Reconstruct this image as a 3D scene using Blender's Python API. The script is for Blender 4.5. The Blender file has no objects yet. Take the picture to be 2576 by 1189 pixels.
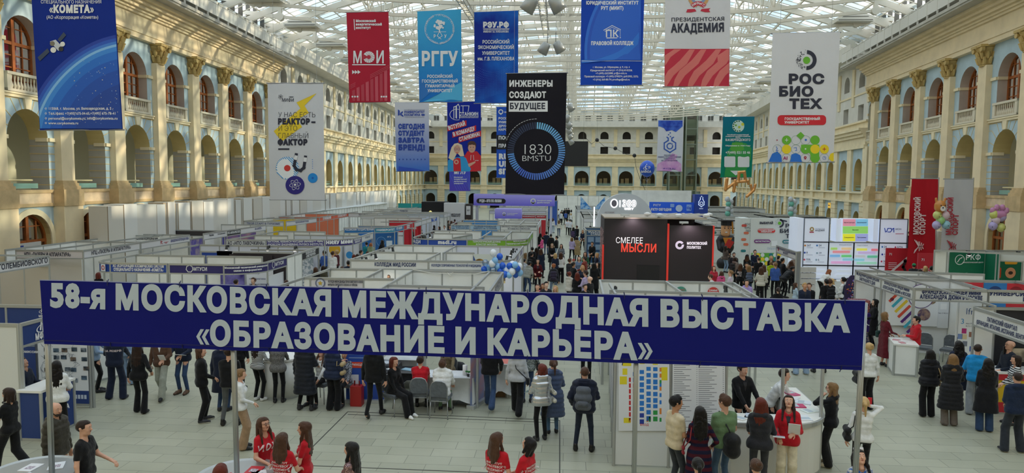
import bpy,math,random
import numpy as np
from mathutils import Vector,Matrix
from mathutils.bvhtree import BVHTree
from mathutils.geometry import delaunay_2d_cdt
random.seed(7);rng=np.random.default_rng(7)
sc=bpy.context.scene
COL=sc.collection
from math import radians as rad,cos,sin,pi,sqrt
EP='emblem_print';TP='text_print';O3=(0,0,0);AX=(1,0,0),(0,0,1)
# ------------------------------------------------------------------ camera
F,CX,CY,EYE=1780.0,1288.0,594.5,5.58
HOR,SLOPE,VPX=457.0,0.008,1425.0
PITCH=math.atan((CY-HOR)/F);ROLL=math.atan(SLOPE);YAW=math.atan((VPX-CX)/math.hypot(F,CY-HOR))
CAMROT=Matrix.Rotation(YAW,3,'Z')@Matrix.Rotation(pi/2-PITCH,3,'X')@Matrix.Rotation(ROLL,3,'Z')
cam_data=bpy.data.cameras.new('camera');cam=bpy.data.objects.new('camera',cam_data);COL.objects.link(cam)
cam_data.sensor_width=36.0;cam_data.lens=F/2576.0*36.0;cam_data.clip_end=1000
cam.matrix_world=Matrix.Translation((0,0,EYE))@CAMROT.to_4x4()
sc.camera=cam
# ------------------------------------------------------------------ light
sc.view_settings.view_transform='Standard';sc.view_settings.look='None'
sc.view_settings.gamma=1.0;sc.view_settings.use_curve_mapping=False
sc.view_settings.exposure=0.1
W=bpy.data.worlds.new('sky');sc.world=W;W.use_nodes=True
_n=W.node_tree.nodes;_l=W.node_tree.links;_n.clear()
_o=_n.new('ShaderNodeOutputWorld');_b=_n.new('ShaderNodeBackground');_l.new(_b.outputs[0],_o.inputs[0])
_tc=_n.new('ShaderNodeTexCoord');_ns=_n.new('ShaderNodeTexNoise');_ns.inputs['Scale'].default_value=4.0;_ns.inputs['Detail'].default_value=4.0
_cr=_n.new('ShaderNodeValToRGB');_cr.color_ramp.elements[0].position=0.38;_cr.color_ramp.elements[0].color=(0.72,0.86,1.0,1)
_cr.color_ramp.elements[1].position=0.62;_cr.color_ramp.elements[1].color=(1.0,0.99,0.97,1)
_l.new(_tc.outputs['Generated'],_ns.inputs['Vector']);_l.new(_ns.outputs['Fac'],_cr.inputs[0]);_l.new(_cr.outputs[0],_b.inputs['Color'])
_b.inputs['Strength'].default_value=2.35
sun_d=bpy.data.lights.new('sun','SUN');sun_d.energy=4.2;sun_d.angle=0.012;sun_d.color=(1.0,0.86,0.62)
sun=bpy.data.objects.new('sun',sun_d);COL.objects.link(sun)
SUN_DIR=Vector((-1.0,-0.34,-0.31)).normalized()
sun.rotation_euler=SUN_DIR.to_track_quat('-Z','Y').to_euler();sun.location=(40,60,60)
sc.cycles.max_bounces=5;sc.cycles.diffuse_bounces=3;sc.cycles.glossy_bounces=2;sc.cycles.transmission_bounces=3
sc.cycles.transparent_max_bounces=10;sc.cycles.sample_clamp_indirect=6.0
sc.cycles.caustics_reflective=False;sc.cycles.caustics_refractive=False
# ------------------------------------------------------------------ measuring: a photograph pixel as a point of the place
def ray(px,py):return CAMROT@Vector(((px-CX)/F,(CY-py)/F,-1.0))
def atz(px,py,z=0.0):
 d=ray(px,py);return Vector((0,0,EYE))+d*((z-EYE)/d.z)
def aty(px,py,y):
 d=ray(px,py);return Vector((0,0,EYE))+d*(y/d.y)
def atx(px,py,x):
 d=ray(px,py);return Vector((0,0,EYE))+d*(x/d.x)
# ------------------------------------------------------------------ materials
def lin(h):
 if isinstance(h,str):c=[int(h[i:i+2],16)/255.0 for i in(0,2,4)]
 else:c=[v/255.0 for v in h]
 return tuple(v/12.92 if v<=0.04045 else((v+0.055)/1.055)**2.4 for v in c)
_MATS={}
def M(h,rough=0.6,metal=0.0,kind='',k=1.0,h2=None):
 """cached material: colour hex, roughness, metal, kind of procedural detail"""
 key=(h,rough,metal,kind,k,h2)
 if key in _MATS:return _MATS[key]
 m=bpy.data.materials.new((kind or 'paint')+'_'+str(h));_MATS[key]=m
 m.use_nodes=True;nt=m.node_tree;b=nt.nodes['Principled BSDF'];c=lin(h)
 b.inputs['Base Color'].default_value=(*c,1);b.inputs['Roughness'].default_value=rough;b.inputs['Metallic'].default_value=metal
 N=nt.nodes.new;Lk=nt.links.new
 def coord(out='Object'):return N('ShaderNodeTexCoord').outputs[out]
 def noise(scale,detail=3.0,src=None):
  n=N('ShaderNodeTexNoise');n.inputs['Scale'].default_value=scale;n.inputs['Detail'].default_value=detail
  Lk(src or coord(),n.inputs['Vector']);return n.outputs['Fac']
 def ramp(fac,stops):
  r=N('ShaderNodeValToRGB');e=r.color_ramp.elements
  while len(e)<len(stops):e.new(0.5)
  for q,(p,col)in zip(e,stops):q.position=p;q.color=(*col,1)
  Lk(fac,r.inputs[0]);return r
 def tocol(sock):Lk(sock,b.inputs['Base Color'])
 def bump(sock,s,d=0.02):
  n=N('ShaderNodeBump');n.inputs['Strength'].default_value=s;n.inputs['Distance'].default_value=d
  Lk(sock,n.inputs['Height']);Lk(n.outputs[0],b.inputs['Normal'])
 dk=tuple(v*0.86 for v in c);lt=tuple(min(1,v*1.1+0.004)for v in c)
 if kind in('cloth','banner','gradz','stripes','mottle','printmix'):b.inputs['Specular IOR Level'].default_value=0.15
 if kind=='cloth':
  tocol(ramp(noise(9*k),[(0.3,dk),(0.7,lt)]).outputs[0]);bump(noise(14*k,4),0.5,0.03);b.inputs['Sheen Weight'].default_value=0.15
 elif kind=='stripes':
  w=N('ShaderNodeTexWave');w.bands_direction='Z';w.inputs['Scale'].default_value=k;w.inputs['Distortion'].default_value=0.6;Lk(coord(),w.inputs['Vector'])
  r=ramp(w.outputs['Fac'],[(0.45,c),(0.52,lin(h2))]);tocol(r.outputs[0])
 elif kind=='mottle':
  r=ramp(noise(26*k,2),[(0.42,c),(0.58,lin(h2))]);tocol(r.outputs[0])
 elif kind=='spots':
  v=N('ShaderNodeTexVoronoi');v.inputs['Scale'].default_value=k;Lk(coord(),v.inputs['Vector'])
  r=ramp(v.outputs['Distance'],[(0.17,lin(h2)),(0.2,c)]);tocol(r.outputs[0])
 elif kind=='banner':
  bump(noise(1.6,3),0.35,0.05);tocol(ramp(noise(0.8),[(0.3,tuple(v*.95 for v in c)),(0.7,c)]).outputs[0])
 elif kind=='gradz':
  s=N('ShaderNodeSeparateXYZ');Lk(coord('Generated'),s.inputs[0])
  tocol(ramp(s.outputs['Z'],[(0.05,c),(0.9,lin(h2))]).outputs[0]);bump(noise(1.6,3),0.3,0.05)
 elif kind=='printmix':
  n=noise(k,5);tocol(ramp(n,[(0.4,c),(0.62,lin(h2))]).outputs[0])
 elif kind=='wall':
  tocol(ramp(noise(1.1,6),[(0.3,tuple(v*.93 for v in c)),(0.7,lt)]).outputs[0])
 elif kind=='stone':
  tocol(ramp(noise(2.2,8),[(0.3,tuple(v*.8 for v in c)),(0.7,lt)]).outputs[0]);bump(noise(20,6),0.25,0.02)
 elif kind=='wood':
  w=noise(3,6);tocol(ramp(w,[(0.3,tuple(v*.75 for v in c)),(0.7,lt)]).outputs[0])
 elif kind=='glow':
  b.inputs['Emission Color'].default_value=(*c,1);b.inputs['Emission Strength'].default_value=k
 elif kind=='glass':
  nt.nodes.remove(b);o=nt.nodes['Material Output'];t=N('ShaderNodeBsdfTransparent');t.inputs[0].default_value=(*c,1)
  g=N('ShaderNodeBsdfGlossy');g.inputs['Roughness'].default_value=rough;x=N('ShaderNodeMixShader');x.inputs[0].default_value=k
  Lk(t.outputs[0],x.inputs[1]);Lk(g.outputs[0],x.inputs[2]);Lk(x.outputs[0],o.inputs[0])
 return m
ALU=M('b4b6b4',0.38,0.55);PANEL=M('ebebe7',0.55,0,'wall');BLACK=M('17171a',0.5)
# ------------------------------------------------------------------ mesh builder
class MB:
 def __init__(s):s.v=[];s.f=[];s.m=[];s.X=None
 def add(s,vs,fs,mi=0):
  o=len(s.v);X=s.X
  s.v.extend([tuple(X@Vector(p))for p in vs]if X is not None else[tuple(p)for p in vs])
  s.f.extend([tuple(i+o for i in f)for f in fs]);s.m.extend([mi]*len(fs));return s
 def box(s,a,b,mi=0):
  x0,y0,z0=a;x1,y1,z1=b
  return s.add([(x0,y0,z0),(x1,y0,z0),(x1,y1,z0),(x0,y1,z0),(x0,y0,z1),(x1,y0,z1),(x1,y1,z1),(x0,y1,z1)],[(0,3,2,1),(4,5,6,7),(0,1,5,4),(1,2,6,5),(2,3,7,6),(3,0,4,7)],mi)
 def quad(s,a,b,c,d,mi=0):return s.add([a,b,c,d],[(0,1,2,3)],mi)
 def bar(s,p,q,w,h=None,mi=0,up=(0,0,1)):
  p=Vector(p);q=Vector(q);h=h or w;d=(q-p).normalized();u=Vector(up)
  if abs(d.dot(u))>0.99:u=Vector((0,1,0))
  r=d.cross(u).normalized()*(w/2);t=r.cross(d).normalized()*(h/2)
  return s.add([p-r-t,p+r-t,p+r+t,p-r+t,q-r-t,q+r-t,q+r+t,q-r+t],[(0,3,2,1),(4,5,6,7),(0,1,5,4),(1,2,6,5),(2,3,7,6),(3,0,4,7)],mi)
 def tube(s,pts,r,n=8,mi=0,cap=True):
  pts=[Vector(p)for p in pts];R=r if hasattr(r,'__len__')else[r]*len(pts);vs=[];fs=[]
  u=None
  for i,p in enumerate(pts):
   d=(pts[min(i+1,len(pts)-1)]-pts[max(i-1,0)])
   d=d.normalized()if d.length>1e-9 else Vector((0,0,1))
   if u is None:u=d.orthogonal().normalized()
   u=(u-d*u.dot(d));u=u.normalized()if u.length>1e-6 else d.orthogonal().normalized();w=d.cross(u)
   for k in range(n):
    a=2*pi*k/n;vs.append(p+(u*cos(a)+w*sin(a))*R[i])
  for i in range(len(pts)-1):
   for k in range(n):fs.append((i*n+k,i*n+(k+1)%n,(i+1)*n+(k+1)%n,(i+1)*n+k))
  if cap:fs.append(tuple(range(n-1,-1,-1)));fs.append(tuple((len(pts)-1)*n+k for k in range(n)))
  return s.add(vs,fs,mi)
 def lathe(s,prof,c=(0,0,0),n=16,mi=0,axis='Z'):
  vs=[];fs=[]
  for r,z in prof:
   for k in range(n):
    a=2*pi*k/n;x,y=r*cos(a),r*sin(a)
    p=(x,y,z)if axis=='Z' else((x,z,y)if axis=='Y' else(z,x,y))
    vs.append((p[0]+c[0],p[1]+c[1],p[2]+c[2]))
  for i in range(len(prof)-1):
   for k in range(n):fs.append((i*n+k,i*n+(k+1)%n,(i+1)*n+(k+1)%n,(i+1)*n+k))
  fs.append(tuple(range(n-1,-1,-1)));fs.append(tuple((len(prof)-1)*n+k for k in range(n)))
  return s.add(vs,fs,mi)
 def ball(s,c,r,n=14,mi=0,sz=1.0):
  pr=[(max(1e-4,r*sin(pi*i/(n//2+1))),-r*sz*cos(pi*i/(n//2+1)))for i in range(n//2+2)]
  return s.lathe(pr,c,n,mi)
 def prism(s,poly,y0,y1,mi=0):
  n=len(poly);vs=[(x,y0,z)for x,z in poly]+[(x,y1,z)for x,z in poly]
  fs=[tuple(range(n)),tuple(range(2*n-1,n-1,-1))]+[(i,i+n,(i+1)%n+n,(i+1)%n)for i in range(n)]
  return s.add(vs,fs,mi)
 def mesh(s,name,mats,smooth=False):
  me=bpy.data.meshes.new(name);me.from_pydata(s.v,[],s.f)
  for m in(mats if isinstance(mats,(list,tuple))else[mats]):me.materials.append(m)
  if s.m and max(s.m)>0:me.polygons.foreach_set('material_index',s.m)
  if smooth:me.polygons.foreach_set('use_smooth',[True]*len(s.f))
  me.update();return me
 def build(s,name,mats,parent=None,smooth=False,loc=None):
  return link(name,s.mesh(name,mats,smooth),parent,loc)
def link(name,me,parent=None,loc=None):
 o=bpy.data.objects.new(name,me);COL.objects.link(o)
 if parent is not None:o.parent=parent
 if loc is not None:o.location=loc
 return o
def tag(o,label,cat,group=None):
 o['label']=label;o['category']=cat
 if group:o['group']=group
 return o
def thing(name,label,cat,loc=(0,0,0),rz=0.0,group=None):
 o=bpy.data.objects.new(name,None);COL.objects.link(o);o.location=loc;o.rotation_euler=(0,0,rz);o.empty_display_size=0.2
 return tag(o,label,cat,group)
def struct(o):o['kind']='structure';return o
def dup(root,loc=None,rz=None,label=None,group=None):
 r=root.copy();COL.objects.link(r)
 if loc is not None:r.location=loc
 if rz is not None:r.rotation_euler=(0,0,rz)
 if label:r['label']=label
 if group:r['group']=group
 for ch in list(root.children):
  c=ch.copy();COL.objects.link(c);c.parent=r
  for g in list(ch.children):
   d=g.copy();COL.objects.link(d);d.parent=c
 return r
# ------------------------------------------------------------------ lettering: glyph outlines of Blender's own font, filled by winding number
_GL={}
_fc=bpy.data.curves.new('glyph','FONT');_fo=bpy.data.objects.new('glyph',_fc);COL.objects.link(_fo)
_fc.fill_mode='NONE';_fc.resolution_u=3
def _outline(t):
 _fc.body=t;bpy.context.view_layer.update();dg=bpy.context.evaluated_depsgraph_get()
 me=bpy.data.meshes.new_from_object(_fo.evaluated_get(dg));vs=[v.co.xy.copy()for v in me.vertices]
 nx={e.vertices[0]:e.vertices[1]for e in me.edges}
 for e in me.edges:
  if e.vertices[0]not in nx:nx[e.vertices[0]]=e.vertices[1]
 loops=[];seen=set();adj={}
 for e in me.edges:a,b=e.vertices;adj.setdefault(a,[]).append(b);adj.setdefault(b,[]).append(a)
 for s0 in range(len(vs)):
  if s0 in seen or s0 not in adj:continue
  lp=[s0];seen.add(s0);cur=s0
  nxt=s0+1 if(s0+1)in adj[s0]else adj[s0][0]
  while nxt not in seen:
   lp.append(nxt);seen.add(nxt);cand=[q for q in adj[nxt]if q not in seen]
   cur=nxt
   if not cand:break
   nxt=cand[0]
  if len(lp)>2:loops.append([vs[i]for i in lp])
 bpy.data.meshes.remove(me);return loops
_fo.hide_render=True
def _area(lp):return 0.5*sum(lp[i].x*lp[(i+1)%len(lp)].y-lp[(i+1)%len(lp)].x*lp[i].y for i in range(len(lp)))
_CB={}
def _contours(ch):
 if ch not in _CB:
  a=_outline(ch+'I');n=len(_outline('I'));b=a[:-n]if n else a;adv=min(p.x for p in a[-1])-min(p.x for p in _outline('I')[0])
  _CB[ch]=(b,adv)
 return _CB[ch]
def glyph(ch,bold):
 key=(ch,bold)
 if key in _GL:return _GL[key]
 if ch==' ':_GL[key]=([],[],0.27);return _GL[key]
 lps,adv=_contours(ch);out=[]
 if ch in '«»':bold*=.3
 big=max(lps,key=lambda l:abs(_area(l)))if lps else None
 sgn=1 if big is not None and _area(big)>0 else-1
 for lp in lps:
  p=[q for i,q in enumerate(lp)if(q-lp[i-1]).length>1e-5];n=len(p);q2=[]
  for i in range(n):
   d1=(p[i]-p[i-1]).normalized();d2=(p[(i+1)%n]-p[i]).normalized()
   nn=Vector((d1.y+d2.y,-d1.x-d2.x));L=nn.length
   if L<1e-4:q2.append(p[i]);continue
   nn/=L;c=max(0.5,nn.dot(Vector((d1.y,-d1.x))));q2.append(p[i]+nn*(sgn*bold/c))
  out.append(q2)
 if not out:_GL[key]=([],[],adv);return _GL[key]
 V=[];Fc=[]
 for lp in out:Fc.append(list(range(len(V),len(V)+len(lp))));V+=lp
 r=delaunay_2d_cdt(V,[],Fc,0,1e-6);fs=[]
 A=np.concatenate([np.array([q[:]for q in lp])for lp in out]);Bn=np.concatenate([np.roll(np.array([q[:]for q in lp]),-1,0)for lp in out])
 for f in r[2]:
  c=sum((r[0][i]for i in f),Vector((0,0)))/len(f);ya,yb=A[:,1]-c.y,Bn[:,1]-c.y
  side=(Bn[:,0]-A[:,0])*(c.y-A[:,1])-(c.x-A[:,0])*(Bn[:,1]-A[:,1])
  if int(((ya<=0)&(yb>0)&(side>0)).sum()-((ya>0)&(yb<=0)&(side<0)).sum())!=0:fs.append(tuple(f))
 _GL[key]=([(v.x,v.y)for v in r[0]],fs,adv+bold*1.2);return _GL[key]
def text2d(t,size,bold=0.0,sx=1.0,align='C',sp=0.0):
 """flat lettering in x,y; size is the height of a capital letter"""
 k=size/0.70;x=0.0;V=[];Fc=[]
 for ch in t:
  gv,gf,adv=glyph(ch,bold);o=len(V)
  V+=[(x+a*k*sx,b*k)for a,b in gv];Fc+=[tuple(i+o for i in f)for f in gf];x+=(adv+sp)*k*sx
 off={'C':-x/2,'L':0.0,'R':-x}[align]
 return[(a+off,b)for a,b in V],Fc,x
class Sign:
 """artwork lying on a plane: u to the right, v up; collects flat shapes by colour, each colour one part"""
 def __init__(s,origin,u,v,out=0.004):s.o=Vector(origin);s.u=Vector(u).normalized();s.v=Vector(v).normalized();s.n=s.u.cross(s.v).normalized();s.out=out;s.c={};s.k=0;s.warp=None
 def _put(s,V,Fc,mat,name,lift=1):
  mb=s.c.setdefault((name,mat.name),(MB(),mat))[0];o=s.out*(.8+.2*lift)
  P=[]
  for a,b in V:
   w=s.warp(a,b)if s.warp else None
   P.append((s.o+s.u*a+s.v*b+s.n*o)if w is None else(Vector(w[0])+Vector(w[1])*o))
  mb.add(P,Fc)
 def text(s,t,x,y,size,mat,bold=0.03,sx=1.0,align='C',width=None,sp=0.0,rot=0.0,name='lettering',lift=2):
  V,Fc,w=text2d(t,size,bold,sx,align,sp)
  if width and w>1e-6:
   q=width/w;V=[(a*q,b)for a,b in V]
  if rot:c,n_=cos(rot),sin(rot);V=[(a*c-b*n_,a*n_+b*c)for a,b in V]
  s._put([(a+x,b+y)for a,b in V],Fc,mat,name,lift);return s
 def rect(s,x0,y0,x1,y1,mat,name='print',lift=1,nx=1,ny=1):
  V=[];Fc=[]
  if s.warp and abs(x1-x0)>12:nx,ny=max(nx,int(abs(x1-x0)/5)),max(ny,int(abs(y1-y0)/6),1)
  for j in range(ny+1):
   for i in range(nx+1):V.append((x0+(x1-x0)*i/nx,y0+(y1-y0)*j/ny))
  for j in range(ny):
   for i in range(nx):a=j*(nx+1)+i;Fc.append((a,a+1,a+nx+2,a+nx+1))
  s._put(V,Fc,mat,name,lift);return s
 def poly(s,pts,mat,name='print',lift=1):
  if len(pts)<3:return s
  if _area([Vector(p)for p in pts])<0:pts=pts[::-1]
  ext=[];xs,ys_=[p[0]for p in pts],[p[1]for p in pts]
  if s.warp and max(xs)-min(xs)>12:ext=[Vector((x+.013,y+.017))for x in np.arange(min(xs),max(xs),5.0)for y in np.arange(min(ys_),max(ys_),6.0)]
  r=delaunay_2d_cdt([Vector(p)for p in pts]+ext,[],[list(range(len(pts)))],1,1e-6)
  s._put([(v.x,v.y)for v in r[0]],[tuple(f)for f in r[2]],mat,name,lift);return s
 def disc(s,x,y,r,mat,name='print',lift=1,ry=None,n=28,a0=0,a1=360):
  ry=ry or r;pts=[(x+r*cos(rad(a0+(a1-a0)*i/n)),y+ry*sin(rad(a0+(a1-a0)*i/n)))for i in range(n+(a1-a0<360))]
  if a1-a0<360:pts.append((x,y))
  return s.poly(pts,mat,name,lift)
 def ring(s,x,y,r,w,mat,name='print',lift=1,a0=0,a1=360,n=40,ry=1.0,rot=0.0):
  V=[];Fc=[];cr,sr=cos(rot),sin(rot)
  for i in range(n+1):
   a=rad(a0+(a1-a0)*i/n)
   for q in(r-w/2,r+w/2):ex,ey=q*cos(a),q*sin(a)*ry;V.append((x+ex*cr-ey*sr,y+ex*sr+ey*cr))
  for i in range(n):Fc.append((2*i,2*i+1,2*i+3,2*i+2))
  s._put(V,Fc,mat,name,lift);return s
 def line(s,pts,w,mat,name='print',lift=1):
  for(a,b),(c,d)in zip(pts,pts[1:]):
   L=math.hypot(c-a,d-b)or 1;nx,ny=-(d-b)/L*w/2,(c-a)/L*w/2;ex,ey=(c-a)/L*w/2,(d-b)/L*w/2
   s._put([(a+nx-ex,b+ny-ey),(a-nx-ex,b-ny-ey),(c-nx+ex,d-ny+ey),(c+nx+ex,d+ny+ey)],[(0,1,2,3)],mat,name,lift)
  return s
 def pill(s,x0,y0,x1,y1,mat,name='print',lift=1,r=None):
  r=min(r or 9,(y1-y0)/2,(x1-x0)/2);pts=[]
  for cx_,cy_,a in((x1-r,y1-r,0),(x0+r,y1-r,90),(x0+r,y0+r,180),(x1-r,y0+r,270)):
   pts+=[(cx_+r*cos(rad(a+q)),cy_+r*sin(rad(a+q)))for q in(0,22.5,45,67.5,90)]
  return s.poly(pts,mat,name,lift)
 def build(s,parent):
  for(name,_),(mb,mat)in s.c.items():mb.build(name,mat,parent)
WHITE=M('e8e8ea',0.6);NAVY=M('1d2a5c',0.6);INK=M('26283a',0.6)

# ------------------------------------------------------------------ the hall: floor, facades, roof
BLUE=M('b4c8cf',0.7,0,'wall');CREAM=M('e9d5ae',0.7,0,'wall');PALE=M('ecdcb6',0.7,0,'wall');STONE=M('cfb283',0.75,0,'stone');PINK=M('e0c7a4',0.75,0,'stone')
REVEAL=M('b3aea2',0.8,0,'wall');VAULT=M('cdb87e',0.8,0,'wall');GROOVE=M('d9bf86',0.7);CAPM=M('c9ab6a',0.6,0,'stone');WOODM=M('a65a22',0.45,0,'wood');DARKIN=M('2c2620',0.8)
WHITEP=M('dad6cb',0.5,0,'wall');GREYP=M('b9b4a8',0.5,0,'wall');STEEL=M('d9d0ba',0.45,0.1);DUCT=M('d8d3c4',0.45,0.1)
WPANE=M('5b5a52',0.04,0,'glass',0.55);FROST=M('8fb3a6',0.3,0,'glass',0.25)
fl=bpy.data.materials.new('floor_tiles');fl.use_nodes=True;_nt=fl.node_tree;_p=_nt.nodes['Principled BSDF'];_p.inputs['Roughness'].default_value=0.38
_t=_nt.nodes.new('ShaderNodeTexCoord');_br=_nt.nodes.new('ShaderNodeTexBrick');_br.offset=0.5;_br.inputs['Scale'].default_value=1.0
_br.inputs['Brick Width'].default_value=0.9;_br.inputs['Row Height'].default_value=0.42;_br.inputs['Mortar Size'].default_value=0.006;_br.inputs['Bias'].default_value=-0.2
_br.inputs['Color1'].default_value=(*lin('b7b6a2'),1);_br.inputs['Color2'].default_value=(*lin('a9a996'),1);_br.inputs['Mortar'].default_value=(*lin('7f7f70'),1)
_nz=_nt.nodes.new('ShaderNodeTexNoise');_nz.inputs['Scale'].default_value=0.7;_nz.inputs['Detail'].default_value=8
_mx=_nt.nodes.new('ShaderNodeMix');_mx.data_type='RGBA';_mx.blend_type='MULTIPLY';_mx.inputs[0].default_value=0.5
_rr=_nt.nodes.new('ShaderNodeValToRGB');_rr.color_ramp.elements[0].position=0.3;_rr.color_ramp.elements[0].color=(0.72,0.73,0.66,1);_rr.color_ramp.elements[1].position=0.7
_nt.links.new(_t.outputs['Object'],_br.inputs[0]);_nt.links.new(_t.outputs['Object'],_nz.inputs[0]);_nt.links.new(_nz.outputs['Fac'],_rr.inputs[0])
_nt.links.new(_br.outputs['Color'],_mx.inputs[6]);_nt.links.new(_rr.outputs[0],_mx.inputs[7]);_nt.links.new(_mx.outputs[2],_p.inputs['Base Color'])
f_=struct(MB().box((-45,-12,-0.3),(50,156,0)).build('floor',fl))
mb=MB();mm=M('4c4b45',0.6)
for a,b in(((875,1035),(1408,1057)),((1408,1057),(1408,1189)),((875,1035),(770,1140)),((640,1165),(1240,1189)),((875,1042),(1400,1063))):
 p,q=atz(*a),atz(*b);p.z=q.z=0.003;mb.bar(p,q,0.022,0.006)
mb.build('drain_channel',mm,f_)
def frame_of(p0,dirv,inward):
 d=Vector((*dirv,0)).normalized();n=Vector((-d.y,d.x,0))
 if n.dot(Vector((*inward,0)))>0:n=-n
 X=Matrix.Identity(4)
 for i,c in enumerate((d,n,Vector((0,0,1)))):X[0][i],X[1][i],X[2][i]=c
 X.translation=Vector((*p0,0));return X
LY0,RY0=32.0,43.0
XL=frame_of((-25.4+0.0426*32,0),(-0.0426,1),(1,0));XR=frame_of((25.0-0.0857*43,0),(0.0857,1),(-1,0));XB=frame_of((-34,150),(1,0),(0,-1))
def arch_hole(mb,u0,u1,z0,z1,uc,a,zb,zs,depth,mw=0,mr=1,y=0.0,n=14,rise=1.0,vault=None):
 """a wall rectangle with an arched opening and its reveal"""
 mb.quad((u0,y,z0),(uc-a,y,z0),(uc-a,y,z1),(u0,y,z1),mw);mb.quad((uc+a,y,z0),(u1,y,z0),(u1,y,z1),(uc+a,y,z1),mw)
 if zb>z0+1e-4:mb.quad((uc-a,y,z0),(uc+a,y,z0),(uc+a,y,zb),(uc-a,y,zb),mw)
 arc=[(uc-a*cos(pi*i/n),zs+a*rise*sin(pi*i/n))for i in range(n+1)]
 for(p,q),(r,t)in zip(arc,arc[1:]):
  mb.quad((p,y,q),(r,y,t),(r,y,z1),(p,y,z1),mw)
  mb.quad((p,y,q),(p,y+depth,q),(r,y+depth,t),(r,y,t),mr if vault is None else vault)
 for u in(uc-a,uc+a):mb.quad((u,y,zb),(u,y+depth,zb),(u,y+depth,zs),(u,y,zs),mr)
 mb.quad((uc-a,y,zb),(uc+a,y,zb),(uc+a,y+depth,zb),(uc-a,y+depth,zb),mr)
def archivolt(mb,uc,a,zs,w,y0,y1,mi=0,n=14,zb=None,rise=1.0):
 pts=[(uc-cos(pi*i/n),sin(pi*i/n))for i in range(n+1)]
 for i in range(n):
  c0,s0=-cos(pi*i/n),sin(pi*i/n);c1,s1=-cos(pi*(i+1)/n),sin(pi*(i+1)/n)
  I0=(uc+a*c0,zs+a*rise*s0);O0=(uc+(a+w)*c0,zs+(a*rise+w)*s0);I1=(uc+a*c1,zs+a*rise*s1);O1=(uc+(a+w)*c1,zs+(a*rise+w)*s1)
  vs=[(p[0],y,p[1])for y in(y0,y1)for p in(I0,O0,O1,I1)]
  mb.add(vs,[(0,1,2,3),(7,6,5,4),(0,4,5,1),(1,5,6,2),(2,6,7,3),(3,7,4,0)],mi)
 if zb is not None:
  for sg in(-1,1):
   u=sorted((uc+sg*a,uc+sg*(a+w)));mb.box((u[0],y0,zb),(u[1],y1,zs),mi)
def capital_mesh():
 m=MB();m.lathe([(0.42,0),(0.40,0.08),(0.44,0.12),(0.42,0.5),(0.5,0.85),(0.66,1.12)],(0,0,0),12)
 for row,(z,r,h,k)in enumerate(((0.12,0.42,0.42,10),(0.45,0.45,0.45,10))):
  for i in range(k):
   a=2*pi*(i+0.5*row)/k;c,s_=cos(a),sin(a)
   m.tube([(r*c,r*s_,z),((r+.08)*c,(r+.08)*s_,z+h*.55),((r+.17)*c,(r+.17)*s_,z+h*.9),((r+.22)*c,(r+.22)*s_,z+h*.78)],[0.09,0.11,0.08,0.05],6)
 for sx in(-1,1):
  for sy in(-1,1):
   c=(sx*.52,sy*.52);m.lathe([(0.02,-.1),(0.17,-.1),(0.17,.1),(0.02,.1)],(c[0],c[1],1.02),10,0,'Y')
 m.box((-.68,-.68,1.14),(.68,.68,1.3));m.ball((0,-.62,1.16),.13,8);return m.mesh('capital',CAPM)
CAPITAL=capital_mesh()
def baluster_run(mb,u0,u1,y,zb,zt,mi=0):
 mb.box((u0,y-.14,zb),(u1,y+.14,zb+.12),mi);mb.box((u0,y-.16,zt-.13),(u1,y+.16,zt),mi)
 n=max(2,int((u1-u0-.6)/.2))
 for a,b in((u0,u0+.28),(u1-.28,u1)):mb.box((a,y-.13,zb),(b,y+.13,zt),mi)
 for i in range(n):
  u=u0+.3+(u1-u0-.6)*(i+.5)/n;h=zt-zb-.25
  mb.lathe([(.05,0),(.075,h*.25),(.03,h*.6),(.055,h)],(u,y,zb+.12),6,mi)
def arched_window(name,X,uc,y,a,zb,zs,cols=4,rows=4,rise=1.0):
 """wooden arched window with its own frame and panes"""
 m=MB();m.X=X;n=14;fr=0.11
 archivolt(m,uc,a-fr,zs,fr,y-.07,y+.07,0,n,zb,rise)
 m.box((uc-a,y-.08,zs-.09),(uc+a,y+.08,zs+.06));m.box((uc-a,y-.08,zb),(uc+a,y+.08,zb+.12));m.box((uc-.09,y-.09,zb),(uc+.09,y+.09,zs+a*rise-fr))
 for i in range(1,cols):
  if i*2==cols:continue
  u=uc-a+2*a*i/cols;top=zs+sqrt(max(0,a*a-(u-uc)**2))*rise-fr;m.box((u-.03,y-.05,zb),(u+.03,y+.05,top))
 for j in range(1,rows):z=zb+(zs-zb)*j/rows;m.box((uc-a,y-.04,z-.025),(uc+a,y+.04,z+.025))
 w2=sqrt(max(0,a*a-(0.55*a)**2));m.box((uc-w2,y-.04,zs+.55*a*rise-.02),(uc+w2,y+.04,zs+.55*a*rise+.02))
 g=MB();g.X=X;pts=[(uc-a,zb),(uc+a,zb)]+[(uc+a*cos(pi*i/n),zs+a*rise*sin(pi*i/n))for i in range(n+1)]
 g.add([(p,y,q)for p,q in pts],[tuple(range(len(pts)))]);d=MB();d.X=X;d.quad((uc-a-.1,y+.8,zb-.1),(uc+a+.1,y+.8,zb-.1),(uc+a+.1,y+.8,zs+a*rise+.1),(uc-a-.1,y+.8,zs+a*rise+.1))
 o=struct(m.build(name,WOODM));g.build('pane',WPANE,o);d.build('blind',M('8d836a',0.9),o);return o
WN=0;DN=0
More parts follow.
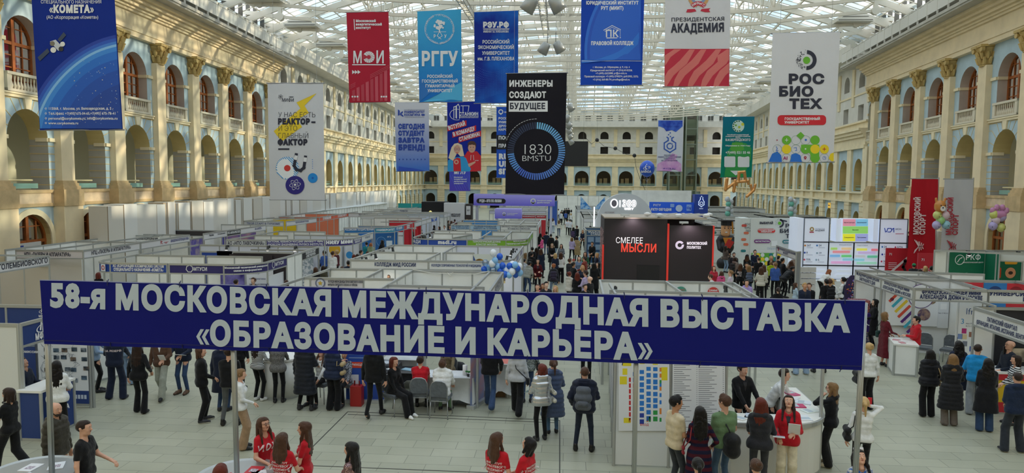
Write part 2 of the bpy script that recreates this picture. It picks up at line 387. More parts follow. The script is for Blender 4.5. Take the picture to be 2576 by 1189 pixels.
def near_wall(name,X,pil,s0,s1,doors,mirror=1):
 """the decorated half of a facade: pilasters at PIL, bays between them"""
 global WN,DN
 w=MB();w.X=X;gr=MB();gr.X=X;en=MB();en.X=X;st=MB();st.X=X;cor=MB();cor.X=X;edges=[s0]+pil+[s1]
 root=None;parts=[]
 for b in range(len(edges)-1):
  u0,u1=edges[b],edges[b+1];uc=(u0+u1)/2
  arch_hole(w,u0,u1,0,4.2,uc,1.3,0,2.55,0.9,0,1);w.quad((u0,0,4.2),(u1,0,4.2),(u1,0,5.0),(u0,0,5.0),0)
  arch_hole(w,u0,u1,5.0,9.5,uc,1.36,5.0,7.45,.95,0,2,vault=3);arch_hole(w,u0,u1,9.5,13.9,uc,1.25,9.55,11.85,.6,0,4)
  tr=MB();tr.X=X;archivolt(tr,uc,1.3,2.55,.28,-.07,.02,0,14,0)
  tr.box((u0,-.1,9.28),(u1,0.02,9.5));tr.box((u0,-.16,9.42),(u1,0,9.5))
  for sg in(-1,1):
   for z,a in((7.45,1.36),(11.85,1.25)):
    q=sorted((uc+sg*a,uc+sg*(u1-u0)/2));tr.box((q[0],-.1,z-.09),(q[1],.02,z+.09));q=sorted((uc+sg*(a-.06),uc+sg*a));tr.box((q[0],0,z-.09),(q[1],.6,z+.09))
   for k in range(6):
    q=sorted((uc+sg*1.36,uc+sg*(u1-u0)/2));z=5.25+.38*k
    if k<6:gr.box((q[0],-.012,z-.02),(q[1],0.01,z+.02));gr.box((uc+sg*1.36-.012,0,z-.02),(uc+sg*1.36+.012,.95,z+.02))
   for ang in(22,42,60,76):
    a_=rad(ang);p=(uc+sg*1.36*cos(a_),7.45+1.36*sin(a_));e=(uc+sg*2.1*cos(a_),7.45+2.05*sin(a_));zz=min(e[1],9.25)
    gr.bar((p[0],-.005,p[1]),(e[0],-.005,zz),.03,.02,0,(0,1,0));gr.bar((e[0],-.005,zz),(uc+sg*(u1-u0)/2,-.005,zz),.03,.02,0,(0,1,0))
  tr.prism([(uc-.16,8.8),(uc+.16,8.8),(uc+.25,9.3),(uc-.25,9.3)],-.1,0.02);parts.append((tr,'arch_trim',PALE))
  st.box((u0,-.1,4.2),(u1,0.05,4.36));st.box((u0,-.1,4.86),(u1,.05,5.02));st.box((u0+.5,-.05,4.36),(u1-.5,0.03,4.86),1);st.box((u0,-.1,4.3),(u0+.75,.03,4.9));st.box((u1-.75,-.1,4.3),(u1,.03,4.9))
  bl=MB();bl.X=X;baluster_run(bl,uc-1.35,uc+1.35,-.02,9.52,10.4);parts.append((bl,'balustrade',M('ded3ba',.7)))
  rl=MB();rl.X=X;rl.box((uc-1.34,.3,5.08),(uc+.95,.32,5.32),1);rl.tube([(uc-1.34,.33,5.47),(uc+.6,.33,5.47)],.045,8,0);parts.append((rl,'glass_railing',[M('d9c99a',.4),M('8db3a4',.25)]))
  WN+=1;arched_window('window_%d'%WN,X,uc,.6,1.25,9.6,11.85)
  if doors(uc):DN+=1;dr=arched_window('door_%d'%DN,X,uc,.32,1.3,0.02,2.55,4,3)
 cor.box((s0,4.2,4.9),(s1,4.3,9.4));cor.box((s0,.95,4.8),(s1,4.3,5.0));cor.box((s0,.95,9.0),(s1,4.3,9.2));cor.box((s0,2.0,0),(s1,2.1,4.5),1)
 cor.box((s0-.1,0,0),(s0,4.3,16.2));cor.box((s1,0,0),(s1+.1,4.3,16.2))
 # entablature
 for z0,z1,p in((13.9,14.2,.38),(14.2,14.45,.44),(14.45,15.25,.36),(15.25,15.4,.5),(15.4,15.55,.62),(15.55,15.75,.8),(15.75,15.95,1.0),(15.95,16.15,1.3)):en.box((s0,-p,z0),(s1,.1,z1))
 o=struct(w.build(name,[BLUE,VAULT,REVEAL,VAULT,M('c2b2a4',.8,0,'wall')]));gr.build('rustication',GROOVE,o);en.build('entablature',CREAM,o);st.build('stone_course',[STONE,PINK],o);cor.build('corridor',[M('d5d0b4',.8),DARKIN],o)
 for m_,nme,mt in parts:m_.build(nme,mt,o)
 for u in pil:
  p=MB();p.X=X;p.box((u-.5,-.34,5.45),(u+.5,.02,12.75));p.box((u-.75,-.55,0),(u+.75,.02,4.2));pp=p.build('pilaster',[CREAM],o)
  q=MB();q.X=X;q.box((u-.78,-.6,4.2),(u+.78,.02,5.02));q.box((u-.68,-.52,5.02),(u+.68,0,5.2));q.box((u-.62,-.46,5.2),(u+.62,0,5.34));q.box((u-.56,-.4,5.34),(u+.56,0,5.46));q.build('pilaster_base',STONE,pp)
  c=link('capital',CAPITAL,pp);c.matrix_world=X@Matrix.Translation((u,-.12,12.72))@Matrix.Scale(.95,4)
 return o
def gallery(name,X,s0,s1,z=16.15,full=True):
 """white technical gallery above the cornice: parapet, duct and its air nozzles"""
 g=MB();g.X=X;g.box((s0,-2.0,z),(s1,1.2,z+.35));g.box((s0,-2.08,z+.12),(s1,-2.0,z+.3));g.box((s0,.9,z),(s1,1.2,z+3.1));p=MB();p.X=X
 n=int((s1-s0)/1.55)
 for i in range(n):
  a=s0+(s1-s0)*i/n;b=s0+(s1-s0)*(i+1)/n;p.box((a+.03,-1.98,z+.6),(b-.03,-1.92,z+1.35));p.box((a-.03,-2.0,z+.35),(a+.03,-1.9,z+1.42))
 p.tube([X.inverted()@(X@Vector((s0,-1.95,z+1.42))),(s1,-1.95,z+1.42)],.03,6)
 d=MB();d.X=X;d.box((s0,-.6,z+1.55),(s1,.3,z+2.35));d.box((s0,.3,z+.35),(s1,.9,z+1.5),1)
 for i in range(n):u=s0+(s1-s0)*(i+.5)/n;d.box((u-.06,.55,z+2.2),(u+.06,.9,z+4.4),1)
 o=struct(g.build(name,GREYP));p.build('parapet',M('dedbd2',.45),o);d.build('air_duct',[DUCT,M('6b665c',.8)],o)
 nm=MB();nm.lathe([(.22,0),(.26,.06),(.3,.16),(.26,.3),(.17,.38),(.16,.3)],(0,0,0),12,0,'Y');nm.lathe([(.15,.34),(.01,.34)],(0,0,0),12,1,'Y');me=nm.mesh('air_nozzle',[DUCT,M('3b372f',.8)],True)
 for i in range(min(n,34)):
  q=link('air_nozzle',me,o);q.matrix_world=X@Matrix.Translation((s0+(s1-s0)*(i+.5)/n,-.58,z+1.95))@Matrix.Rotation(pi,4,'X')
 return o
kL=math.hypot(1,.0426);kR=math.hypot(1,.0857)
pilL=[(34.1+4.6*k)*kL for k in range(-2,7)];pilR=[(45.3+4.83*k)*kR for k in range(-3,5)]
eL,eR=63.6*kL,66.6*kR
wl=near_wall('wall_left',XL,pilL,20.0,eL,lambda u:u<42)
wr=near_wall('wall_right',XR,pilR,26.0,eR,lambda u:True)
gallery('trim_1',XL,20,eL);gallery('trim_2',XR,26,eR+2)
def far_wall(name,X,s0,s1,pitch,uc0,a2,back=False):
 """the plainer half of a facade: arcade, square windows and a niche floor above"""
 w=MB();w.X=X;p=MB();p.X=X;d=MB();d.X=X;r=MB();r.X=X;n=int((s1-s0)/pitch);q=MB();q.X=X
 for i in range(n):
  u0=s0+pitch*i;u1=u0+pitch;uc=u0+pitch/2
  arch_hole(w,u0,u1,0,3.9,uc,1.0,0,2.1,.8,3,1,n=10)
  arch_hole(w,u0,u1,4.9,8.9,uc,a2,4.95,8.0-a2*1.0,1.1,0,1,n=12)
  w.quad((u0,0,3.9),(u1,0,3.9),(u1,0,4.9),(u0,0,4.9),2);w.quad((u0,0,8.9),(u1,0,8.9),(u1,0,11.4),(u0,0,11.4),2)
  for z0,z1,zb,zt in((11.4,14.2,11.55,13.0),):
   for A,B in(((u0,z0),(uc-.8,z1)),((uc+.8,z0),(u1,z1)),((uc-.8,z0),(uc+.8,zb)),((uc-.8,zt),(uc+.8,z1))):w.quad((A[0],0,A[1]),(B[0],0,A[1]),(B[0],0,B[1]),(A[0],0,B[1]),4)
   for u in(uc-.8,uc+.8):w.quad((u,0,zb),(u,.7,zb),(u,.7,zt),(u,0,zt),4)
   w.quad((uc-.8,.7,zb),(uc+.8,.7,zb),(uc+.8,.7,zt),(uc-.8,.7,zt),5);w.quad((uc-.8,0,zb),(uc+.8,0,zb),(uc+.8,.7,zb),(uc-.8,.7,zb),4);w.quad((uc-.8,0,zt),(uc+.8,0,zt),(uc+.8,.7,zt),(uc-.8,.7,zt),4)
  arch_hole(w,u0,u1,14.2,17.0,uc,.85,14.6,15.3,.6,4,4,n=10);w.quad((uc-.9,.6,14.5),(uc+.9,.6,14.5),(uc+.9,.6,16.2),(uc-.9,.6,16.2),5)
  p.box((u0-.75,-.25,0),(u0+.75,.02,4.0));p.box((u0-.62,-.2,4.0),(u0+.62,.02,9.0));q.box((u0-.35,-.12,13.0),(u0+.35,.02,16.6));
  for k in range(8):p.box((u0-.77,-.27,.48*k+.2),(u0+.77,.0,.48*k+.24),1)
  d.quad((u0,3.4 if back else 2.4,0),(u1,3.4 if back else 2.4,0),(u1,3.4 if back else 2.4,9),(u0,3.4 if back else 2.4,9),1 if back else 0)
  r.box((uc-a2,.2,5.05),(uc+a2,.24,5.3));r.tube([(uc-a2,.25,5.45),(uc+a2,.25,5.45)],.04,6)
  if back:d.box((uc-.8,3.2,5.2),(uc-.2,3.3,6.4),2);d.box((uc+.1,3.2,5.2),(uc+.9,3.3,6.5),2)
 d.box((s0,1.0,8.7),(s1,3.5,8.9),0);d.box((s0,1.0,4.7),(s1,3.5,4.9),0)
 for z0,z1,t in((3.9,4.1,.3),(4.75,4.9,.3),(8.9,9.2,.3),(9.2,9.9,.2),(9.9,10.2,.4),(10.2,10.5,.6),(10.5,10.7,.8),(11.3,11.45,.2),(13.9,14.05,.1)):q.box((s0,-t,z0),(s1,.05,z1))
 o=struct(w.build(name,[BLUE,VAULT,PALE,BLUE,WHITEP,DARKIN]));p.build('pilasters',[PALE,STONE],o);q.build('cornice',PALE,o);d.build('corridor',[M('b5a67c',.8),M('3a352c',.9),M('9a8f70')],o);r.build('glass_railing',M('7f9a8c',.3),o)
 g=MB();g.X=X;g.box((s0,-1.8,17.0),(s1,1.0,17.3));g.box((s0,-1.8,17.3),(s1,-1.72,18.2));g.box((s0,.9,17),(s1,1.0,21.0))
 if back:
  for i in range(2*n):u=s0+pitch/2*(i+.5);g.box((u-.55,.86,18.3),(u+.55,.9,19.5),1);g.box((u-.5,.84,18.5),(u+.5,.87,18.56));g.box((u-.03,.84,18.3),(u+.03,.87,19.5))
 g.build('technical_gallery',[WHITEP,M('4b4a45',.3)],o);return o
far_wall('wall_left_rear',XL,eL+.1,151*kL,4.75,0,1.15)
# the right wall steps back beyond its last pilaster
far_wall('wall_right_rear',XR,eR+.1,148*kR,4.6,0,1.2)
far_wall('wall_back',XB,-2,75,4.6,0,1.45,True)
# ---- glass roof
def xl(y):return-25.4-.0426*(y-32)
def xr(y):return 25.0+.0857*(y-43)
def roofz(t,y):
 s=min(1.0,max(0.0,(152-y)/26.0));return 19.4+(5.6*(1-(2*t-1)**2))*(1-(1-s)**2)
def rp(t,y,dz=0.0):a,b=xl(y)-1.2,xr(y)+1.2;return Vector((a+(b-a)*t,y,roofz(t,y)+dz))
def roof_at(x,y):a,b=xl(y)-1.2,xr(y)+1.2;return roofz(min(1,max(0,(x-a)/(b-a))),y)
pane=bpy.data.materials.new('roof_glass');pane.use_nodes=True;nt=pane.node_tree;nt.nodes.clear();N=nt.nodes.new
o_=N('ShaderNodeOutputMaterial');tr_=N('ShaderNodeBsdfTransparent');tl_=N('ShaderNodeBsdfTranslucent');ms_=N('ShaderNodeMixShader');tc_=N('ShaderNodeTexCoord');vm_=N('ShaderNodeVectorMath');vm_.operation='DIVIDE';vm_.inputs[1].default_value=(1.35,1.15,99)
fl_=N('ShaderNodeVectorMath');fl_.operation='FLOOR';wn_=N('ShaderNodeTexWhiteNoise');wn_.noise_dimensions='2D';rm_=N('ShaderNodeValToRGB')
rm_.color_ramp.elements[0].color=(0.36,0.43,0.47,1);rm_.color_ramp.elements[0].position=0.45;rm_.color_ramp.elements[1].color=(0.8,0.83,0.85,1);rm_.color_ramp.elements[1].position=0.75
nt.links.new(tc_.outputs['Object'],vm_.inputs[0]);nt.links.new(vm_.outputs[0],fl_.inputs[0]);nt.links.new(fl_.outputs[0],wn_.inputs[0]);nt.links.new(wn_.outputs['Value'],rm_.inputs[0])
nt.links.new(rm_.outputs[0],tr_.inputs[0]);tl_.inputs[0].default_value=(.8,.85,.9,1);ms_.inputs[0].default_value=0.0
nt.links.new(tr_.outputs[0],ms_.inputs[1]);nt.links.new(tl_.outputs[0],ms_.inputs[2]);nt.links.new(ms_.outputs[0],o_.inputs[0])
NX=38;ys=[-14+4.6*i for i in range(37)]
mb=MB()
for y0,y1 in zip(ys,ys[1:]):
 for i in range(NX):a,b=i/NX,(i+1)/NX;mb.add([rp(a,y0),rp(b,y0),rp(b,y1),rp(a,y1)],[(0,1,2,3)])
roof=struct(mb.build('ceiling',pane));roof['label']='long glazed roof on white steel trusses'
pu=MB()
for i in range(NX+1):
 for y0,y1 in zip(ys,ys[1:]):pu.bar(rp(i/NX,y0,-.05),rp(i/NX,y1,-.05),.08 if i%3 else .15,.09 if i%3 else .22)
for y in np.arange(-14,151,1.15):
 for i in range(0,NX,2):pu.bar(rp(i/NX,y,-.03),rp((i+2)/NX,y,-.03),.05,.07)
pu.build('purlins',STEEL,roof)
STEELW=M('e0d8c6',0.4,0.1)
for k,y in enumerate(ys[6:-2]):
 m=MB();P=lambda t,dz=0.0:rp(t,y,dz)
 for i in range(0,24):m.bar(P(i/24,-.45),P((i+1)/24,-.45),.22,.5)
 zl=lambda t:18.9-1.9*(1-(2*t-1)**2)+0.9
 Q=lambda t:Vector((P(t).x,y,zl(t)))
 nodes=(0.0,.06,.22,.36,.5,.64,.78,.94,1.0)
 for a,b in zip(nodes,nodes[1:]):m.bar(Q(a),Q(b),.2,.34 if(a==0 or b==1)else .24)
 for t in(.06,.94):m.lathe([(.01,-.18),(.34,-.18),(.34,.18),(.01,.18)],tuple(Q(t)),14,0,'Y');m.bar(Q(t),P(t,-.5),.3)
 for t in(.22,.36,.5,.64,.78):
  for e in(-.035,.035):m.bar(Q(t),P(t+e,-.5),.11)
  for e in(-1.6,1.6):m.bar(Q(t),rp(t,y+e,-.2),.07)
 m.build('roof_truss',STEELW,roof)
 # grey ventilation boxes under the roof edge
vb=MB()
for z0,z1,w in((0,.28,1.5),(.28,.55,1.15),(.55,.8,.75)):vb.box((-w,-1.1,z0),(w,1.1,z1));vb.box((-w+.1,-1.12,z0+.08),(w-.1,1.12,z0+.13),1)
vme=vb.mesh('vent_box',[M('d9d4c6',.5),M('55524a',.7)])
for k in range(10):
 for side in(0,1):
  y=46+9.2*k;x=xl(y)+2.6 if side==0 else xr(y)-2.6;q=link('vent_box',vme,roof);q.location=(x,y,19.4)
  # lift shafts in front of the back wall
GL=M('b8c4b4',.05,0,'glass',.12)
sh=thing('glass_lift_shaft','tall glass lift shaft with green-grey steel frame, the shaft nearer the elevated flask banner','lift')
for k,(x0,x1)in enumerate(((1682,1712),(1722,1750))):
 a,b=aty(x0,480,146),aty(x1,480,146);r=sh if k==0 else thing('glass_lift_shaft','tall glass lift shaft holding the raised cabin with dark machinery','lift')
 m=MB()
 for x in(a.x,b.x):
  for y in(146,148.2):m.bar((x,y,0),(x,y,21),.25)
 for z in np.arange(1,21,3.1):
  m.bar((a.x,146,z),(b.x,146,z),.14);m.bar((a.x,148.2,z),(b.x,148.2,z),.14)
 m.build('steel_frame',M('8c978a',.4,.3),r);g=MB()
 for(p,q)in(((a.x,146),(b.x,146)),((a.x,146),(a.x,148.2)),((b.x,146),(b.x,148.2))):g.quad((*p,.1),(*q,.1),(*q,21),(*p,21))
 g.build('glass_wall',GL,r);c=MB();z=15.2 if k else 17.4;c.box((a.x+.2,146.2,z),(b.x-.2,148,z+3.2));c.box((a.x+.4,146.1,z-1.0),(b.x-.4,148,z),1);c.box((a.x+.3,146.1,z+3.2),(b.x-.3,148,z+4),1);c.build('lift_cabin',[M('a9b3a6',.2,.2),DARKIN],r)

# ------------------------------------------------------------------ hanging banners: cloth on rods, artwork printed on the cloth
def lerp(a,b,t):return a+(b-a)*t
def banner(name,label,cat,c,y,mat,art,group=None,roof_cords=True):
 """C: the four corners tl, tr, br, bl measured in the photograph; the cloth hangs at depth Y"""
 tl,tr,br,bl=[Vector(p)for p in c];T,B=(tl.y+tr.y)/2,(bl.y+br.y)/2
 Q=[aty(p.x,p.y,y)for p in(tl,tr,br,bl)];hh=(Q[0]-Q[3]).length;ph=rng.uniform(0,6)
 def surf(u,v):return lerp(lerp(Q[0],Q[1],u),lerp(Q[3],Q[2],u),v)+Vector((0,0.028*sin(u*8+ph+1.5*v)*(0.35+0.65*v)+0.03*sin(v*4+ph),0))
 def warp(a,b):
  py=-b;v=(py-T)/(B-T);
  for _ in range(2):
   xl_,xr_=lerp(tl.x,bl.x,v),lerp(tr.x,br.x,v);u=(a-xl_)/(xr_-xl_);v=(py-lerp(tl.y,tr.y,u))/(lerp(bl.y,br.y,u)-lerp(tl.y,tr.y,u))
  return surf(u,v),(0,-1,0)
 o=thing(name,label,cat,(Q[0]+Q[1])/2,0,group);inv=Matrix.Translation(-(Q[0]+Q[1])/2)
 m=MB();m.X=inv;n=40;k=44
 m.add([surf(i/n,j/k)for j in range(k+1)for i in range(n+1)],[(j*(n+1)+i,j*(n+1)+i+1,(j+1)*(n+1)+i+1,(j+1)*(n+1)+i)for j in range(k)for i in range(n)])
 m.build('cloth',mat,o,True)
 for v in(0,1):
  r=MB();r.X=inv;e=(Q[1]-Q[0]).normalized()*.06;a_,b_=surf(0,v),surf(1,v);a_.y=b_.y=y+.04;r.tube([a_-e,b_+e],.028,6);r.build('rod',M('8d8d90',.4,.4),o)
 if roof_cords:
  for u in(.12,.88):
   r=MB();r.X=inv;p=surf(u,0);p.y=y+.04;r.tube([p,p+Vector((0,0,roof_at(p.x,p.y)+.03-p.z))],.008,4);r.build('cord',M('9a9a98'),o)
 s=Sign((0,0,0),(1,0,0),(0,1,0),0.007+y*.0002);s.warp=lambda a,b:(inv@warp(a,b)[0],(0,-1,0));art(s);s.build(o);return o
def T_(s,t,x,y,w,h,mat=None,bold=.03,al='L',sp=0.0,**k):return s.text(t,x,-y,h,mat or WHITE,bold,1.0,al,w,sp,**k)
def clip_poly(pts,x0,y0,x1,y1):
 def cut(P,f,g):
  R=[]
  for i in range(len(P)):
   a,b=P[i-1],P[i];fa,fb=f(a),f(b)
   if fa>=0:R.append(a)
   if(fa>=0)!=(fb>=0):t=fa/(fa-fb);R.append((a[0]+(b[0]-a[0])*t,a[1]+(b[1]-a[1])*t))
  return R
 for f in(lambda p:p[0]-x0,lambda p:x1-p[0],lambda p:p[1]-y0,lambda p:y1-p[1]):
  if len(pts)>2:pts=cut(pts,f,None)
 return pts
def arcpts(cx,cy,r,a0,a1,n=40):return[(cx+r*cos(rad(a0+(a1-a0)*i/n)),-(cy-r*sin(rad(a0+(a1-a0)*i/n))))for i in range(n+1)]
def pp(*p):return[(a,-b)for a,b in p]
def art_kometa(s):
 for r,h in((292,'1a3fa6'),(284,'2558c0'),(276,'3f7fd6'),(269,'86bdee'),(263,'3c8ade'),(252,'2270d0'),(232,'1a5cc0'),(205,'174fb0'),(170,'16459f')):
  q=clip_poly([(a+18*b/327,b)for a,b in arcpts(352,372,r,0,360,120)[:-1]],83.5,-323,288,40);s.poly([(a-18*b/327,b)for a,b in q],M(h,.6),'planet_print',1+(292-r)*.03)
 for i in range(70):
  a,b=rng.uniform(185,296),rng.uniform(150,315);s.disc(a,-b,rng.uniform(.5,1.5),M('c9c2b0')if i%3 else M('8fb6e8'),'city_light_print',6,n=6)
 T_(s,'СПЕЦИАЛЬНОГО НАЗНАЧЕНИЯ',106,8,153,8,bold=.005,lift=7);T_(s,'«КОМЕТА»',127,30,113,17,bold=.07,lift=7);T_(s,'(АО «Корпорация «Комета»)',120,46,131,8,bold=.01,lift=7)
 for t,w,b in(('115068, г. Москва, ул. Велозаводская, д. 5 .',163,275),('Тел./факс +7(495) 675-04-65,+7(495) 675-78-41',170,287.5),('personal@corpkometa.ru, info@corpkometa.ru',174,300),('www.corpkometa.ru',75,312)):T_(s,t,122,b,w,6.4,bold=.02,lift=7);s.ring(116,-b+3,2,1,WHITE,'icon_print',7,n=10)
 g1,g2=M('c8cdd6',.5),M('7d7768',.5);s.poly(pp((128,103),(142,98),(160,118),(148,126)),g1,'satellite_print',7);s.disc(134,-108,6,g2,'satellite_print',8);s.disc(155,-121,6,M('2a2c33',.5),'satellite_print',8);s.disc(136,-124,7,M('e6e6e2',.5),'satellite_print',7.5);s.disc(159,-109,6,M('e6e6e2',.5),'satellite_print',7.5)
 s.poly(pp((147,98),(162,79),(168,87),(153,104)),M('30435f',.4),'satellite_print',7);s.poly(pp((122,120),(97,143),(103,152),(127,129)),M('30435f',.4),'satellite_print',7)
banner('hanging_banner','blue banner with planet, satellite and the word КОМЕТА over left arcade','banner',((75,-120),(284,-120),(307,326),(100,327)),24.5,M('13308f',.55,0,'banner'),art_kometa)
def art_mifi(s):
 y=M('f0cf2a');K=INK;B2=M('2a2080')
 s.poly(pp((796,234),(746,257),(756,272),(689,329),(710,355),(760,318),(748,300),(777,283),(766,265)),y,'lightning_print')
 for i,a in enumerate((0,60,120)):s.ring(706,-243,6,.8,K,'atom_print',2,ry=.4,rot=rad(a+20),n=20)
 s.disc(706,-243,1.5,K,'atom_print',2);T_(s,'НИЯУ',727,245,12,3,K);T_(s,'МИФИ',709,255,31,8,K,.01)
 for t,b,w,bo in(('У НАС ЕСТЬ',294,94,-.012),('РЕАКТОР –',311,94,.09),('И ЭТО',328,49,-.012),('ГЛАВНЫЙ',346.5,77,-.012),('ФАКТОР',363,75,.09)):T_(s,t,700,b,w,12.5,K,bo,lift=3)
 s.poly(pp((701,372),(729,372),(729,376),(701,376)),K)
 s.disc(724,-422,28,M('f2f4f6'),'striped_disc_print')
 for i in range(14):
  d=-26+4*i;h=sqrt(max(0,28**2-d*d));q=rad(45);ox,oy=724+d*cos(q),-422-d*sin(q)*-1;ux,uy=-sin(q),cos(q)
  s.line([(ox-ux*h,oy-uy*h),(ox+ux*h,oy+uy*h)],2.1,M('3f9bd9'),'striped_disc_print',2)
 s.disc(724,-422,8,M('d63a34'),'striped_disc_print',3);s.line(pp((746,388),(741,416),(747,426),(757,428),(765,421),(769,394)),7.5,K,'magnet_print',4);s.line(pp((745.5,394),(744.5,397)),8,WHITE,'magnet_print',5);s.line(pp((768.7,399),(768.3,402)),8,WHITE,'magnet_print',5)
 s.disc(743,-465,23.5,B2,'atom_disc_print',4);
 for a in(10,70,130):s.ring(743,-464,13.5,1.2,WHITE,'atom_disc_print',5,ry=.42,rot=rad(a),n=30)
 s.disc(743,-464,3,WHITE,'atom_disc_print',5);s.disc(787.5,-447,12.5,M('1f8fe0'),'blue_disc_print');s.disc(787.5,-447,3,M('1463c0'),'blue_disc_print',2)
 for i in range(5):s.poly(pp((785,401.5+5.3*i),(787,399.5+5.3*i),(789,401.5+5.3*i)),M('2f7fd0'),'arrow_print')
banner('hanging_banner','light grey banner with yellow lightning, black magnet and blue atom disc','banner',((672,209),(813,209),(818,503),(680,502)),37.5,M('d9d9dd',.6,0,'banner'),art_mifi)
def art_mei(s):
 D=M('a92238');P=M('c9505f')
 for i in range(8):x=886+11.5*i;t=228-7*i;s.poly(pp((x,t),(x+7.5,t-3),(x+8.5,254),(x+1,254)),P if i%2 else M('bb3a4b'),'column_print')
 for i in range(3):s.line(pp((882,222-4*i),(978,172-4*i)),1.2,P,'column_print',1.5)
 s.line(pp((890.5,49),(892,74)),2,WHITE);
 for t,b,w in(('Московский',55,51),('энергетический',63.5,66),('институт',72,38)):T_(s,t,895,b,w,5.6,bold=.06)
 T_(s,'М',887,158,26,29,bold=.02);T_(s,'И',945,158,23,30,bold=.02);s.disc(928,-143,14.5,WHITE);s.poly(pp((928,143),(910,133),(910,152)),M('b8273c'),'lettering_gap',3);s.disc(928,-143,5,M('b8273c'),'lettering_gap',3)
 for i in range(12):a=rad(-140+24*i);s.line([(928+5*cos(a),-143+5*sin(a)),(928+14*cos(a),-143+14*sin(a))],.7,M('b8273c'),'lettering_gap',3)
 s.rect(886,-163.5,970,-161,WHITE)
 for i in range(3):s.poly(pp((886+7*i,175.5),(893.5+7*i,181),(886+7*i,186)),WHITE,'arrow_print')
 for x in(887,893.5,900,960,966,972):s.disc(x,-243,2.4,WHITE,'dot_print',n=12)
banner('hanging_banner','crimson red banner with white serif letters МЭИ and faint columns','banner',((871,31),(977,29),(983,256),(879,258)),49,M('b8273c',.6,0,'banner'),art_mei)
def art_rggu(s):
 L=M('4fb3e0');s.poly(pp((1064,256),(1163,205),(1163,253)),L);s.poly(pp((1055,195),(1085,230),(1056,256)),M('2372c0'))
 s.ring(1106,-73,37,.7,WHITE,EP,2)
 for txt,a0,sg,r in(('РОССИЙСКИЙ ГОСУДАРСТВЕННЫЙ',188,-1,33),('ГУМАНИТАРНЫЙ УНИВЕРСИТЕТ',345,-1,33)):
  for i,ch in enumerate(txt):a=rad(a0-(196 if a0==188 else 148)*i/(len(txt)-1));s.text(ch,1106+r*cos(a),-73+r*sin(a),4,WHITE,.01,1,'C',None,0,a-pi/2,'emblem_lettering')
 for i in range(26):a=rng.uniform(0,6.28);q=11*sqrt(rng.uniform(0,1));s.disc(1106+q*1.25*cos(a),-62+q*sin(a),rng.uniform(2.0,4.4),WHITE,'tree_print',2,n=9)
 s.line(pp((1106,66),(1106,80)),3,WHITE,'tree_print',2);s.line(pp((1092,80),(1122,80)),1,WHITE,'tree_print',2);T_(s,'Р',1091,95,6,8);T_(s,'У',1118,95,6,8);s.line(pp((1106,80),(1100,90),(1110,98)),1.4,WHITE,'tree_print',2);s.line(pp((1107,80),(1113,90),(1103,97)),1.2,WHITE,'tree_print',2)
 T_(s,'РГГУ',1060,164,93,33,bold=.045)
 for t,b,w in(('РОССИЙСКИЙ',195,65),('ГОСУДАРСТВЕННЫЙ',207,91),('ГУМАНИТАРНЫЙ',219,74),('УНИВЕРСИТЕТ',231,63)):T_(s,t,1107,b,w,7,bold=.035,al='C')
banner('hanging_banner','bright blue banner with white tree emblem and big letters РГГУ','banner',((1050,29),(1160,24),(1163,256),(1055,257)),48,M('2277cc',.6,0,'gradz',1,'46aee0'),art_rggu)
def art_reu(s):
 T_(s,'РЭУ.РФ',1215.5,68.5,66,12,bold=.08);s.rect(1215.5,-72.5,1281.5,-71.4,WHITE);T_(s,'РОССИЙСКИЙ ЭКОНОМИЧЕСКИЙ УНИВЕРСИТЕТ',1216,76,65,2.2);T_(s,'ИМЕНИ Г.В. ПЛЕХАНОВА',1216,81.5,64,4.2)
 for t,b,w in(('РОССИЙСКИЙ',109,69),('ЭКОНОМИЧЕСКИЙ',122.5,91),('УНИВЕРСИТЕТ',137,70),('им. Г.В. ПЛЕХАНОВА',151,93)):T_(s,t,1248,b,w,8.2,bold=.03,al='C')
 dm=M('5d8fd8')
 for i in range(16):
  for j in range(22):a=1196+4.1*j;b=165+4.6*i+16*sin((a-1196)*.035+i*.12)+.2*j*i*.25;s.disc(a,-min(b,250),.55,dm,'dot_print',1,n=5)
 for i in range(9):
  for j in range(12):a=1262+3.5*j;b=185-4.6*i-j*2.4+22;s.disc(a,-b,.5,dm,'dot_print',1,n=5)
banner('hanging_banner','deep blue banner reading РЭУ.РФ with swirling dots, partly behind black banner','banner',((1193,31),(1304,27),(1303,258),(1194,260)),48,M('1f6ed0',.6,0,'printmix',.35,'1a2f94'),art_reu)
def art_kos(s):
 b=M('2347a8');T_(s,'РОССИЙСКИЙ ГОСУДАРСТВЕННЫЙ',1017,277.5,52,2.3,M('9aa0b5'));T_(s,'УНИВЕРСИТЕТ',1017,284,52,5,b,.05);T_(s,'КОСЫГИНА',1017,291,41,5,b,.05);s.pill(1060,-291,1069,-286.5,b);T_(s,'ТЕХНОЛОГИИ ДИЗАЙН ИСКУССТВО',1018,295.5,50,2,M('9aa0b5'))
 s.poly(pp((1001.5,275),(1006,278),(1006,289),(1001.5,291)),b);s.poly(pp((1007,284),(1014,279),(1014,283),(1010,286.5),(1015,290),(1015,294),(1007,289)),b)
 for t,y_,w in(('СЕГОДНЯ',323,67),('СТУДЕНТ',340,66),('ЗАВТРА',357.5,66),('БРЕНД!',376.5,68)):T_(s,t,1002.5,y_,w,10.6+(y_>370)*1.5,b,.08)
 for i in range(8):s.poly(pp((1003.5+9.2*i,398),(1007+9.2*i,400.5),(1003.5+9.2*i,403)),b,'arrow_print')
 s.poly(pp((1003,418),(1020,421),(1040,423),(1060,427),(1070,430),(1001,430)),M('2b55c8'))
banner('hanging_banner','white banner fading to blue with four blue words ending БРЕНД!','banner',((993,258),(1079,257),(1080,430),(997,431)),62,M('4f7fd8',.6,0,'gradz',1,'dcdce2'),art_kos)
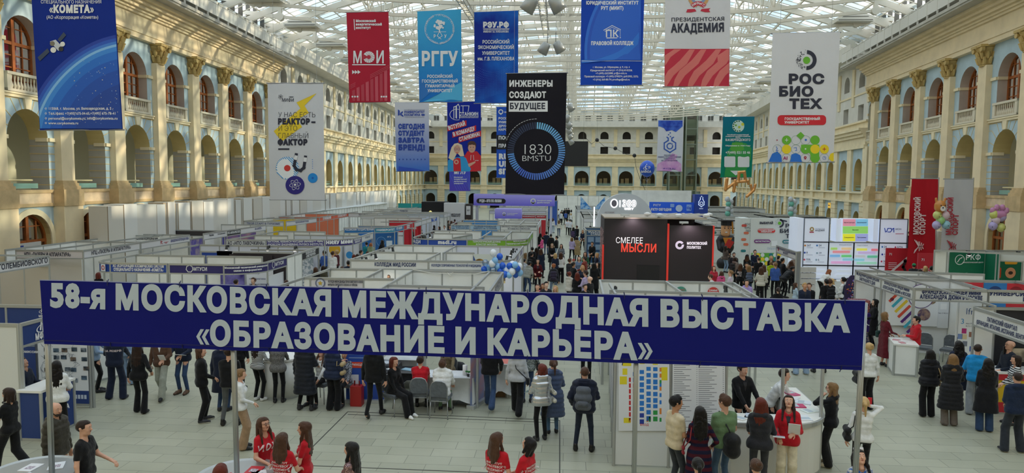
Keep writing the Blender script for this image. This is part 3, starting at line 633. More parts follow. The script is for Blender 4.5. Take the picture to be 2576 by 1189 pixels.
def art_stankin(s):
 R_=M('d4202c');sk=M('d9a78e');s.line(pp((1142,297),(1142,269),(1147,267),(1147,296)),1.8,WHITE,EP);s.line(pp((1149,297),(1149,266),(1153,262),(1156,268),(1156,297)),1.8,WHITE,EP);s.line(pp((1160,266),(1180,266),(1178,280)),1.5,WHITE,EP);s.line(pp((1165,267),(1165,280)),1.5,WHITE,EP);s.ring(1150,-288,18,1.4,WHITE,EP,a0=70,a1=290,ry=.75)
 T_(s,'СТАНКИН',1155,290,49,7.5,bold=.05);T_(s,'МОСКОВСКИЙ ГОСУДАРСТВЕННЫЙ',1155,293.5,49,2);T_(s,'ТЕХНОЛОГИЧЕСКИЙ УНИВЕРСИТЕТ',1155,296.5,49,2)
 for t,x0,y0,w,h in(('ВСТУПАЙ',1126,330,48,14),('В КОМАНДУ',1138,346,60,14),('СТАНКИНА!',1153.5,358.5,57,14)):
  k=.29;s.poly(pp((x0,y0),(x0+w,y0-w*k),(x0+w,y0-w*k-h),(x0,y0-h)),R_,'red_label_print',2);s.text(t,x0+3,-y0+3.6,9,WHITE,.06,1,'L',(w-5)/cos(k),0,math.atan(k),'lettering',4)
 s.poly(pp((1126,431),(1127,403),(1137,396),(1165,393),(1172,397),(1185,425),(1182,431)),M('2c9fdc'),'cartoon_woman_print',2);s.poly(pp((1141,431),(1140,402),(1150,396),(1158,398),(1160,431)),R_,'cartoon_woman_print',3)
 s.poly(pp((1128,397),(1136,370),(1143,361),(1152,359),(1162,364),(1168,392),(1158,393),(1150,384),(1140,404)),M('ecd9b8'),'cartoon_woman_print',4);s.disc(1150,-375,8.5,sk,'cartoon_woman_print',5,ry=11);s.poly(pp((1141,370),(1152,362),(1160,372),(1158,366),(1150,361),(1143,364)),M('ecd9b8'),'cartoon_woman_print',6)
 for x in(1146,1154):s.ring(x,-374.5,2.8,.7,M('2a3a7a'),'cartoon_woman_print',6,n=14)
 s.poly(pp((1147,383),(1153,383),(1150,385.5)),R_,'cartoon_woman_print',6);s.ring(1148,-407,4.5,3,sk,'cartoon_woman_print',5,n=14)
 s.poly(pp((1166,431),(1166,396),(1176,380),(1200,380),(1210,392),(1210,431)),R_,'cartoon_man_print',1.5);s.disc(1187,-371,9.5,sk,'cartoon_man_print',2.5,ry=12.5);s.poly(pp((1177,372),(1177,359),(1184,354),(1193,355),(1198,361),(1198,372),(1195,364),(1180,364)),M('54352a'),'cartoon_man_print',3.5)
 for x in(1184,1191):s.disc(x,-370,1.1,INK,'cartoon_man_print',3.5,n=8)
 s.line(pp((1184,376.5),(1189,377)),.8,M('9a5548'),'cartoon_man_print',3.5);s.line(pp((1185,390),(1184,402)),1,WHITE,'cartoon_man_print',3.5);s.line(pp((1191,390),(1192,402)),1,WHITE,'cartoon_man_print',3.5);s.poly(pp((1177,412),(1196,405),(1196,409),(1186,416),(1180,420)),sk,'cartoon_man_print',4);T_(s,'моя группа',1195,404,9,2)
banner('hanging_banner','royal blue banner with slanted red labels above a cartoon couple','banner',((1125,257),(1210,255),(1210,430),(1126,431)),61,M('1c2f9e',.6,0,'banner'),art_stankin)
def art_mglu(s):
 T_(s,'МГЛУ',1142,437,31,9,bold=.05)
 for t,b,w in(('Московский',447,22),('государственный',452,32),('лингвистический',457.5,32),('университет',462.5,24)):T_(s,t,1142,b,w,3.2)
 for i in range(9):s.line(pp((1132+6*i,440),(1150+6*i if 1150+6*i<1182 else 1182,478)),.5,M('5f86e0'))
banner('hanging_banner','small blue violet banner reading МГЛУ, hanging behind the cartoon couple banner','banner',((1129,366),(1183,366),(1183,480),(1131,480)),84,M('5a4bc0',.6,0,'gradz',1,'2a5fd0'),art_mglu)
def art_rudn(s):
 s.rect(1249.5,-361,1327,-339,BLACK,'black_band_print');s.rect(1249.5,-375,1327,-357.5,BLACK,'black_band_print')
 s.ring(1260,-281,5,2.5,WHITE,EP);s.poly(pp((1254,284),(1266,284),(1260,289)),WHITE,EP);T_(s,'RUDN',1269,284,18,4)
 for t,b in(('РОССИЙСКИЙ',300),('УНИВЕРСИТЕТ',309.5),('ДРУЖБЫ',319),('НАРОДОВ',328)):T_(s,t,1254,b,None,5.2,bold=.05)
 T_(s,'ПОСТУПАЙ',1254,350,66,8,bold=.06,lift=3);T_(s,'ПРАВИЛЬНО',1254,370,66,8,bold=.06,lift=3)
 for t,b in(('RUDN',399),('UNIVER',418),('SITY',437)):T_(s,t,1255,b,None,12.5,bold=.08)
banner('hanging_banner','blue banner with two black bands, mostly hidden behind the black ring banner','banner',((1249,269),(1327,269),(1327,447),(1249,447)),61,M('2c5cc8',.6,0,'banner'),art_rudn)
def art_bmstu(s):
 T_(s,'ИНЖЕНЕРЫ',1281,217,111,14,bold=.05);T_(s,'СОЗДАЮТ',1281,245,94,14,bold=.05);s.rect(1280,-280,1378,-253,WHITE,'white_band_print');T_(s,'БУДУЩЕЕ',1282,273,91,14,INK,.04,lift=4)
 for i in range(72):
  a=rad(90-3-5*i);f=i/53.0
  h='%02x%02x%02x'%(int(lerp(120,60,min(1,f))),int(lerp(190,85,min(1,f*1.0))),int(lerp(232,200,min(1,f))))if i<53 else '24304f'
  if i>44 and i<53:h='5b93dc'
  s.line([(1349+58*cos(a),-379+58*sin(a)),(1349+71*cos(a),-379+71*sin(a))],3.6,M(h,.6),'ring_print')
 for i in range(14):a=rad(160-5.2*i);b=a-rad(3);s.line([(1349+81*cos(a)*.98,-379+81*sin(a)),(1349+81*cos(b)*.98,-379+81*sin(b))],.9,WHITE,'dashed_arc_print')
 T_(s,'1830',1311,387,77,26,bold=-.02);T_(s,'BMSTU',1312,404,75,14,bold=-.015)
banner('hanging_banner','black banner with blue dashed ring around the number 1830','banner',((1275,185),(1426,183),(1419,490),(1271,488)),35,M('191721',.5,0,'banner'),art_bmstu)
def art_miit(s):
 for r,h in((250,'2a6fd8'),(243,'1f55c4'),(236,'2563cf')):s.poly([(min(max(a,1462.5),1612),b)for a,b in clip_poly(arcpts(1720,130,r,0,360,90)[:-1],1463,-150,1612,60)],M(h,.6),'wave_print',1+(250-r)*.05)
 s.poly(pp((1463,150),(1500,148),(1545,134),(1585,108),(1612,75),(1605,110),(1580,134),(1545,150),(1463,158)),M('2d78dc'),'wave_print',2)
 for t,b,w,h in(('ЮРИДИЧЕСКИЙ ИНСТИТУТ',11,132,8),('РУТ (МИИТ)',24,57,8),('ПРАВОВОЙ КОЛЛЕДЖ',112,107,8.4)):T_(s,t,1540.5,b,w,h,bold=.05,al='C',lift=3)
 s.rect(1463,-153,1616,-152,WHITE,lift=3);s.line(pp((1519,75),(1540,63.5),(1561,74)),1.5,WHITE,EP,3);s.line(pp((1522,78),(1540,68),(1558,77)),1,WHITE,EP,3);T_(s,'ПК',1523,92,34,17,bold=.02,lift=3);s.rect(1526,-95.5,1553,-93.5,WHITE,EP,3);s.line(pp((1560.5,75),(1560.5,91)),.8,WHITE,EP,3);s.disc(1560.5,-94,1.4,WHITE,EP,3)
 for t,b,w in(('г. Москва, ул. Образцова, д. 9, стр. 4',170.5,93),('Юридический институт: +7-(916)-8142228;',178.5,106),('+7-(499)-2622088; pr@ui-miit.ru',186,79),('Правовой колледж: +7-(495)-2740274, доб:3902, 3373;',194,136),('+7-(916) 369-80-74; prcollege@mail.ru',202,93)):T_(s,t,1538,b,w,4.6,bold=.02,al='C',lift=3)
banner('hanging_banner','blue banner with white house emblem and words ПРАВОВОЙ КОЛЛЕДЖ','banner',((1463,-60),(1622,-60),(1615,214),(1460,215)),34,M('1c48b8',.6,0,'banner'),art_miit)
def art_ranepa(s):
 R_=M('c1203c');P=M('d9706a');s.rect(1671.5,-217,1834,-122.5,R_,'red_field_print',1,10,6)
 for x in(1676,1705,1742,1775,1806):
  s.poly(clip_poly(pp((x,218),(x+18,190),(x+52,160),(x+72,124),(x+58,124),(x+34,152),(x+4,178),(x-8,200),(x-12,218)),1672,-217,1833,-123),P,'pink_leaf_print',2)
 for x in(1673,1806):s.poly(clip_poly(pp((x,165),(x+14,143),(x+40,124),(x+22,124),(x-2,140)),1672,-217,1833,-123),P,'pink_leaf_print',2)
 T_(s,'ПРЕЗИДЕНТСКАЯ',1688,54,135,9,INK,.02,rot=.02);T_(s,'АКАДЕМИЯ',1688,81,135,20,INK,.05,rot=.02)
 s.ring(1757,-28,20,11,R_,'ribbon_print',2,a0=38,a1=142);s.poly(pp((1726,31),(1729,23),(1748,22),(1752,28),(1738,31)),R_,'ribbon_print',1.5);s.poly(pp((1787,30),(1783,24),(1788,20),(1765,22),(1762,27),(1774,30)),R_,'ribbon_print',1.5)
 for i,ch in enumerate('РАНХиГС'):a=rad(132-14*i);s.text(ch,1757+17.5*cos(a),-28+17.5*sin(a),6,WHITE,.02,1,'C',None,0,a-pi/2,'ribbon_lettering',4)
 s.ring(1757,10,24,7,M('cf9a62'),'wreath_print',1,a0=200,a1=262);s.ring(1757,10,24,7,M('cf9a62'),'wreath_print',1,a0=278,a1=340);s.ring(1757,10,17,6,M('7f93b8'),'wreath_print',1.2,a0=200,a1=340)
banner('hanging_banner','white banner with dark word АКАДЕМИЯ above red leaf-striped bottom','banner',((1674,-70),(1838,-70),(1834,214),(1671,218)),32.5,M('d8d6da',.6,0,'banner'),art_ranepa)
def art_rosbio(s):
 G=M('6bb52e');Y=M('f0d21e');B_=M('1f6fd0');g2=M('5f8f6a')
 s.ring(2029,-150.5,20,9.5,INK,EP,1,a0=-92,a1=88);s.disc(2029,-151,9,G,EP,1)
 for i in range(80):a=rad(rng.uniform(94,266));r=rng.uniform(15,26);s.disc(2029+r*cos(a),-151+r*sin(a),rng.uniform(.4,1.3),INK,EP,1,n=6)
 T_(s,'1930',2001,153.5,12.5,4,INK,.04,lift=3);T_(s,'РОС',1983,209,92,22,INK,.06);T_(s,'БИО',1958.5,240,90,22,INK,.06);T_(s,'ТЕХ',1986,271,82,22,INK,.06)
 s.pill(1956,-313.5,2078,-288.5,M('d2202f'),'red_pill_print');T_(s,'ГОСУДАРСТВЕННЫЙ',1974,300.5,89,5.6,bold=.05,lift=3);T_(s,'УНИВЕРСИТЕТ',1974,309.5,62,5.6,bold=.05,lift=3)
 W2=M('dcdce0');X0,Y0,st=1979.5,351.5,23.6
 for(i,j),c in{(0,0):G,(3,0):G,(-1,1):W2,(0,1):Y,(3,1):Y,(4,1):Y,(1,0):W2,(2,0):W2,(1,1):W2,(2,1):G,(3,2):G,(0,2):W2,(2,2):W2,(4,2):W2}.items():
  q=(X0+st*i,-(Y0+23*j))
  if c is W2:s.ring(*q,11.4,.6,g2,'circle_print',2.5,n=24)
  else:s.disc(*q,11.7,c,'circle_print',2)
 s.poly(pp((2026.7-11,351),(2026.7-2,340),(2015,330.5),(2004,340)),G,'leaf_print',1);s.poly(pp((2016,363),(2038,363),(2061,363),(2061,400),(2040,400),(2038,386),(2016,374)),G,'leaf_print',1)
 s.poly(pp((1933,407),(1943,386),(1956,380),(1966,390),(1968,407)),B_,'blue_print');s.poly(pp((1988,407),(1992,388),(2003,384),(2014,390),(2018,407)),B_,'blue_print');s.poly(pp((2094,407),(2085,398),(2090,386),(2098,383),(2098,407)),Y,'circle_print')
 T_(s,'AI',1971,401,12,8,M('a8206a'),.03,lift=4);s.line(pp((1979.5,347.5),(1979.5,355)),1.4,WHITE,'icon_print',4);s.line(pp((1976,351.5),(1983,351.5)),1.4,WHITE,'icon_print',4);s.line(pp((2073.7,371),(2073.7,378)),1.6,M('c02030'),'icon_print',4);s.line(pp((2070,374.5),(2077.5,374.5)),1.6,M('c02030'),'icon_print',4)
 s.disc(2026.7,-374,2,WHITE,'icon_print',4);s.ring(2026,-395.5,2.4,2,M('a81838'),'icon_print',4,n=14);s.poly(pp((2023,397),(2029,397),(2026,402)),M('a81838'),'icon_print',4);s.ring(2074,-397,4.2,.8,B_,'icon_print',4,n=18);s.line(pp((2074,394),(2074,397),(2077,397)),.8,B_,'icon_print',4);s.disc(2027.5,-351,2.6,B_,'icon_print',4);s.disc(1955,-351.5,1.6,M('a81838'),'icon_print',4);s.line(pp((1953,368),(1956,373),(1953,378),(1958,378)),1.3,B_,'icon_print',4);s.line(pp((1998,371),(2004,370),(2005,378),(2001,378)),1.2,B_,'icon_print',4)
banner('hanging_banner','white banner with black РОС БИО ТЕХ lettering and coloured circles below','banner',((1943,84),(2113,81),(2097,407),(1931,409)),31,M('dbdade',.6,0,'banner'),art_rosbio)
def art_muctr(s):
 b=M('2557b4');s.rect(1656,-318,1717,-303,M('4f74d4',.6,0,'printmix',1.2,'2f48b0'),'smoke_print',1,6,2);s.poly(pp((1660,318),(1670,322),(1676,330),(1690,327),(1700,332),(1712,322),(1716,318)),M('4f74d4',.6,0,'printmix',1.2,'2f48b0'),'smoke_print')
 s.poly(pp((1652,429),(1654,412),(1668,405),(1680,398),(1692,385),(1704,390),(1700,402),(1714,412),(1714,431)),M('d79ad0',.6,0,'printmix',1.2,'e4b4d8'),'smoke_print')
 s.line(pp((1678,345),(1681,347),(1681,353),(1671,359),(1671,374),(1685,383),(1699.5,374),(1699.5,359),(1690,353),(1690,347),(1694,345)),2.8,b,'flask_print',2);s.ring(1685,-367,7,2.6,b,'flask_print',2,a0=60,a1=380);s.disc(1690.5,-362,1.6,b,'flask_print',2)
 for x,y_ in((1686,334),(1682,338.5),(1686.5,343)):s.disc(x,-y_,1.7,b,'flask_print',2,n=10)
 for t,y_,w in(('РОССИЙСКИЙ',391.5,27),('ХИМИКО-ТЕХНОЛОГИЧЕСКИЙ',396,58),('УНИВЕРСИТЕТ',400.5,28),('ИМ. Д.И.МЕНДЕЛЕЕВА',405,41)):T_(s,t,1684,y_,w,2.8,M('3d3a78'),al='C',lift=3)
 T_(s,'MUCTR.RU',1668,426.5,31,4.6,M('6a4aa0'),lift=3)
banner('hanging_banner','white banner with blue smoke, flask emblem and pink cloud before lift shafts','banner',((1656,302),(1720,302),(1716,432),(1651,430)),80,M('dedee4',.6,0,'banner'),art_muctr)
def art_vern(s):
 s.poly(pp((1822,445),(1830,380),(1850,355),(1876,360),(1890,372),(1889,400),(1870,445)),M('2f9a4a'),'green_facet_print');s.poly(pp((1836,375),(1842,358),(1868,358),(1872,376),(1850,384)),M('58ac3c'),'green_facet_print',2)
 s.disc(1857,-317,15,M('cfe6d8'),EP);
 for i in range(9):a=rad(80+26*i);s.disc(1857+12.5*cos(a),-317+12.5*sin(a),1.9,M('17603a'),EP,2,n=10)
 s.disc(1868,-312.5,3.8,M('d6d23a'),EP,2);s.disc(1859.5,-319.5,3.2,M('c4cc3a'),EP,2);s.disc(1851,-315,2.6,M('7ab04a'),EP,2)
 for t,y_,w,h in(('Российский государственный',340,54,2.8),('университет народного хозяйства',344,62,2.8),('имени',347.5,12,2.4),('В.И.ВЕРНАДСКОГО',354,63,5.2),('Образован в 1930 году',367.5,63,3),('+7(495) 521 55 46',386,62,5.8)):T_(s,t,1856,y_,w,h,bold=.04,al='C',lift=3)
 s.pill(1822,-420,1850,-393,WHITE,'white_square_print',2,3);s.pill(1856,-420,1885,-393,WHITE,'white_square_print',2,3);s.poly(pp((1837,429),(1867,429),(1851,441)),WHITE,'arrow_print',2)
banner('hanging_banner','green and teal banner with leaf circle emblem and white phone number','banner',((1819,294),(1898,293),(1891,446),(1812,446)),67,M('0f8a6a',.6,0,'gradz',1,'13748a'),art_vern)
# ------------------------------------------------------------------ the long blue banner at the entrance, on six slim poles
bt=[(100,703),(640,716),(1200,731),(1700,743),(2178,755)];BQ=(aty(100,703,10.02),aty(2178,755,10.02),aty(2168,931,10.02),aty(110,865,10.02))
o=thing('entrance_banner','wide navy blue banner with two lines of pale grey capitals across entrance','banner',(0,10.02,0));inv=Matrix.Translation((0,-10.02,0))
def esurf(u,v):p=lerp(lerp(BQ[0],BQ[1],u),lerp(BQ[3],BQ[2],u),v);return p+Vector((0,.012*sin(u*40+v)+.01*sin(u*13),0))
m=MB();m.X=inv;n,k=90,6
m.add([esurf(i/n,j/k)for j in range(k+1)for i in range(n+1)],[(j*(n+1)+i,j*(n+1)+i+1,(j+1)*(n+1)+i+1,(j+1)*(n+1)+i)for j in range(k)for i in range(n)]);m.build('cloth',M('12176e',.7,0,'banner'),o,True)
m=MB();m.X=inv;m.add([esurf(i/n,q)-Vector((0,.004,0))for q in(.935,.95)for i in range(n+1)],[(i,i+1,n+2+i,n+1+i)for i in range(n)]);m.add([esurf(i/n,q)-Vector((0,.004,0))for q in(0,.012)for i in range(n+1)],[(i,i+1,n+2+i,n+1+i)for i in range(n)],1);m.build('hem',[M('0f145a'),M('9aa0c8')],o)
s=Sign((0,0,0),(1,0,0),(0,1,0),.006)
def ewarp(a,b):
 py=-b;u=(a-100)/2078;v=.5
 for _ in range(3):u=(a-lerp(100,110,v))/(lerp(2178,2168,v)-lerp(100,110,v));v=(py-lerp(703,755,u))/(lerp(865,931,u)-lerp(703,755,u))
 return inv@esurf(u,v),(0,-1,0)
s.warp=ewarp;GL_=M('b9c3cc',.5)
def eline(t,x0,x1,yb0,yb1,h0,h1):
 V,Fc,w=text2d(t,1.0,.055,1,'L',.0)
 s._put([(lerp(x0,x1,a/w),-(lerp(yb0,yb1,a/w)-b*lerp(h0,h1,a/w)))for a,b in V],Fc,GL_,'lettering',1)
eline('58-я МОСКОВСКАЯ МЕЖДУНАРОДНАЯ ВЫСТАВКА',128,2143,769,832,55,61);eline('«ОБРАЗОВАНИЕ И КАРЬЕРА»',521,1678,865,903,56,60);s.build(o)
tm=M('141a50',.7)
for x in(285,478,710,895,1118,1372,1608,1795,2130):
 for v in(0,1):
  u=(x-100)/2078;p=inv@esurf(u,v);mb_=MB();mb_.tube([p+Vector((0,-.015,.02-.02*v)),p+Vector((.004,-.02,-.06+.12*v)),p+Vector((-.004,.03,.03-.07*v))],.006,5);mb_.build('tie',tm,o)
POLEM=M('a7aaa9',.3,.75)
for(xt,yt,xb,yb,lab)in((119.7,862,130.7,1189,'slim grooved metal pole at left end of navy entrance banner'),(587.5,878,596,1189,'slim grooved metal pole beside the woman in white blouse and beige trousers'),(1600,909,1595,1189,'slim grooved metal pole in front of the coloured floor plan board'),(2166,931,2151.7,1189,'slim grooved metal pole at right end of navy entrance banner')):
 t=aty(xt,yt-130,10.1)if False else aty(xt,yt,10.1);b=aty(xb,yb,10.1);d=(b-t)/(t.z-b.z);base=t+d*t.z;top=t-d*.95;p=thing('banner_pole',lab,'pole',base)
 m=MB();m.tube([(0,0,.01),top-base],.032,10)
 for k in range(4):a=pi/4+k*pi/2;e=Vector((.031*cos(a),.031*sin(a),.01));m.tube([e,e+(top-base)],.012,5)
 m.build('shaft',POLEM,p,True);m=MB();m.lathe([(.2,0),(.2,.012),(.05,.03)],(0,0,0),20);m.build('base_plate',POLEM,p)

# ------------------------------------------------------------------ exhibition stands: aluminium posts, panels, name boards
_PM={}
def post_mesh(h):
 k=round(h,2)
 if k not in _PM:m=MB();m.tube([(0,0,0),(0,0,k)],.035,8);_PM[k]=m.mesh('post',ALU)
 return _PM[k]
V2=lambda p:Vector((p[0],p[1],0))
class Stand:
 def __init__(s,label,o,h=2.5,cat='exhibition stand',name='exhibition_stand',group=None):
  s.o=V2(o);s.h=h;s.t=thing(name,label,cat,s.o,0,group);s.posts={};s.inv=Matrix.Translation(-s.o)
 def post(s,p,h=None,z0=0):
  k=(round(p[0],1),round(p[1],1));
  if k not in s.posts:s.posts[k]=1;q=link('post',post_mesh((h or s.h)-z0),s.t);q.location=(p[0]-s.o.x,p[1]-s.o.y,z0)
 def rail(s,p,q,z=None,w=.06,nm='top_rail'):
  z=z or s.h;m=MB();m.X=s.inv;m.bar((p[0],p[1],z-.03),(q[0],q[1],z-.03),w,.07);m.build(nm,ALU,s.t);return s
 def wall(s,p,q,mat=None,z0=0.0,z1=None,step=1.035,thick=.03,posts=True,nm='wall_panel'):
  z1=z1 or s.h;a,b=V2(p),V2(q);m=MB();m.X=s.inv;m.bar((a.x,a.y,(z0+z1)/2),(b.x,b.y,(z0+z1)/2),thick,z1-z0-.06);m.build(nm,mat or PANEL,s.t)
  n=max(1,round((b-a).length/step))
  if posts:
   for i in range(n+1):s.post(lerp(a,b,i/n),z1)
  s.rail(p,q,z1);return s
 def fascia(s,p,q,mat=None,lines=(),h0=2.13,h1=None,ends=True,out=.02,al='C',art=None,tm=None,sx=None,legs=True):
  """name board along the top edge; LINES = (text, size, height above the board's lower edge, bold, width)"""
  h1=h1 or s.h;a,b=V2(p),V2(q);m=MB();m.X=s.inv;m.bar((a.x,a.y,(h0+h1)/2),(b.x,b.y,(h0+h1)/2),.025,h1-h0-.02);m.build('name_board',mat or PANEL,s.t)
  m=MB();m.X=s.inv;m.bar((a.x,a.y,h0),(b.x,b.y,h0),.06,.05);m.build('board_rail',ALU,s.t);s.rail(p,q,h1,.07)
  if legs and ends:s.post(p,h1);s.post(q,h1)
  d=(b-a).normalized();L=(b-a).length;g=Sign(s.inv@a+Vector((0,0,h0)),d,(0,0,1),out);
  for ln in lines:
   t,sz,y=ln[:3];bo=ln[3]if len(ln)>3 else .03;w=ln[4]if len(ln)>4 else None;x=ln[5]if len(ln)>5 else{'C':L/2,'L':.08,'R':L-.08}[al]
   tw=text2d(t,sz,bo)[2];w=w or(min(tw,L-.12))
   g.text(t,x,y,sz,tm or NAVY,bo,1,al,w)
  if art:art(g,L)
  g.build(s.t);return s
 def curve(s,c,r,a0,a1,mat=None,h0=2.13,h1=None,n=10,line=None,tm=None):
  h1=h1 or s.h;pts=[(c[0]+r*cos(rad(a0+(a1-a0)*i/n)),c[1]+r*sin(rad(a0+(a1-a0)*i/n)))for i in range(n+1)]
  for nm,za,zb,th,mt in(('name_board',h0+.02,h1-.04,.025,mat or PANEL),('board_rail',h0-.025,h0+.025,.06,ALU),('top_rail',h1-.065,h1,.07,ALU)):
   m=MB();m.X=s.inv
   for p,q in zip(pts,pts[1:]):m.bar((*p,(za+zb)/2),(*q,(za+zb)/2),th,zb-za)
   m.build(nm,mt,s.t)
  if line:
   g=Sign(O3,*AX,.04);L=abs(rad(a1-a0))*r
   def wp(x,y):a=rad(a0+(a1-a0)*(x/L));return s.inv@Vector((c[0]+r*cos(a),c[1]+r*sin(a),h0+y)),(cos(a),sin(a),0)
   g.warp=wp
   for t,sz,y,bo in line:w=text2d(t,sz,bo)[2];g.text(t,L/2,y,sz,tm or WHITE,bo,1,'C',min(w,L*.95))
   g.build(s.t)
  return pts
 def print_(s,p,q,z0,z1,mat,art=None,out=.02,nm='poster'):
  a,b=V2(p),V2(q);d=(b-a).normalized();g=Sign(s.inv@a+Vector((0,0,z0)),d,(0,0,1),out);g.rect(0,0,(b-a).length,z1-z0,mat,nm,1)
  if art:art(g,(b-a).length,z1-z0)
  g.build(s.t);return s
 def px(s,plane,fn,inv_n=(0,-1,0),out=.02):
  """artwork read off the photograph, laid on a real plane: PLANE maps a pixel to a point"""
  g=Sign(O3,*AX,out);g.warp=lambda a,b:(s.inv@plane(a,-b),inv_n);fn(g);g.build(s.t);return s
_sp=None
def spotlight(x,y,z,rz,label,group,lit=True):
 global _sp
 if lit:L_=bpy.data.lights.new('spotlight_lamp','SPOT');L_.energy=45;L_.spot_size=1.6;L_.spot_blend=.9;L_.color=(1,.95,.86);L_.shadow_soft_size=.08;l_=bpy.data.objects.new('spotlight_lamp',L_);COL.objects.link(l_);l_.location=Vector((x,y,z))+Matrix.Rotation(rz,3,'Z')@Vector((0,-.3,-.2));l_.rotation_euler=(Matrix.Rotation(rz,3,'Z')@Vector((0,-.35,-1))).to_track_quat('-Z','Y').to_euler()
 if _sp is None:
  _sp=thing('spotlight',label,'spotlight',(0,0,0));m=MB();m.bar((0,0,0),(0,-.16,.03),.03);m.box((-.03,-.02,-.05),(.03,.03,.05));m.build('arm',M('4d4f52',.4,.5),_sp)
  m=MB();m.tube([(0,-.16,.05),(0,-.18,-.05),(0,-.2,-.17)],[.05,.055,.07],10);m.build('lamp_can',M('3f4144',.35,.5),_sp);m=MB();m.tube([(0,-.2,-.171),(0,-.2,-.176)],.06,10);m.build('lens',M('fff6e4',.3,0,'glow',6.0),_sp)
  r=_sp;r.location=(x,y,z);r.rotation_euler=(0,0,rz);r['label']=label
  if group:r['group']=group
  return r
 return dup(_sp,(x,y,z),rz,label,group)
GREYT=M('d9d7d9');PNK=M('d8d0d0');LB=M('a9c4d8');BLU=M('20459c',.55);VIO=M('33217c',.55);MT=M('2a2466',.55);GRN=M('7fb32c',.55);RED=M('c8202f',.55);PURP=M('6a5fd0',.5)
KB=BLACK
# -- left strip along the wall
A=Stand('white stand with slanted name board ending in words С.С. ГОЛЕМБИОВСКОГО',(-23.8,20))
A.fascia((-20.55,19.8),(-20.62,26.64),GREYT,[('АО «НИИ «ПРИБОР» имени С.С. ГОЛЕМБИОВСКОГО',.19,.1,.02,6.5)],al='R',tm=INK).wall((-23.8,26.64),(-20.62,26.64),M('c6bbab'),z1=2.1).rail((-23.8,26.64),(-20.62,26.64)).wall((-23.8,20),(-23.8,26.64)).rail((-23.6,23),(-20.6,23.2))
A=Stand('white stand with name boards НПЦ «ЛАЗЕРЫ И АППАРАТУРА» on two sides',(-24.1,28.7))
A.fascia((-23.61,28.6),(-20.75,28.85),PNK,[('НПЦ «ЛАЗЕРЫ И АППАРАТУРА»',.15,.1,.04,2.0,1.35)],tm=INK).fascia((-20.75,28.85),(-20.82,33.0),GREYT,[('НПЦ «ЛАЗЕРЫ И АППАРАТУРА»',.16,.11,.02,2.9,1.95)],tm=INK).wall((-24.1,28.6),(-24.1,33.0)).wall((-24.1,33.0),(-22.3,33.0),PANEL).rail((-22.3,33),(-20.8,33)).rail((-22.4,28.7),(-22.4,33)).wall((-22.9,29.2),(-21.6,29.9),M('d9cfc0'),z1=2.1,posts=False)
A=Stand('white stand with name board АВИАЦИОННАЯ КОРПОРАЦИЯ «РУБИН» and red monogram',(-24.1,33.1))
def a_rubin(g,L):T=M('b32a3a');g.line([(1.75,.1),(1.75,.27)],.03,T,'monogram');g.line([(1.77,.26),(1.9,.22),(1.77,.18),(1.93,.1)],.03,T,'monogram');g.rect(2.05,.16,2.5,.18,T,'monogram');g.text('РУБИН',2.25,.1,.05,T)
A.fascia((-20.82,33.1),(-20.92,37.8),GREYT,[('АВИАЦИОННАЯ КОРПОРАЦИЯ «РУБИН»',.13,.12,.02,1.9,3.65)],art=a_rubin,tm=M('3b3f86')).wall((-24.1,33.1),(-24.1,37.8)).wall((-24.1,37.8),(-21.0,37.8),PANEL).rail((-22.5,33.1),(-22.5,37.8))
A.fascia((-24.0,37.0),(-22.2,37.0),PANEL,[('АВИАЦИОННАЯ КОРПОРАЦИЯ',.12,.12,.04)],tm=INK,legs=False)
A=Stand('stand with dark end wall and name boards of white and black, beyond РУБИН',(-24.2,39))
A.fascia((-24.2,41.4),(-20.7,41.4),M('3a3536'),[]).fascia((-20.65,38.8),(-20.65,41.6),GREYT,[('Ростех',.1,.16,.04,None,.9),('ТЕХНОДИНАМИКА',.07,.17,.02,None,2.1)],tm=INK).fascia((-20.65,41.6),(-20.65,43.4),M('2f3236'),[('НПО «НАУКА-КРИСТАЛЛ»',.13,.12,.05)],tm=WHITE).fascia((-20.65,43.4),(-20.65,47.2),GREYT,[('АО «РАТЕП»',.12,.12,.03,None,2.6)],tm=M('3b3f86')).wall((-24.2,39),(-24.2,47.2),M('8c8288')).wall((-23.8,47.2),(-20.7,47.2)).print_((-23.6,46.9),(-21.2,46.9),.4,2.0,M('5a55a8',.5,0,'printmix',1,'b98f98'))
A.wall((-21.9,39.0),(-21.9,41.2),M('6a5fae',.6,0,'printmix',2,'b9a8b0'),z1=2.1,posts=False)
A=Stand('white stand with yellow roundels and slanted board about ТУРИЗМ',(-24.2,51.3))
A.fascia((-24.2,51.4),(-21.1,51.4),M('d5d6d8'),[('ТВОЙ СТАРТ В ТУРИЗМЕ',.14,.1,.03)],tm=M('5a618c')).fascia((-20.9,51.4),(-20.6,57),GREYT,[('ВСЕРОССИЙСКИЙ ТУРИЗМ',.12,.12,.02)],tm=M('5a618c')).wall((-24.2,51.4),(-24.2,57)).wall((-24.2,55.5),(-20.9,55.5),PANEL).print_((-23.6,55.4),(-21.7,55.4),.9,2.4,M('f0c814')).print_((-24.0,51.38),(-22.4,51.38),.8,1.9,M('f0c814')).rail((-22.5,51.4),(-22.5,57))
A=Stand('orange topped stand with board ОФЕМАНИЯ in the far left row',(-24.2,58))
A.fascia((-20.7,58),(-20.8,62),M('e0603f',.55),[('ПРОФЕМАНИЯ',.2,.09,.07)],tm=WHITE).fascia((-20.8,62),(-20.9,67),M('e0603f',.55),[('В КОСМОСЕ МЕСТО',.18,.1,.04)],tm=WHITE).fascia((-20.9,67),(-21,70),GREYT,[('ГРИНТ',.12,.12)]).fascia((-24.2,58),(-20.7,58),M('d8745c')).wall((-24.2,64),(-21,64),M('e8825f')).wall((-24.2,58),(-24.2,70))
A=Stand('long closed store stand with sagging white cloth roof along left row',(-28.5,62))
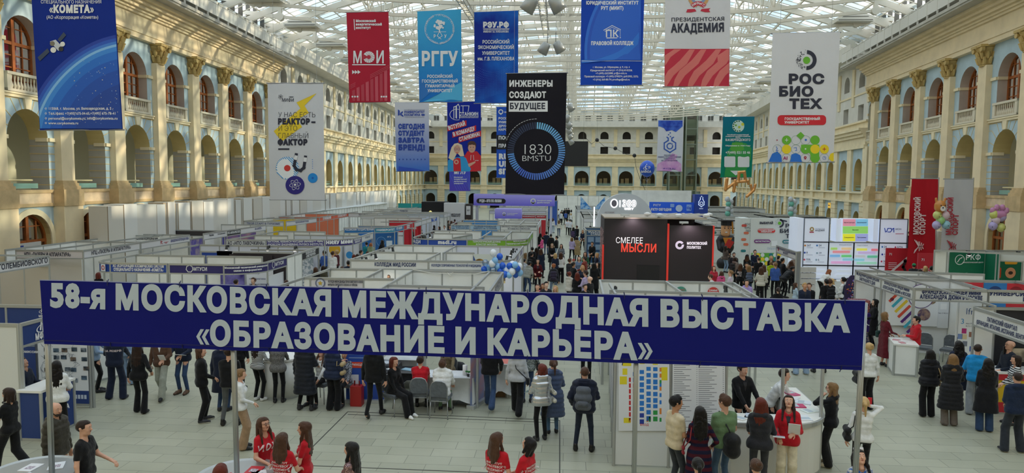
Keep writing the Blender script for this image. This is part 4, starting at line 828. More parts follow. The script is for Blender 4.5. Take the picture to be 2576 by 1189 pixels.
A.wall((-28.2,62),(-24.6,62),M('d6d2c6')).wall((-24.6,62),(-25.0,97)).wall((-28.2,62),(-28.4,97),M('d6d2c6'));m=MB();m.X=A.inv
for i in range(12):
 for j in range(4):f=lambda i,j:Vector((-28.3+3.6*j/4,61.9+35*i/12,2.55+.22*sin(j*.9)*abs(sin(i*1.1))));m.quad(f(i,j),f(i,j+1),f(i+1,j+1),f(i+1,j))
m.build('cloth_roof',M('dfe3e2',.7),A.t,True)
# -- second strip: blue round-cornered stands
A=Stand('navy round-cornered stand with board АО «КОРПОРАЦИЯ КОСМИЧЕСКИХ СИСТЕМ»',(-17.5,24.75))
A.curve((-16.75,25.5),.78,180,270,BLU);A.fascia((-16.75,24.72),(-14.58,24.75),BLU,[('АО «КОРПОРАЦИЯ КОСМИЧЕСКИХ СИСТЕМ',.1,.21,.05,1.95),('СПЕЦИАЛЬНОГО НАЗНАЧЕНИЯ «КОМЕТА»',.1,.07,.05,1.9)],tm=WHITE).post((-17.53,25.5));A.wall((-17.5,27.5),(-14.6,27.5)).rail((-17.53,25.5),(-17.5,27.5))
g=Sign((-16.98+17.5,-.06,2.18),(1,-.35,0),(0,0,1),.03);g.rect(-.12,.0,.12,.26,M('d9dde8'),EP);g.ring(0,.13,.07,.035,M('b0384a'),EP,2,n=16);g.build(A.t);A.wall((-15.7,29.3),(-14.3,29.3),BLU).rail((-17.4,27.5),(-17.4,32.2))
A=Stand('violet navy stand with heptagon emblem and board МТУСИ round its corner',(-14.55,24.75))
def hepta(g,x,y,r,k=1.0):
 for i in range(7):a,b=pi/2+i*2*pi/7,pi/2+(i+1)*2*pi/7;g.line([(x+r*k*cos(a),y+r*sin(a)),(x+r*k*cos(b),y+r*sin(b))],.028,WHITE,'heptagon')
A.fascia((-14.5,24.75),(-12.45,24.8),MT,[('МТУСИ',.125,.12,.03,.52,1.18)],tm=WHITE,art=lambda g,L:hepta(g,.77,.185,.13));A.curve((-12.45,26.0),1.2,270,352,MT,line=[('Московский технический университет',.062,.21,.05),('связи и информатики',.062,.1,.05)])
A.fascia((-11.27,25.85),(-11.24,27.63),MT,[('МТУСИ',.13,.12,.03,.8,1.05)],tm=WHITE,art=lambda g,L:hepta(g,.5,.185,.13,.9));A.wall((-14.5,27.5),(-12.2,27.5)).wall((-11.24,27.63),(-11.3,29.4),PANEL)
A.print_((-13.9,27.4),(-12.9,27.4),.2,2.05,M('3a2f72',.5,0,'printmix',1.3,'8d84c8')).print_((-12.8,27.4),(-11.7,27.4),.2,2.05,M('e4e6ee'),lambda g,w,h:[g.text(t,.1,h-.25-.22*i,.07,M('6a6f90'),.02,1,'L')for i,t in enumerate(('Институт','информатики','радио и связи'))]).print_((-11.35,27.62),(-11.35,26.2),.3,1.9,M('e4e6ee'))
A.print_((-15.2+.8,29.2),(-12.5,29.2),1.4,2.4,M('2a2226'));A.wall((-15.0,29.3),(-11.6,29.3),M('2e2629'),posts=False)
g=Sign((.42,4.42,2.0),*AX,.02)
for i in range(8):a=rad(45*i);g.poly([(.12*cos(a),.12*sin(a)),(.26*cos(a+.3),.26*sin(a+.3)),(.12*cos(a+.8),.12*sin(a+.8))],M('3f6fd0',.5)if i%2 else M('d84a5a',.5),'star_print')
g.build(A.t)
A=Stand('white stand with small black name board sloping beside the МТУСИ corner',(-15,29.4))
A.fascia((-11.32,29.45),(-11.55,32.2),M('1f1f24'),[('ПЕНЗЕНСКИЙ СОВЕТ',.1,.2,.05),('«СОВЕТ РЕКТОРОВ»',.1,.06,.05)],tm=WHITE).wall((-17.3,32.2),(-11.6,32.2),M('d3d6e2')).rail((-14,30.4),(-11.4,30.5)).print_((-12.4,31.9),(-11.7,31.9),.3,2.0,M('e9ebef',.6,0,'mottle',.3,'9aa8b4'))
for i,x in enumerate((-15.9,-13.9,-12.6)):spotlight(x,32.15,2.45,0,'clamp spotlight washing the pale wall behind МТУСИ','spotlights on the wall behind МТУСИ')
A=Stand('white stand with board ЛАВОЧКИНА in dark capitals, beside violet МИФИ board',(-17.5,35.1))
A.fascia((-17.45,35.1),(-15.5,35.4),M('d8d8d8'),[('АО «НПО ЛАВОЧКИНА»',.17,.1,.03)],tm=INK).wall((-17.4,38.3),(-15.5,38.3)).rail((-17.45,35.1),(-17.4,41.6)).wall((-17.4,41.6),(-14.5,41.6))
A=Stand('violet round-cornered stand with board НИЯУ МИФИ',(-15.5,35.4))
A.fascia((-15.5,35.5),(-12.65,36.15),VIO,[('NATIONAL RESEARCH NUCLEAR UNIVERSITY MEPhI',.1,.21,.04),('(MOSCOW ENGINEERING PHYSICS INSTITUTE)',.1,.06,.03)],tm=WHITE);A.curve((-12.72,37.5),1.3,275,345,VIO,line=[('НИЯУ МИФИ',.15,.12,.09)]);A.fascia((-11.45,37.2),(-11.42,38.7),VIO,[('НАЦИОНАЛЬНЫЙ',.09,.2,.05),('УНИВЕРСИТЕТ',.09,.07,.05)],tm=WHITE).fascia((-11.42,38.7),(-11.6,41.7),GREYT,[('РГУ ИМ. СКОЛ',.12,.12,.03)],tm=M('6a7a90')).wall((-15.4,39),(-11.6,39.0),M('d9dde6'))
A.print_((-12.4,38.85),(-11.6,38.85),.2,2.0,M('e6e8ee'),lambda g,w,h:[g.disc(.25,1.2,.2,M('3a9be0'),'disc_print',2),g.rect(.3,.2,.7,.5,M('9aa3b5'),TP,2)]).print_((-13.4,38.85),(-12.6,38.85),.4,2.0,M('e9e9ea'),lambda g,w,h:g.disc(.4,1.3,.33,M('e8b22a'),'disc_print',2))
A=Stand('blue stand with rounded teal board РОССИЙСКИЙ ГОСУДАРСТВЕННЫЙ and red end board',(-14.6,45.3))
T1,T2=M('1f6fb0',.55),M('2a93b4',.55)
A.fascia((-14.56,45.4),(-12.7,46.1),T1,[('РОССИЙСКИЙ ГОСУДАРСТВЕННЫЙ',.13,.17,.03)],tm=WHITE);A.curve((-12.85,47.4),1.3,277,345,T2,line=[('УНИВЕРСИТЕТ',.12,.12,.04)]);A.fascia((-11.6,47.1),(-11.45,49.1),T1,[('РГУ НЕФТИ',.15,.11,.05)],tm=WHITE).fascia((-11.45,49.1),(-11.4,51.7),RED,[('Приемная',.12,.18,.05),('комиссия',.12,.05,.05)],tm=WHITE)
A.wall((-14.5,48.4),(-11.7,48.4),M('2c74c0',.55),z1=2.45).print_((-13.0,47.3),(-11.75,47.6),.1,2.1,M('2468ac',.5),lambda g,w,h:[g.ring(.4,1.35,.3,.03,M('7fb0dc'),EP,2),g.rect(.75,1.0,1.15,1.4,M('d9e4ee'),'white_square_print',2),g.text('РГУ',.95,1.6,.1,WHITE)])
A.wall((-13,51.6),(-11.4,51.6),RED,z1=2.1).print_((-12.9,51.5),(-11.6,51.5),.5,2.0,RED,lambda g,w,h:[g.rect(.4,.1,.9,1.3,M('e8e4e4'),'white_patch',2),g.text('ДЕНЬ ОТКРЫТЫХ ДВЕРЕЙ',.65,1.0,.07,RED,.05,1,'C',.45)])
A=Stand('white corner stand with tilted red and white open day poster',(-11.3,52.5));A.wall((-14,55),(-11.4,55),RED).fascia((-11.4,52.5),(-11.4,57),GREYT).rail((-14,52.5),(-11.4,52.5));A.print_((-13.8,54.9),(-11.6,54.9),.6,2.4,RED,lambda g,w,h:g.text('ОТКРЫТЫХ ДВЕРЕЙ',w/2,1.2,.12,WHITE,.05))
A=Stand('white stand with blue end board in the third strip of stands',(-20,56.5))
A.fascia((-18.6,62.9),(-14.3,62.9),M('d5d6da')).wall((-14.2,63),(-11.4,63),M('d0d6e6')).fascia((-11.45,57.2),(-11.4,59),GREYT).fascia((-11.4,59),(-11.35,61.4),M('2a5fc0',.5),[('РОССИЙСКИЙ',.13,.18,.05),('СОЮЗ',.13,.05,.05)],tm=WHITE).wall((-16,58),(-12,58)).rail((-18,66),(-11.4,66)).rail((-18,60),(-12,60))
# -- middle strip
A=Stand('white walled college stand with round emblem and board В. И. ЧУЙКОВА',(-8.35,21.8))
def a_chui(g,L):g.disc(.33,.19,.165,M('6a6f88'),EP);g.disc(.33,.19,.12,M('c9cbd6'),EP,1.5);g.poly([(.33+(.09 if i%2==0 else .04)*sin(i*pi/5),.19+(.09 if i%2==0 else .04)*cos(i*pi/5))for i in range(10)],M('c8a63a',.5),EP,2)
A.fascia((-8.1,21.8),(-6.38,21.84),M('dcd8da'),[('КОЛЛЕДЖ ИМЕНИ ДВАЖДЫ ГЕРОЯ СОВЕТСКОГО СОЮЗА',.062,.22,.05,1.12,1.14),('МАРШАЛА СОВЕТСКОГО СОЮЗА В. И. ЧУЙКОВА',.062,.12,.05,.95,1.05)],tm=INK,art=a_chui,out=.035).wall((-8.25,24.15),(-6.4,24.22)).wall((-6.38,21.84),(-6.42,24.22)).rail((-8.4,19.2),(-8.25,24.1)).wall((-6.38,21.84),(-5.45,21.9)).wall((-8.3,21.8),(-8.1,21.8),posts=False)
A=Stand('open white stand with sloping two-line board, row corner nearest balloon cluster',(-5.3,19.6))
A.wall((-5.3,24.0),(-2.15,24.0)).wall((-5.3,20.6),(-5.3,24.0)).wall((-5.3,20.6),(-2.4,20.5),z0=2.1).fascia((-2.14,17.03),(-2.15,23.94),M('dcdcdc'),[('КОЛЛЕДЖ МОСКОВСКИЙ',.13,.2,.03,2.4,5.3),('ТРАНСПОРТНЫЙ ТЕХНИКУМ',.13,.05,.03,2.4,5.3)],tm=M('4a4d66')).wall((-5.3,20.6),(-5.3,17.2)).rail((-2.7,18),(-2.6,24)).rail((-5.3,18.8),(-2.15,18.8));A.wall((-5.3,18.8),(-2.3,18.8),z0=2.0,posts=False)
m=MB();m.X=A.inv;m.tube([(-5.28,24.0,2.53),(-4.6,23.9,2.43),(-4.0,23.9,2.42),(-3.1,23.9,2.42),(-2.6,23.9,2.53)],.015,5);m.tube([(-4.05,23.9,2.44),(-3.95,23.86,2.36),(-3.85,23.9,2.45),(-4,23.92,2.4)],.02,5);m.build('cable',M('d9d6cc'),A.t)
A=Stand('white stand with large board КОЛЛЕДЖ МИД РОССИИ',(-8.4,27.1))
A.fascia((-8.43,27.07),(-5.35,27.12),M('dededb'),[('КОЛЛЕДЖ МИД РОССИИ',.135,.12,.04,1.65,1.78)]).wall((-8.33,33.6),(-5.45,33.7)).rail((-8.43,27.07),(-8.33,33.6)).wall((-8.38,30.2),(-5.5,30.2)).wall((-5.5,27.2),(-5.45,30.2),z0=0);A.wall((-8.35,27.6),(-8.33,33.4),z0=2.15,posts=False)
A.print_((-8.1,33.5),(-6.4,33.5),.4,1.9,M('2f3fb0'))
for i,y in enumerate((28.2,29.6,31.0,32.6)):spotlight(-8.3,y,2.42,pi/2,'clamp spotlight on left rail of the КОЛЛЕДЖ МИД РОССИИ stand','spotlights on КОЛЛЕДЖ МИД РОССИИ stand')
A=Stand('white round-cornered stand with board КОЛЛЕДЖ СОВРЕМЕННЫХ ТЕХНОЛОГИЙ И МЕДИЦИНЫ',(-5.3,27.1))
A.fascia((-5.33,27.12),(-3.2,27.22),M('dededb'),[('КОЛЛЕДЖ СОВРЕМЕННЫХ ТЕХНОЛОГИЙ И МЕДИЦИНЫ',.085,.14,.04,1.95,1.08)],tm=M('3a4a80'));A.curve((-3.25,28.4),1.17,270,350,M('dededb'));A.fascia((-2.1,28.2),(-2.07,34),M('dcdce0'),[('КОЛЛЕДЖ',.16,.1,.03,None,2.0),('МЕДИЦИНЫ',.16,.1,.03,None,4.4)],tm=M('5a5f98')).wall((-5.3,33.7),(-2.1,33.85),M('d6d8e4')).wall((-5.3,30.2),(-5.3,33.7)).wall((-5.2,30.4),(-4.0,30.4))
A.print_((-4.0,30.3),(-2.6,30.3),1.2,2.45,M('d9c690'),lambda g,w,h:[g.rect(0,.55,w,h,M('cfd3cc'),'photo_print',2),g.disc(.28,.8,.25,M('b8862a',.6,0,'printmix',4,'6a4a22'),'photo_print',3),g.disc(w-.25,.75,.3,M('b8862a',.6,0,'printmix',4,'6a4a22'),'photo_print',3),g.rect(.1,.1,w,.5,M('54493c',.6,0,'printmix',6,'a08a70'),'photo_print',3),g.poly([(0,1.2),(0,.1),(.5,.1)],M('33508c'),'photo_print',4)])
for i,y in enumerate((29.6,32.0,33.0)):spotlight(-2.3,y,2.42,-pi/2,'clamp spotlight on the rail above the balloon cluster corner','spotlights above the balloon corner')
A=Stand('royal blue round-cornered stand with boards МАДИ and madi.ru',(-8.4,37.5))
MB_=M('1f47a4',.55);A.curve((-7.35,38.5),1.03,180,265,MB_,line=[('МАДИ',.17,.1,.03)]);A.fascia((-7.4,37.45),(-5.3,37.5),MB_,[('madi.ru',.2,.1,.06)],tm=WHITE).wall((-8.3,43.9),(-5.3,43.9)).rail((-8.38,38.5),(-8.3,43.9)).wall((-6.2,38.5),(-5.5,41),M('c9ccc9')).wall((-7.9,41.6),(-5.6,41.6))
for i,y in enumerate((39,40.2,41.6,43)):spotlight(-8.3,y,2.42,pi/2,'clamp spotlight on the left rail of the МАДИ stand','spotlights on МАДИ stand')
A=Stand('lime green round-cornered stand with board ТЕХНОЛОГИЧЕСКАЯ ДОЛИНА',(-5.25,37.5))
A.fascia((-5.28,37.52),(-3.2,37.62),GRN,[('ТЕХНОЛОГИЧЕСКАЯ ДОЛИНА',.1,.2,.04,1.5),('КЛАСТЕР МОСКВЫ',.08,.06,.03)],tm=WHITE);A.curve((-3.25,38.75),1.15,272,352,GRN,line=[('МОСКОВСКИЙ',.075,.24,.03),('ТЕХНИЧЕСКИЙ УНИВЕРСИТЕТ',.075,.1,.03)]);A.fascia((-2.1,38.6),(-2.09,44),GRN,[('ДОЛИНА',.16,.1,.03)],tm=WHITE).wall((-4.6,43.8),(-2.2,43.9)).wall((-4.7,40.2),(-3.4,40.2),M('c9ced2')).rail((-4.7,38),(-4.7,43.8)).rail((-3.4,38),(-3.4,43.8))
A=Stand('pale blue boarded stand of ЭКОНОМИЧЕСКИЙ УНИВЕРСИТЕТ, far middle strip',(-8.3,50.2))
A.fascia((-8.25,50.25),(-6.9,50.3),LB,[('ЭКОНОМИЧЕСКИЙ',.12,.2,.03),('им. ПЛЕХАНОВА',.12,.05,.03)],tm=M('4a6488')).fascia((-6.9,50.3),(-4.7,50.4),LB,[('РОССИЙСКИЙ ЭКОНОМИЧЕСКИЙ',.12,.2,.03,1.6),('УНИВЕРСИТЕТ им. Г.В. ПЛЕХАНОВА',.12,.05,.03,1.7)],tm=M('4a6488')).wall((-8.3,56.5),(-5.5,56.6),M('3a86c8',.55)).wall((-5.4,56.6),(-4.8,56.6)).rail((-8.25,50.3),(-8.5,57)).rail((-8.3,53.4),(-4.8,53.4)).wall((-8.3,53.5),(-7.2,53.5))
A=Stand('white stand with board ФАКУЛЬТЕТ ГОСУДАРСТВЕННОГО УПРАВЛЕНИЯ МГУ',(-4.65,50.4))
A.fascia((-4.7,50.4),(-2.06,50.6),M('dcdcd8'),[('ФАКУЛЬТЕТ ГОСУДАРСТВЕННОГО УПРАВЛЕНИЯ',.12,.2,.02,2.5),('МГУ имени М.В. ЛОМОНОСОВА',.12,.05,.02,1.6)],tm=M('5a5f70')).fascia((-2.06,50.6),(-2.1,58.5),GREYT,[]).wall((-4.7,53.6),(-2.2,53.6)).wall((-4.6,56.6),(-2.2,56.6)).rail((-3.4,50.5),(-3.4,58)).rail((-4.7,58.5),(-2.1,58.5))
# -- far left rows, plain white shells
for i,(x0,x1,y0,y1,lab,col,txt,mt)in enumerate(((-20.7,-17.9,66,75,'plain white far stand behind the orange topped stand','d8d9dc','ТРУДЫ',0),(-17.5,-11.6,66.5,70,'far stand with grey-blue top rails before the black drapes','b9c3cf','',0),(-20.5,-15.0,76,84,'far stand with teal posters below storage panels','d5d7d8','ГРИФОН',1),(-14,-11.5,80,92,'far white stand behind the white curved portal','d8d8d8','',0),(-8.3,-2.2,76,84,'far white stand behind the purple header','d5d5dc','',0),(-8.3,-2.7,88,96,'farthest white stand left of the aisle','d3d7de','',0))):
 A=Stand(lab,(x0,y0));A.fascia((x0,y0),(x1,y0),M(col,.6),[(txt,.16,.1,.03)]if txt else[]).fascia((x1,y0),(x1,y1),GREYT).wall((x0,y1),(x1,y1)).wall((x0,(y0+y1)/2),(x1,(y0+y1)/2)).rail(((x0+x1)/2,y0),((x0+x1)/2,y1))
 if mt:
  for k,t in enumerate(('Кем стать?','ПРОФЕССИИ','Ваши будущие профессии')):A.print_((x0+.3+1.7*k,y1-.1),(x0+1.9+1.7*k,y1-.1),.8,2.9,M('1f9a9a',.55),lambda g,w,h,t=t:g.text(t,w/2,1.4,.16,WHITE,.05,1,'C',w*.8))
def slab_thing(name,label,cat,p,q,z0,z1,th,mat,art=None,group=None,back=None):
 """upright board of thickness TH standing between P and Q"""
 a,b=V2(p),V2(q);t=thing(name,label,cat,a,0,group);m=MB();d=(b-a).normalized();n=Vector((-d.y,d.x,0));m.X=Matrix.Translation(-a)
 c=(a+b)/2+n*th/2;m.bar((a.x+n.x*th/2,a.y+n.y*th/2,(z0+z1)/2),(b.x+n.x*th/2,b.y+n.y*th/2,(z0+z1)/2),th,z1-z0);m.build('body',mat,t)
 if art:g=Sign((0,0,0),d,(0,0,1),.02);art(g,(b-a).length);g.build(t)
 return t
 # black draped pavilion, white portal, purple headers
t=slab_thing('draped_pavilion','black draped pavilion with small round lamps on its wall','pavilion',(-14.9,72),(-12.45,72),0,3.45,2.5,M('1c1b1f',.8))
for i,(a,b,h)in enumerate(((.5,2.2,'e8dcae'),(.95,2.4,'e9d98a'),(1.35,1.95,'5fb06a'),(1.8,2.1,'e6c64a'),(.35,1.75,'8f95d0'),(.8,1.5,'e9e0c0'),(1.6,1.3,'e6d8b0'),(1.2,1.45,'d9d0b8'))):m=MB();m.lathe([(.16,0),(.15,.07),(.05,.16)],(a,-.1,b),10);m.build('round_lamp',M(h,.4,0,'glow',.6),t)
slab_thing('white_portal','tall white stand portal lettered ЦЕНТРАЛЬНЫЙ УНИВЕРСИТЕТ','portal',(-12.4,71),(-10.3,71),0,3.4,1.0,M('dedede',.5),lambda g,L:[g.text('ЦЕНТРАЛЬНЫЙ',.75,2.2,.12,INK,.05,1,'L',.95),g.text('УНИВЕРСИТЕТ',.75,2.02,.12,INK,.05,1,'L',.95),g.ring(.5,2.15,.1,.04,INK,EP)])
slab_thing('dark_portal','dark narrow pavilion end beside the white curved portal','pavilion',(-10.2,71.2),(-9.6,71.2),0,3.3,1.2,M('3a302c'),lambda g,L:[g.rect(.05,2.2,.5,3.1,M('dedede'),'white_patch'),g.text('ЦУ',.28,2.6,.14,INK)])
PUR=M('7d74e6',.5,0,'gradz',1,'b9b0ff')
def header(name,label,p,q,z0,z1,dep,art,legs):
 t=slab_thing(name,label,'stand header',p,q,z0,z1,dep,PUR,lambda g,L:(setattr(g,'o',Vector((0,0,z0))),art(g,L)));
 for x in legs:m=MB();m.box((x,.1,0),(x+.25,.35,z0));m.build('support',M('c8c8d6',.5),t)
 return t
def a_rud(g,L):g.pill(.3,.22,3.3,.72,KB,'black_pill',1);g.ring(1.8,0,0.001,.001,WHITE,'pill_rim',1,n=4);g.text('РУДН – ЭТО ПО ЛЮБВИ',1.75,.36,.24,WHITE,.08,1,'C',2.3);g.ring(6.1,.5,.22,.12,WHITE,EP);g.poly([(5.85,.42),(6.35,.42),(6.1,.15)],WHITE,EP);g.text('Российский универ',6.5,.5,.12,WHITE,.05,1,'L',1.5);g.text('дружбы народов',6.5,.3,.12,WHITE,.05,1,'L',1.3)
header('purple_stand_header','long glowing purple header with black pill РУДН – ЭТО ПО ЛЮБВИ',(-9.5,72),(-1.2,72),3.14,4.32,.5,a_rud,(.2,3.0,7.8))
def a_rud2(g,L):g.ring(.85,.42,.12,.07,WHITE,EP);g.poly([(.7,.38),(1.0,.38),(.85,.22)],WHITE,EP);g.text('Российский университет',1.1,.44,.07,WHITE,.05,1,'L',1.0);g.text('дружбы народов',1.1,.32,.07,WHITE,.05,1,'L',.7)
header('purple_stand_header','shorter glowing purple box header nearer than the long purple one',(-6.5,64),(-4.1,64),2.25,3.12,1.4,a_rud2,(.05,2.1))
A=Stand('red boarded stand with white square marks beside the purple box header',(-4.2,67));A.fascia((-4.2,67),(-2.9,67),M('b8202c',.55),[('МОСКОВСКИЙ ИНСТИТУТ',.09,.14,.04)],tm=WHITE).fascia((-2.9,67),(-1.9,67),M('b8202c',.55),[('ИНСТИТУТ',.09,.14,.04)],tm=WHITE).wall((-4.2,70),(-2,70)).print_((-2.6,66.95),(-1.95,66.95),.2,2.0,M('b8202c',.55)).rail((-1.9,67),(-1.9,70))
A=Stand('blue pillared stand with pennant edge at far left end of aisle',(-2.6,92));A.wall((-2.4,92),(-1.2,92),M('2f56a8',.55),z1=3.2).wall((-1.2,92),(-1.2,96),M('4f86d0',.55),z1=3.2)
A=Stand('row of tall white closing panels at the end of the aisle',(-2,118),3.4);A.wall((-1.6,118),(7,118),z1=3.4,step=1.9)
# -- front left navy stand
A=Stand('navy and white stand МФЮА at front left with side board and counter',(-14.5,14))
def logo(g,x,y,r,m=WHITE):g.ring(x,y,r,r*.16,m,EP,2,ry=.42,rot=.2);g.line([(x-r*.45,y-r*.15),(x-r*.3,y+r*.6)],r*.22,m,EP,2);g.line([(x-r*.1,y-r*.25),(x,y+r*1.0)],r*.22,m,EP,2);g.line([(x-r*.5,y-r*.75),(x+r*.7,y+r*.2)],r*.13,m,EP,2)
NV=M('1e3a7a',.55)
A.wall((-14.5,13.9),(-11.55,13.95),M('d9dad6')).fascia((-11.52,13.98),(-11.5,16.06),NV,[('МФЮА',.13,.06,.05,.46,.6)],h0=2.0,tm=WHITE,art=lambda g,L:logo(g,.62,.3,.2)).wall((-13.9,16.08),(-11.45,16.1),M('dfe2e4'),z1=2.0).fascia((-13.57,16.05),(-11.5,16.08),NV,[('КОЛЛЕДЖ',.12,.06,.05,None,1.45),('МФЮА',.045,.22,.05,None,.95)],h0=2.0,tm=WHITE,art=lambda g,L:[logo(g,.95,.36,.1)]+[g.text(t,1.25,.43-.06*i,.035,WHITE,.03,1,'L')for i,t in enumerate(('МОСКОВСКИЙ','ФИНАНСОВО-','ЮРИДИЧЕСКИЙ','УНИВЕРСИТЕТ'))]).fascia((-15.2,16.05),(-13.57,16.05),NV,h0=2.0)
def a_map(g,w,h):
 for i in range(9):p=[(rng.uniform(.1,w-.1),rng.uniform(.5,h-.1))];[p.append((min(w-.05,max(.05,p[-1][0]+rng.uniform(-.15,.15))),min(h-.05,max(.42,p[-1][1]+rng.uniform(-.15,.15)))))for _ in range(9)];g.line(p,.006,M('8f96a2'),'map_line_print',2)
 for i in range(26):x,y=.2+.22*(i%5)+rng.uniform(-.06,.06),.55+.25*(i//5)+rng.uniform(-.05,.05);g.rect(x,y,x+.14,y+.1,M(('5f7488','7a6a5c','52606a','8b95a0')[i%4],.6,0,'printmix',9,'2f3a46'),'photo_print',3)
 g.rect(0,0,w,.32,NV,'navy_band_print',2)
 for i in range(12):g.rect(.25+.08*i,.12,.31+.08*i,.22,M('c9d2e2'),'pattern_print',3)
A.print_((-12.75,16.0),(-11.5,16.02),.12,1.98,M('e4e6e8'),a_map).print_((-13.6,15.98),(-12.8,15.98),.1,1.95,NV,lambda g,w,h:[g.rect(.3,1.4,.8,1.85,M('8f98a8',.6,0,'printmix',4,'333a48'),'photo_print',2),g.text('ПРИЁМНЫЕ КОМИССИИ',.42,1.25,.05,WHITE,.04)]+[g.rect(.1,1.1-.1*i,.55,1.12-.1*i,M('9fb0d0'),TP,2)for i in range(8)])
def counter(label,x,y,rz,w,d,h=1.1,body=None,art=None,name='display_counter',top=None):
 t=thing(name,label,'counter',(x,y,0),rz);m=MB();m.box((-w/2,-d/2,.06),(w/2,d/2,h-.05));m.build('cabinet',body or PANEL,t);m=MB();m.box((-w/2-.03,-d/2-.03,h-.05),(w/2+.03,d/2+.03,h));m.build('counter_top',top or M('eceae4',.35),t)
 for sx in(-1,1):
  for sy in(-1,1):q=link('post',post_mesh(h-.05),t);q.location=(sx*w/2,sy*d/2,0)
 m=MB();m.box((-w/2,-d/2,0),(w/2,d/2,.06));m.build('plinth',ALU,t)
 if art:g=Sign((-w/2,-d/2,0),*AX,.02);art(g,w,h);g.build(t)
 return t
counter('navy counter lettered МФЮА (495) at the front left stand',-11.28,14.35,pi/2,1.0,.5,1.1,NV,lambda g,w,h:[logo(g,.55,.78,.22),g.text('МФЮА',.55,.48,.1,WHITE,.05),g.text('(495)',.5,.18,.12,WHITE,.02)])
# -- right side: stand with stickers
A=Stand('open white stand with green and red round stickers behind entrance banner',(1.05,19.2))
A.wall((1.09,22.5),(5.24,22.45)).wall((5.24,19.6),(5.24,22.45),z0=2.1).wall((1.05,19.4),(1.09,22.5)).rail((3.3,20.2),(3.15,22.5)).wall((1.3,20.4),(5.24,20.2),z0=2.1).rail((5.0,19.5),(4.9,22.4)).rail((1.4,19.7),(1.35,21.8))
for x,c,t in((3.62,'4f9a86','САМЫЕ ЛУЧШИЕ'),(4.62,'d84038','САМЫЕ ЛУЧШИЕ')):
 g=Sign((x-1.05,3.2,2.17),*AX,.01);g.poly([((.17+.012*(i%2))*cos(i*pi/24),(.17+.012*(i%2))*sin(i*pi/24))for i in range(48)],M(c,.6),'sticker',2)
 for k,q in enumerate(('САМЫЕ','ЛУЧШИЕ','ЦЕНЫ')):g.text(q,0,.05-.075*k,.045,WHITE if c[0]=='d' else M('a07a6a'),.05,lift=4)
 g.build(A.t)
for i,(x,y)in enumerate(((1.5,21.4),(4.85,21.9))):spotlight(x,y,2.42,0,('clamp spotlight in left corner of the stand with round stickers','clamp spotlight in right corner of the stand with round stickers')[i],None,False)
# -- information stand
A=Stand('white information stand with hall plan board and lists of exhibitors',(1.0,13.74))
xm,xr_=2.08,3.13
A.wall((1.0,13.74),(xr_,13.74),M('dfe1e0',.55)).wall((1.0,13.74),(1.22,18.6),M('dfe1e0',.55)).rail((xr_,13.74),(4.95,13.74)).rail((4.95,13.74),(4.95,16.6)).post((4.2,13.74));A.post((4.95,13.78));A.wall((1.22,18.6),(3.1,18.4)).wall((3.1,13.74),(3.1,18.4),M('d9dce2'))
BL,DB,YE,GR,RE,ORr=M('2a7bd0'),M('2741a0'),M('e8d62a'),M('2f9a4a'),M('c83238'),M('e0873a')
def a_plan(g):
 def R_(x0,y0,x1,y1,m,l=2):g.rect(x0,-y1,x1,-y0,m,'plan_block',l)
 R_(1556,903,1684,1083,M('e6e7ea',.5),1);R_(1692,905,1824,1091,M('e4e5e8',.5),1)
 for x0,y0,x1,y1 in((1566,903,1588,920),(1566,926,1578,942),(1559,946,1577,966),(1569,1050,1586,1063),(1664,923,1679,956),(1609,905,1622,915),(1642,905,1655,917)):R_(x0,y0,x1,y1,YE)
 for x,hs in((1582,949),(1592,935)):
  for k in range(8):R_(x,hs+14.5*k,x+(5 if x==1582 else 4),hs+14.5*k+11,RE if(x==1582 or k>1)else BL)
 for x,k0 in((1609,930),(1626,922),(1643,923)):
  for k in range(9):
   R_(x,k0+15.5*k,x+11,k0+15.5*k+10+(k*7%3),BL if k<7 or x==1626 else(DB if x==1609 else GR))
 for k,(c,y)in enumerate(((ORr,924),(ORr,939),(GR,955),(BL,962),(ORr,972),(BL,988),(BL,1006),(ORr,1026),(GR,1050))):R_(1659,y,1664,y+10+(k==7)*5,c)
 R_(1626,1047,1631,1060,ORr);R_(1632,1047,1637,1060,GR);g.text('ВХОД',1621,-1070,5,RE,.03)
 tx=M('8a8c94')
 for k in range(34):
  y=912+5.2*k;R_(1695,y,1695+(26,40,30,44,22)[k%5],y+1.6,tx);R_(1752,y,1754,y+1.6,tx);R_(1757,y+1,1757+(40,28,46,34)[k%4],y+2.6,tx);R_(1818,y+1,1821,y+2.6,tx)
A.px(lambda a,b:aty(a,b,13.70),a_plan,out=.004)
A.print_((1.2,18.3),(1.02,14.2),.7,2.3,M('e2e3e6'),lambda g,w,h:[g.rect(.2,.1+.06*k,w-.3-.3*(k%3),.125+.06*k,M('9a9ca4'),TP,2)for k in range(24)],out=.03)
ct=thing('reception_counter','curved white reception counter with brochures under entrance banner right end','counter',(4.0,14.25,0));m=MB();pl=[(3.16,12.95),(4.15,12.95)]+[(4.15+.95*cos(rad(a)),13.9+.95*sin(rad(a)))for a in range(-80,1,10)]+[(5.1,15.4),(4.55,15.4),(4.55,14.0)]+[(4.1+.45*cos(rad(a)),13.95+.45*sin(rad(a)))for a in range(0,-91,-15)]+[(3.16,13.5)]
def pl_prism(m,P,z0,z1,mi=0):n=len(P);m.add([(x-4.0,y-13.9,z)for z in(z0,z1)for x,y in P],[tuple(range(n))[::-1],tuple(range(n,2*n))]+[(i,(i+1)%n,(i+1)%n+n,i+n)for i in range(n)],mi)
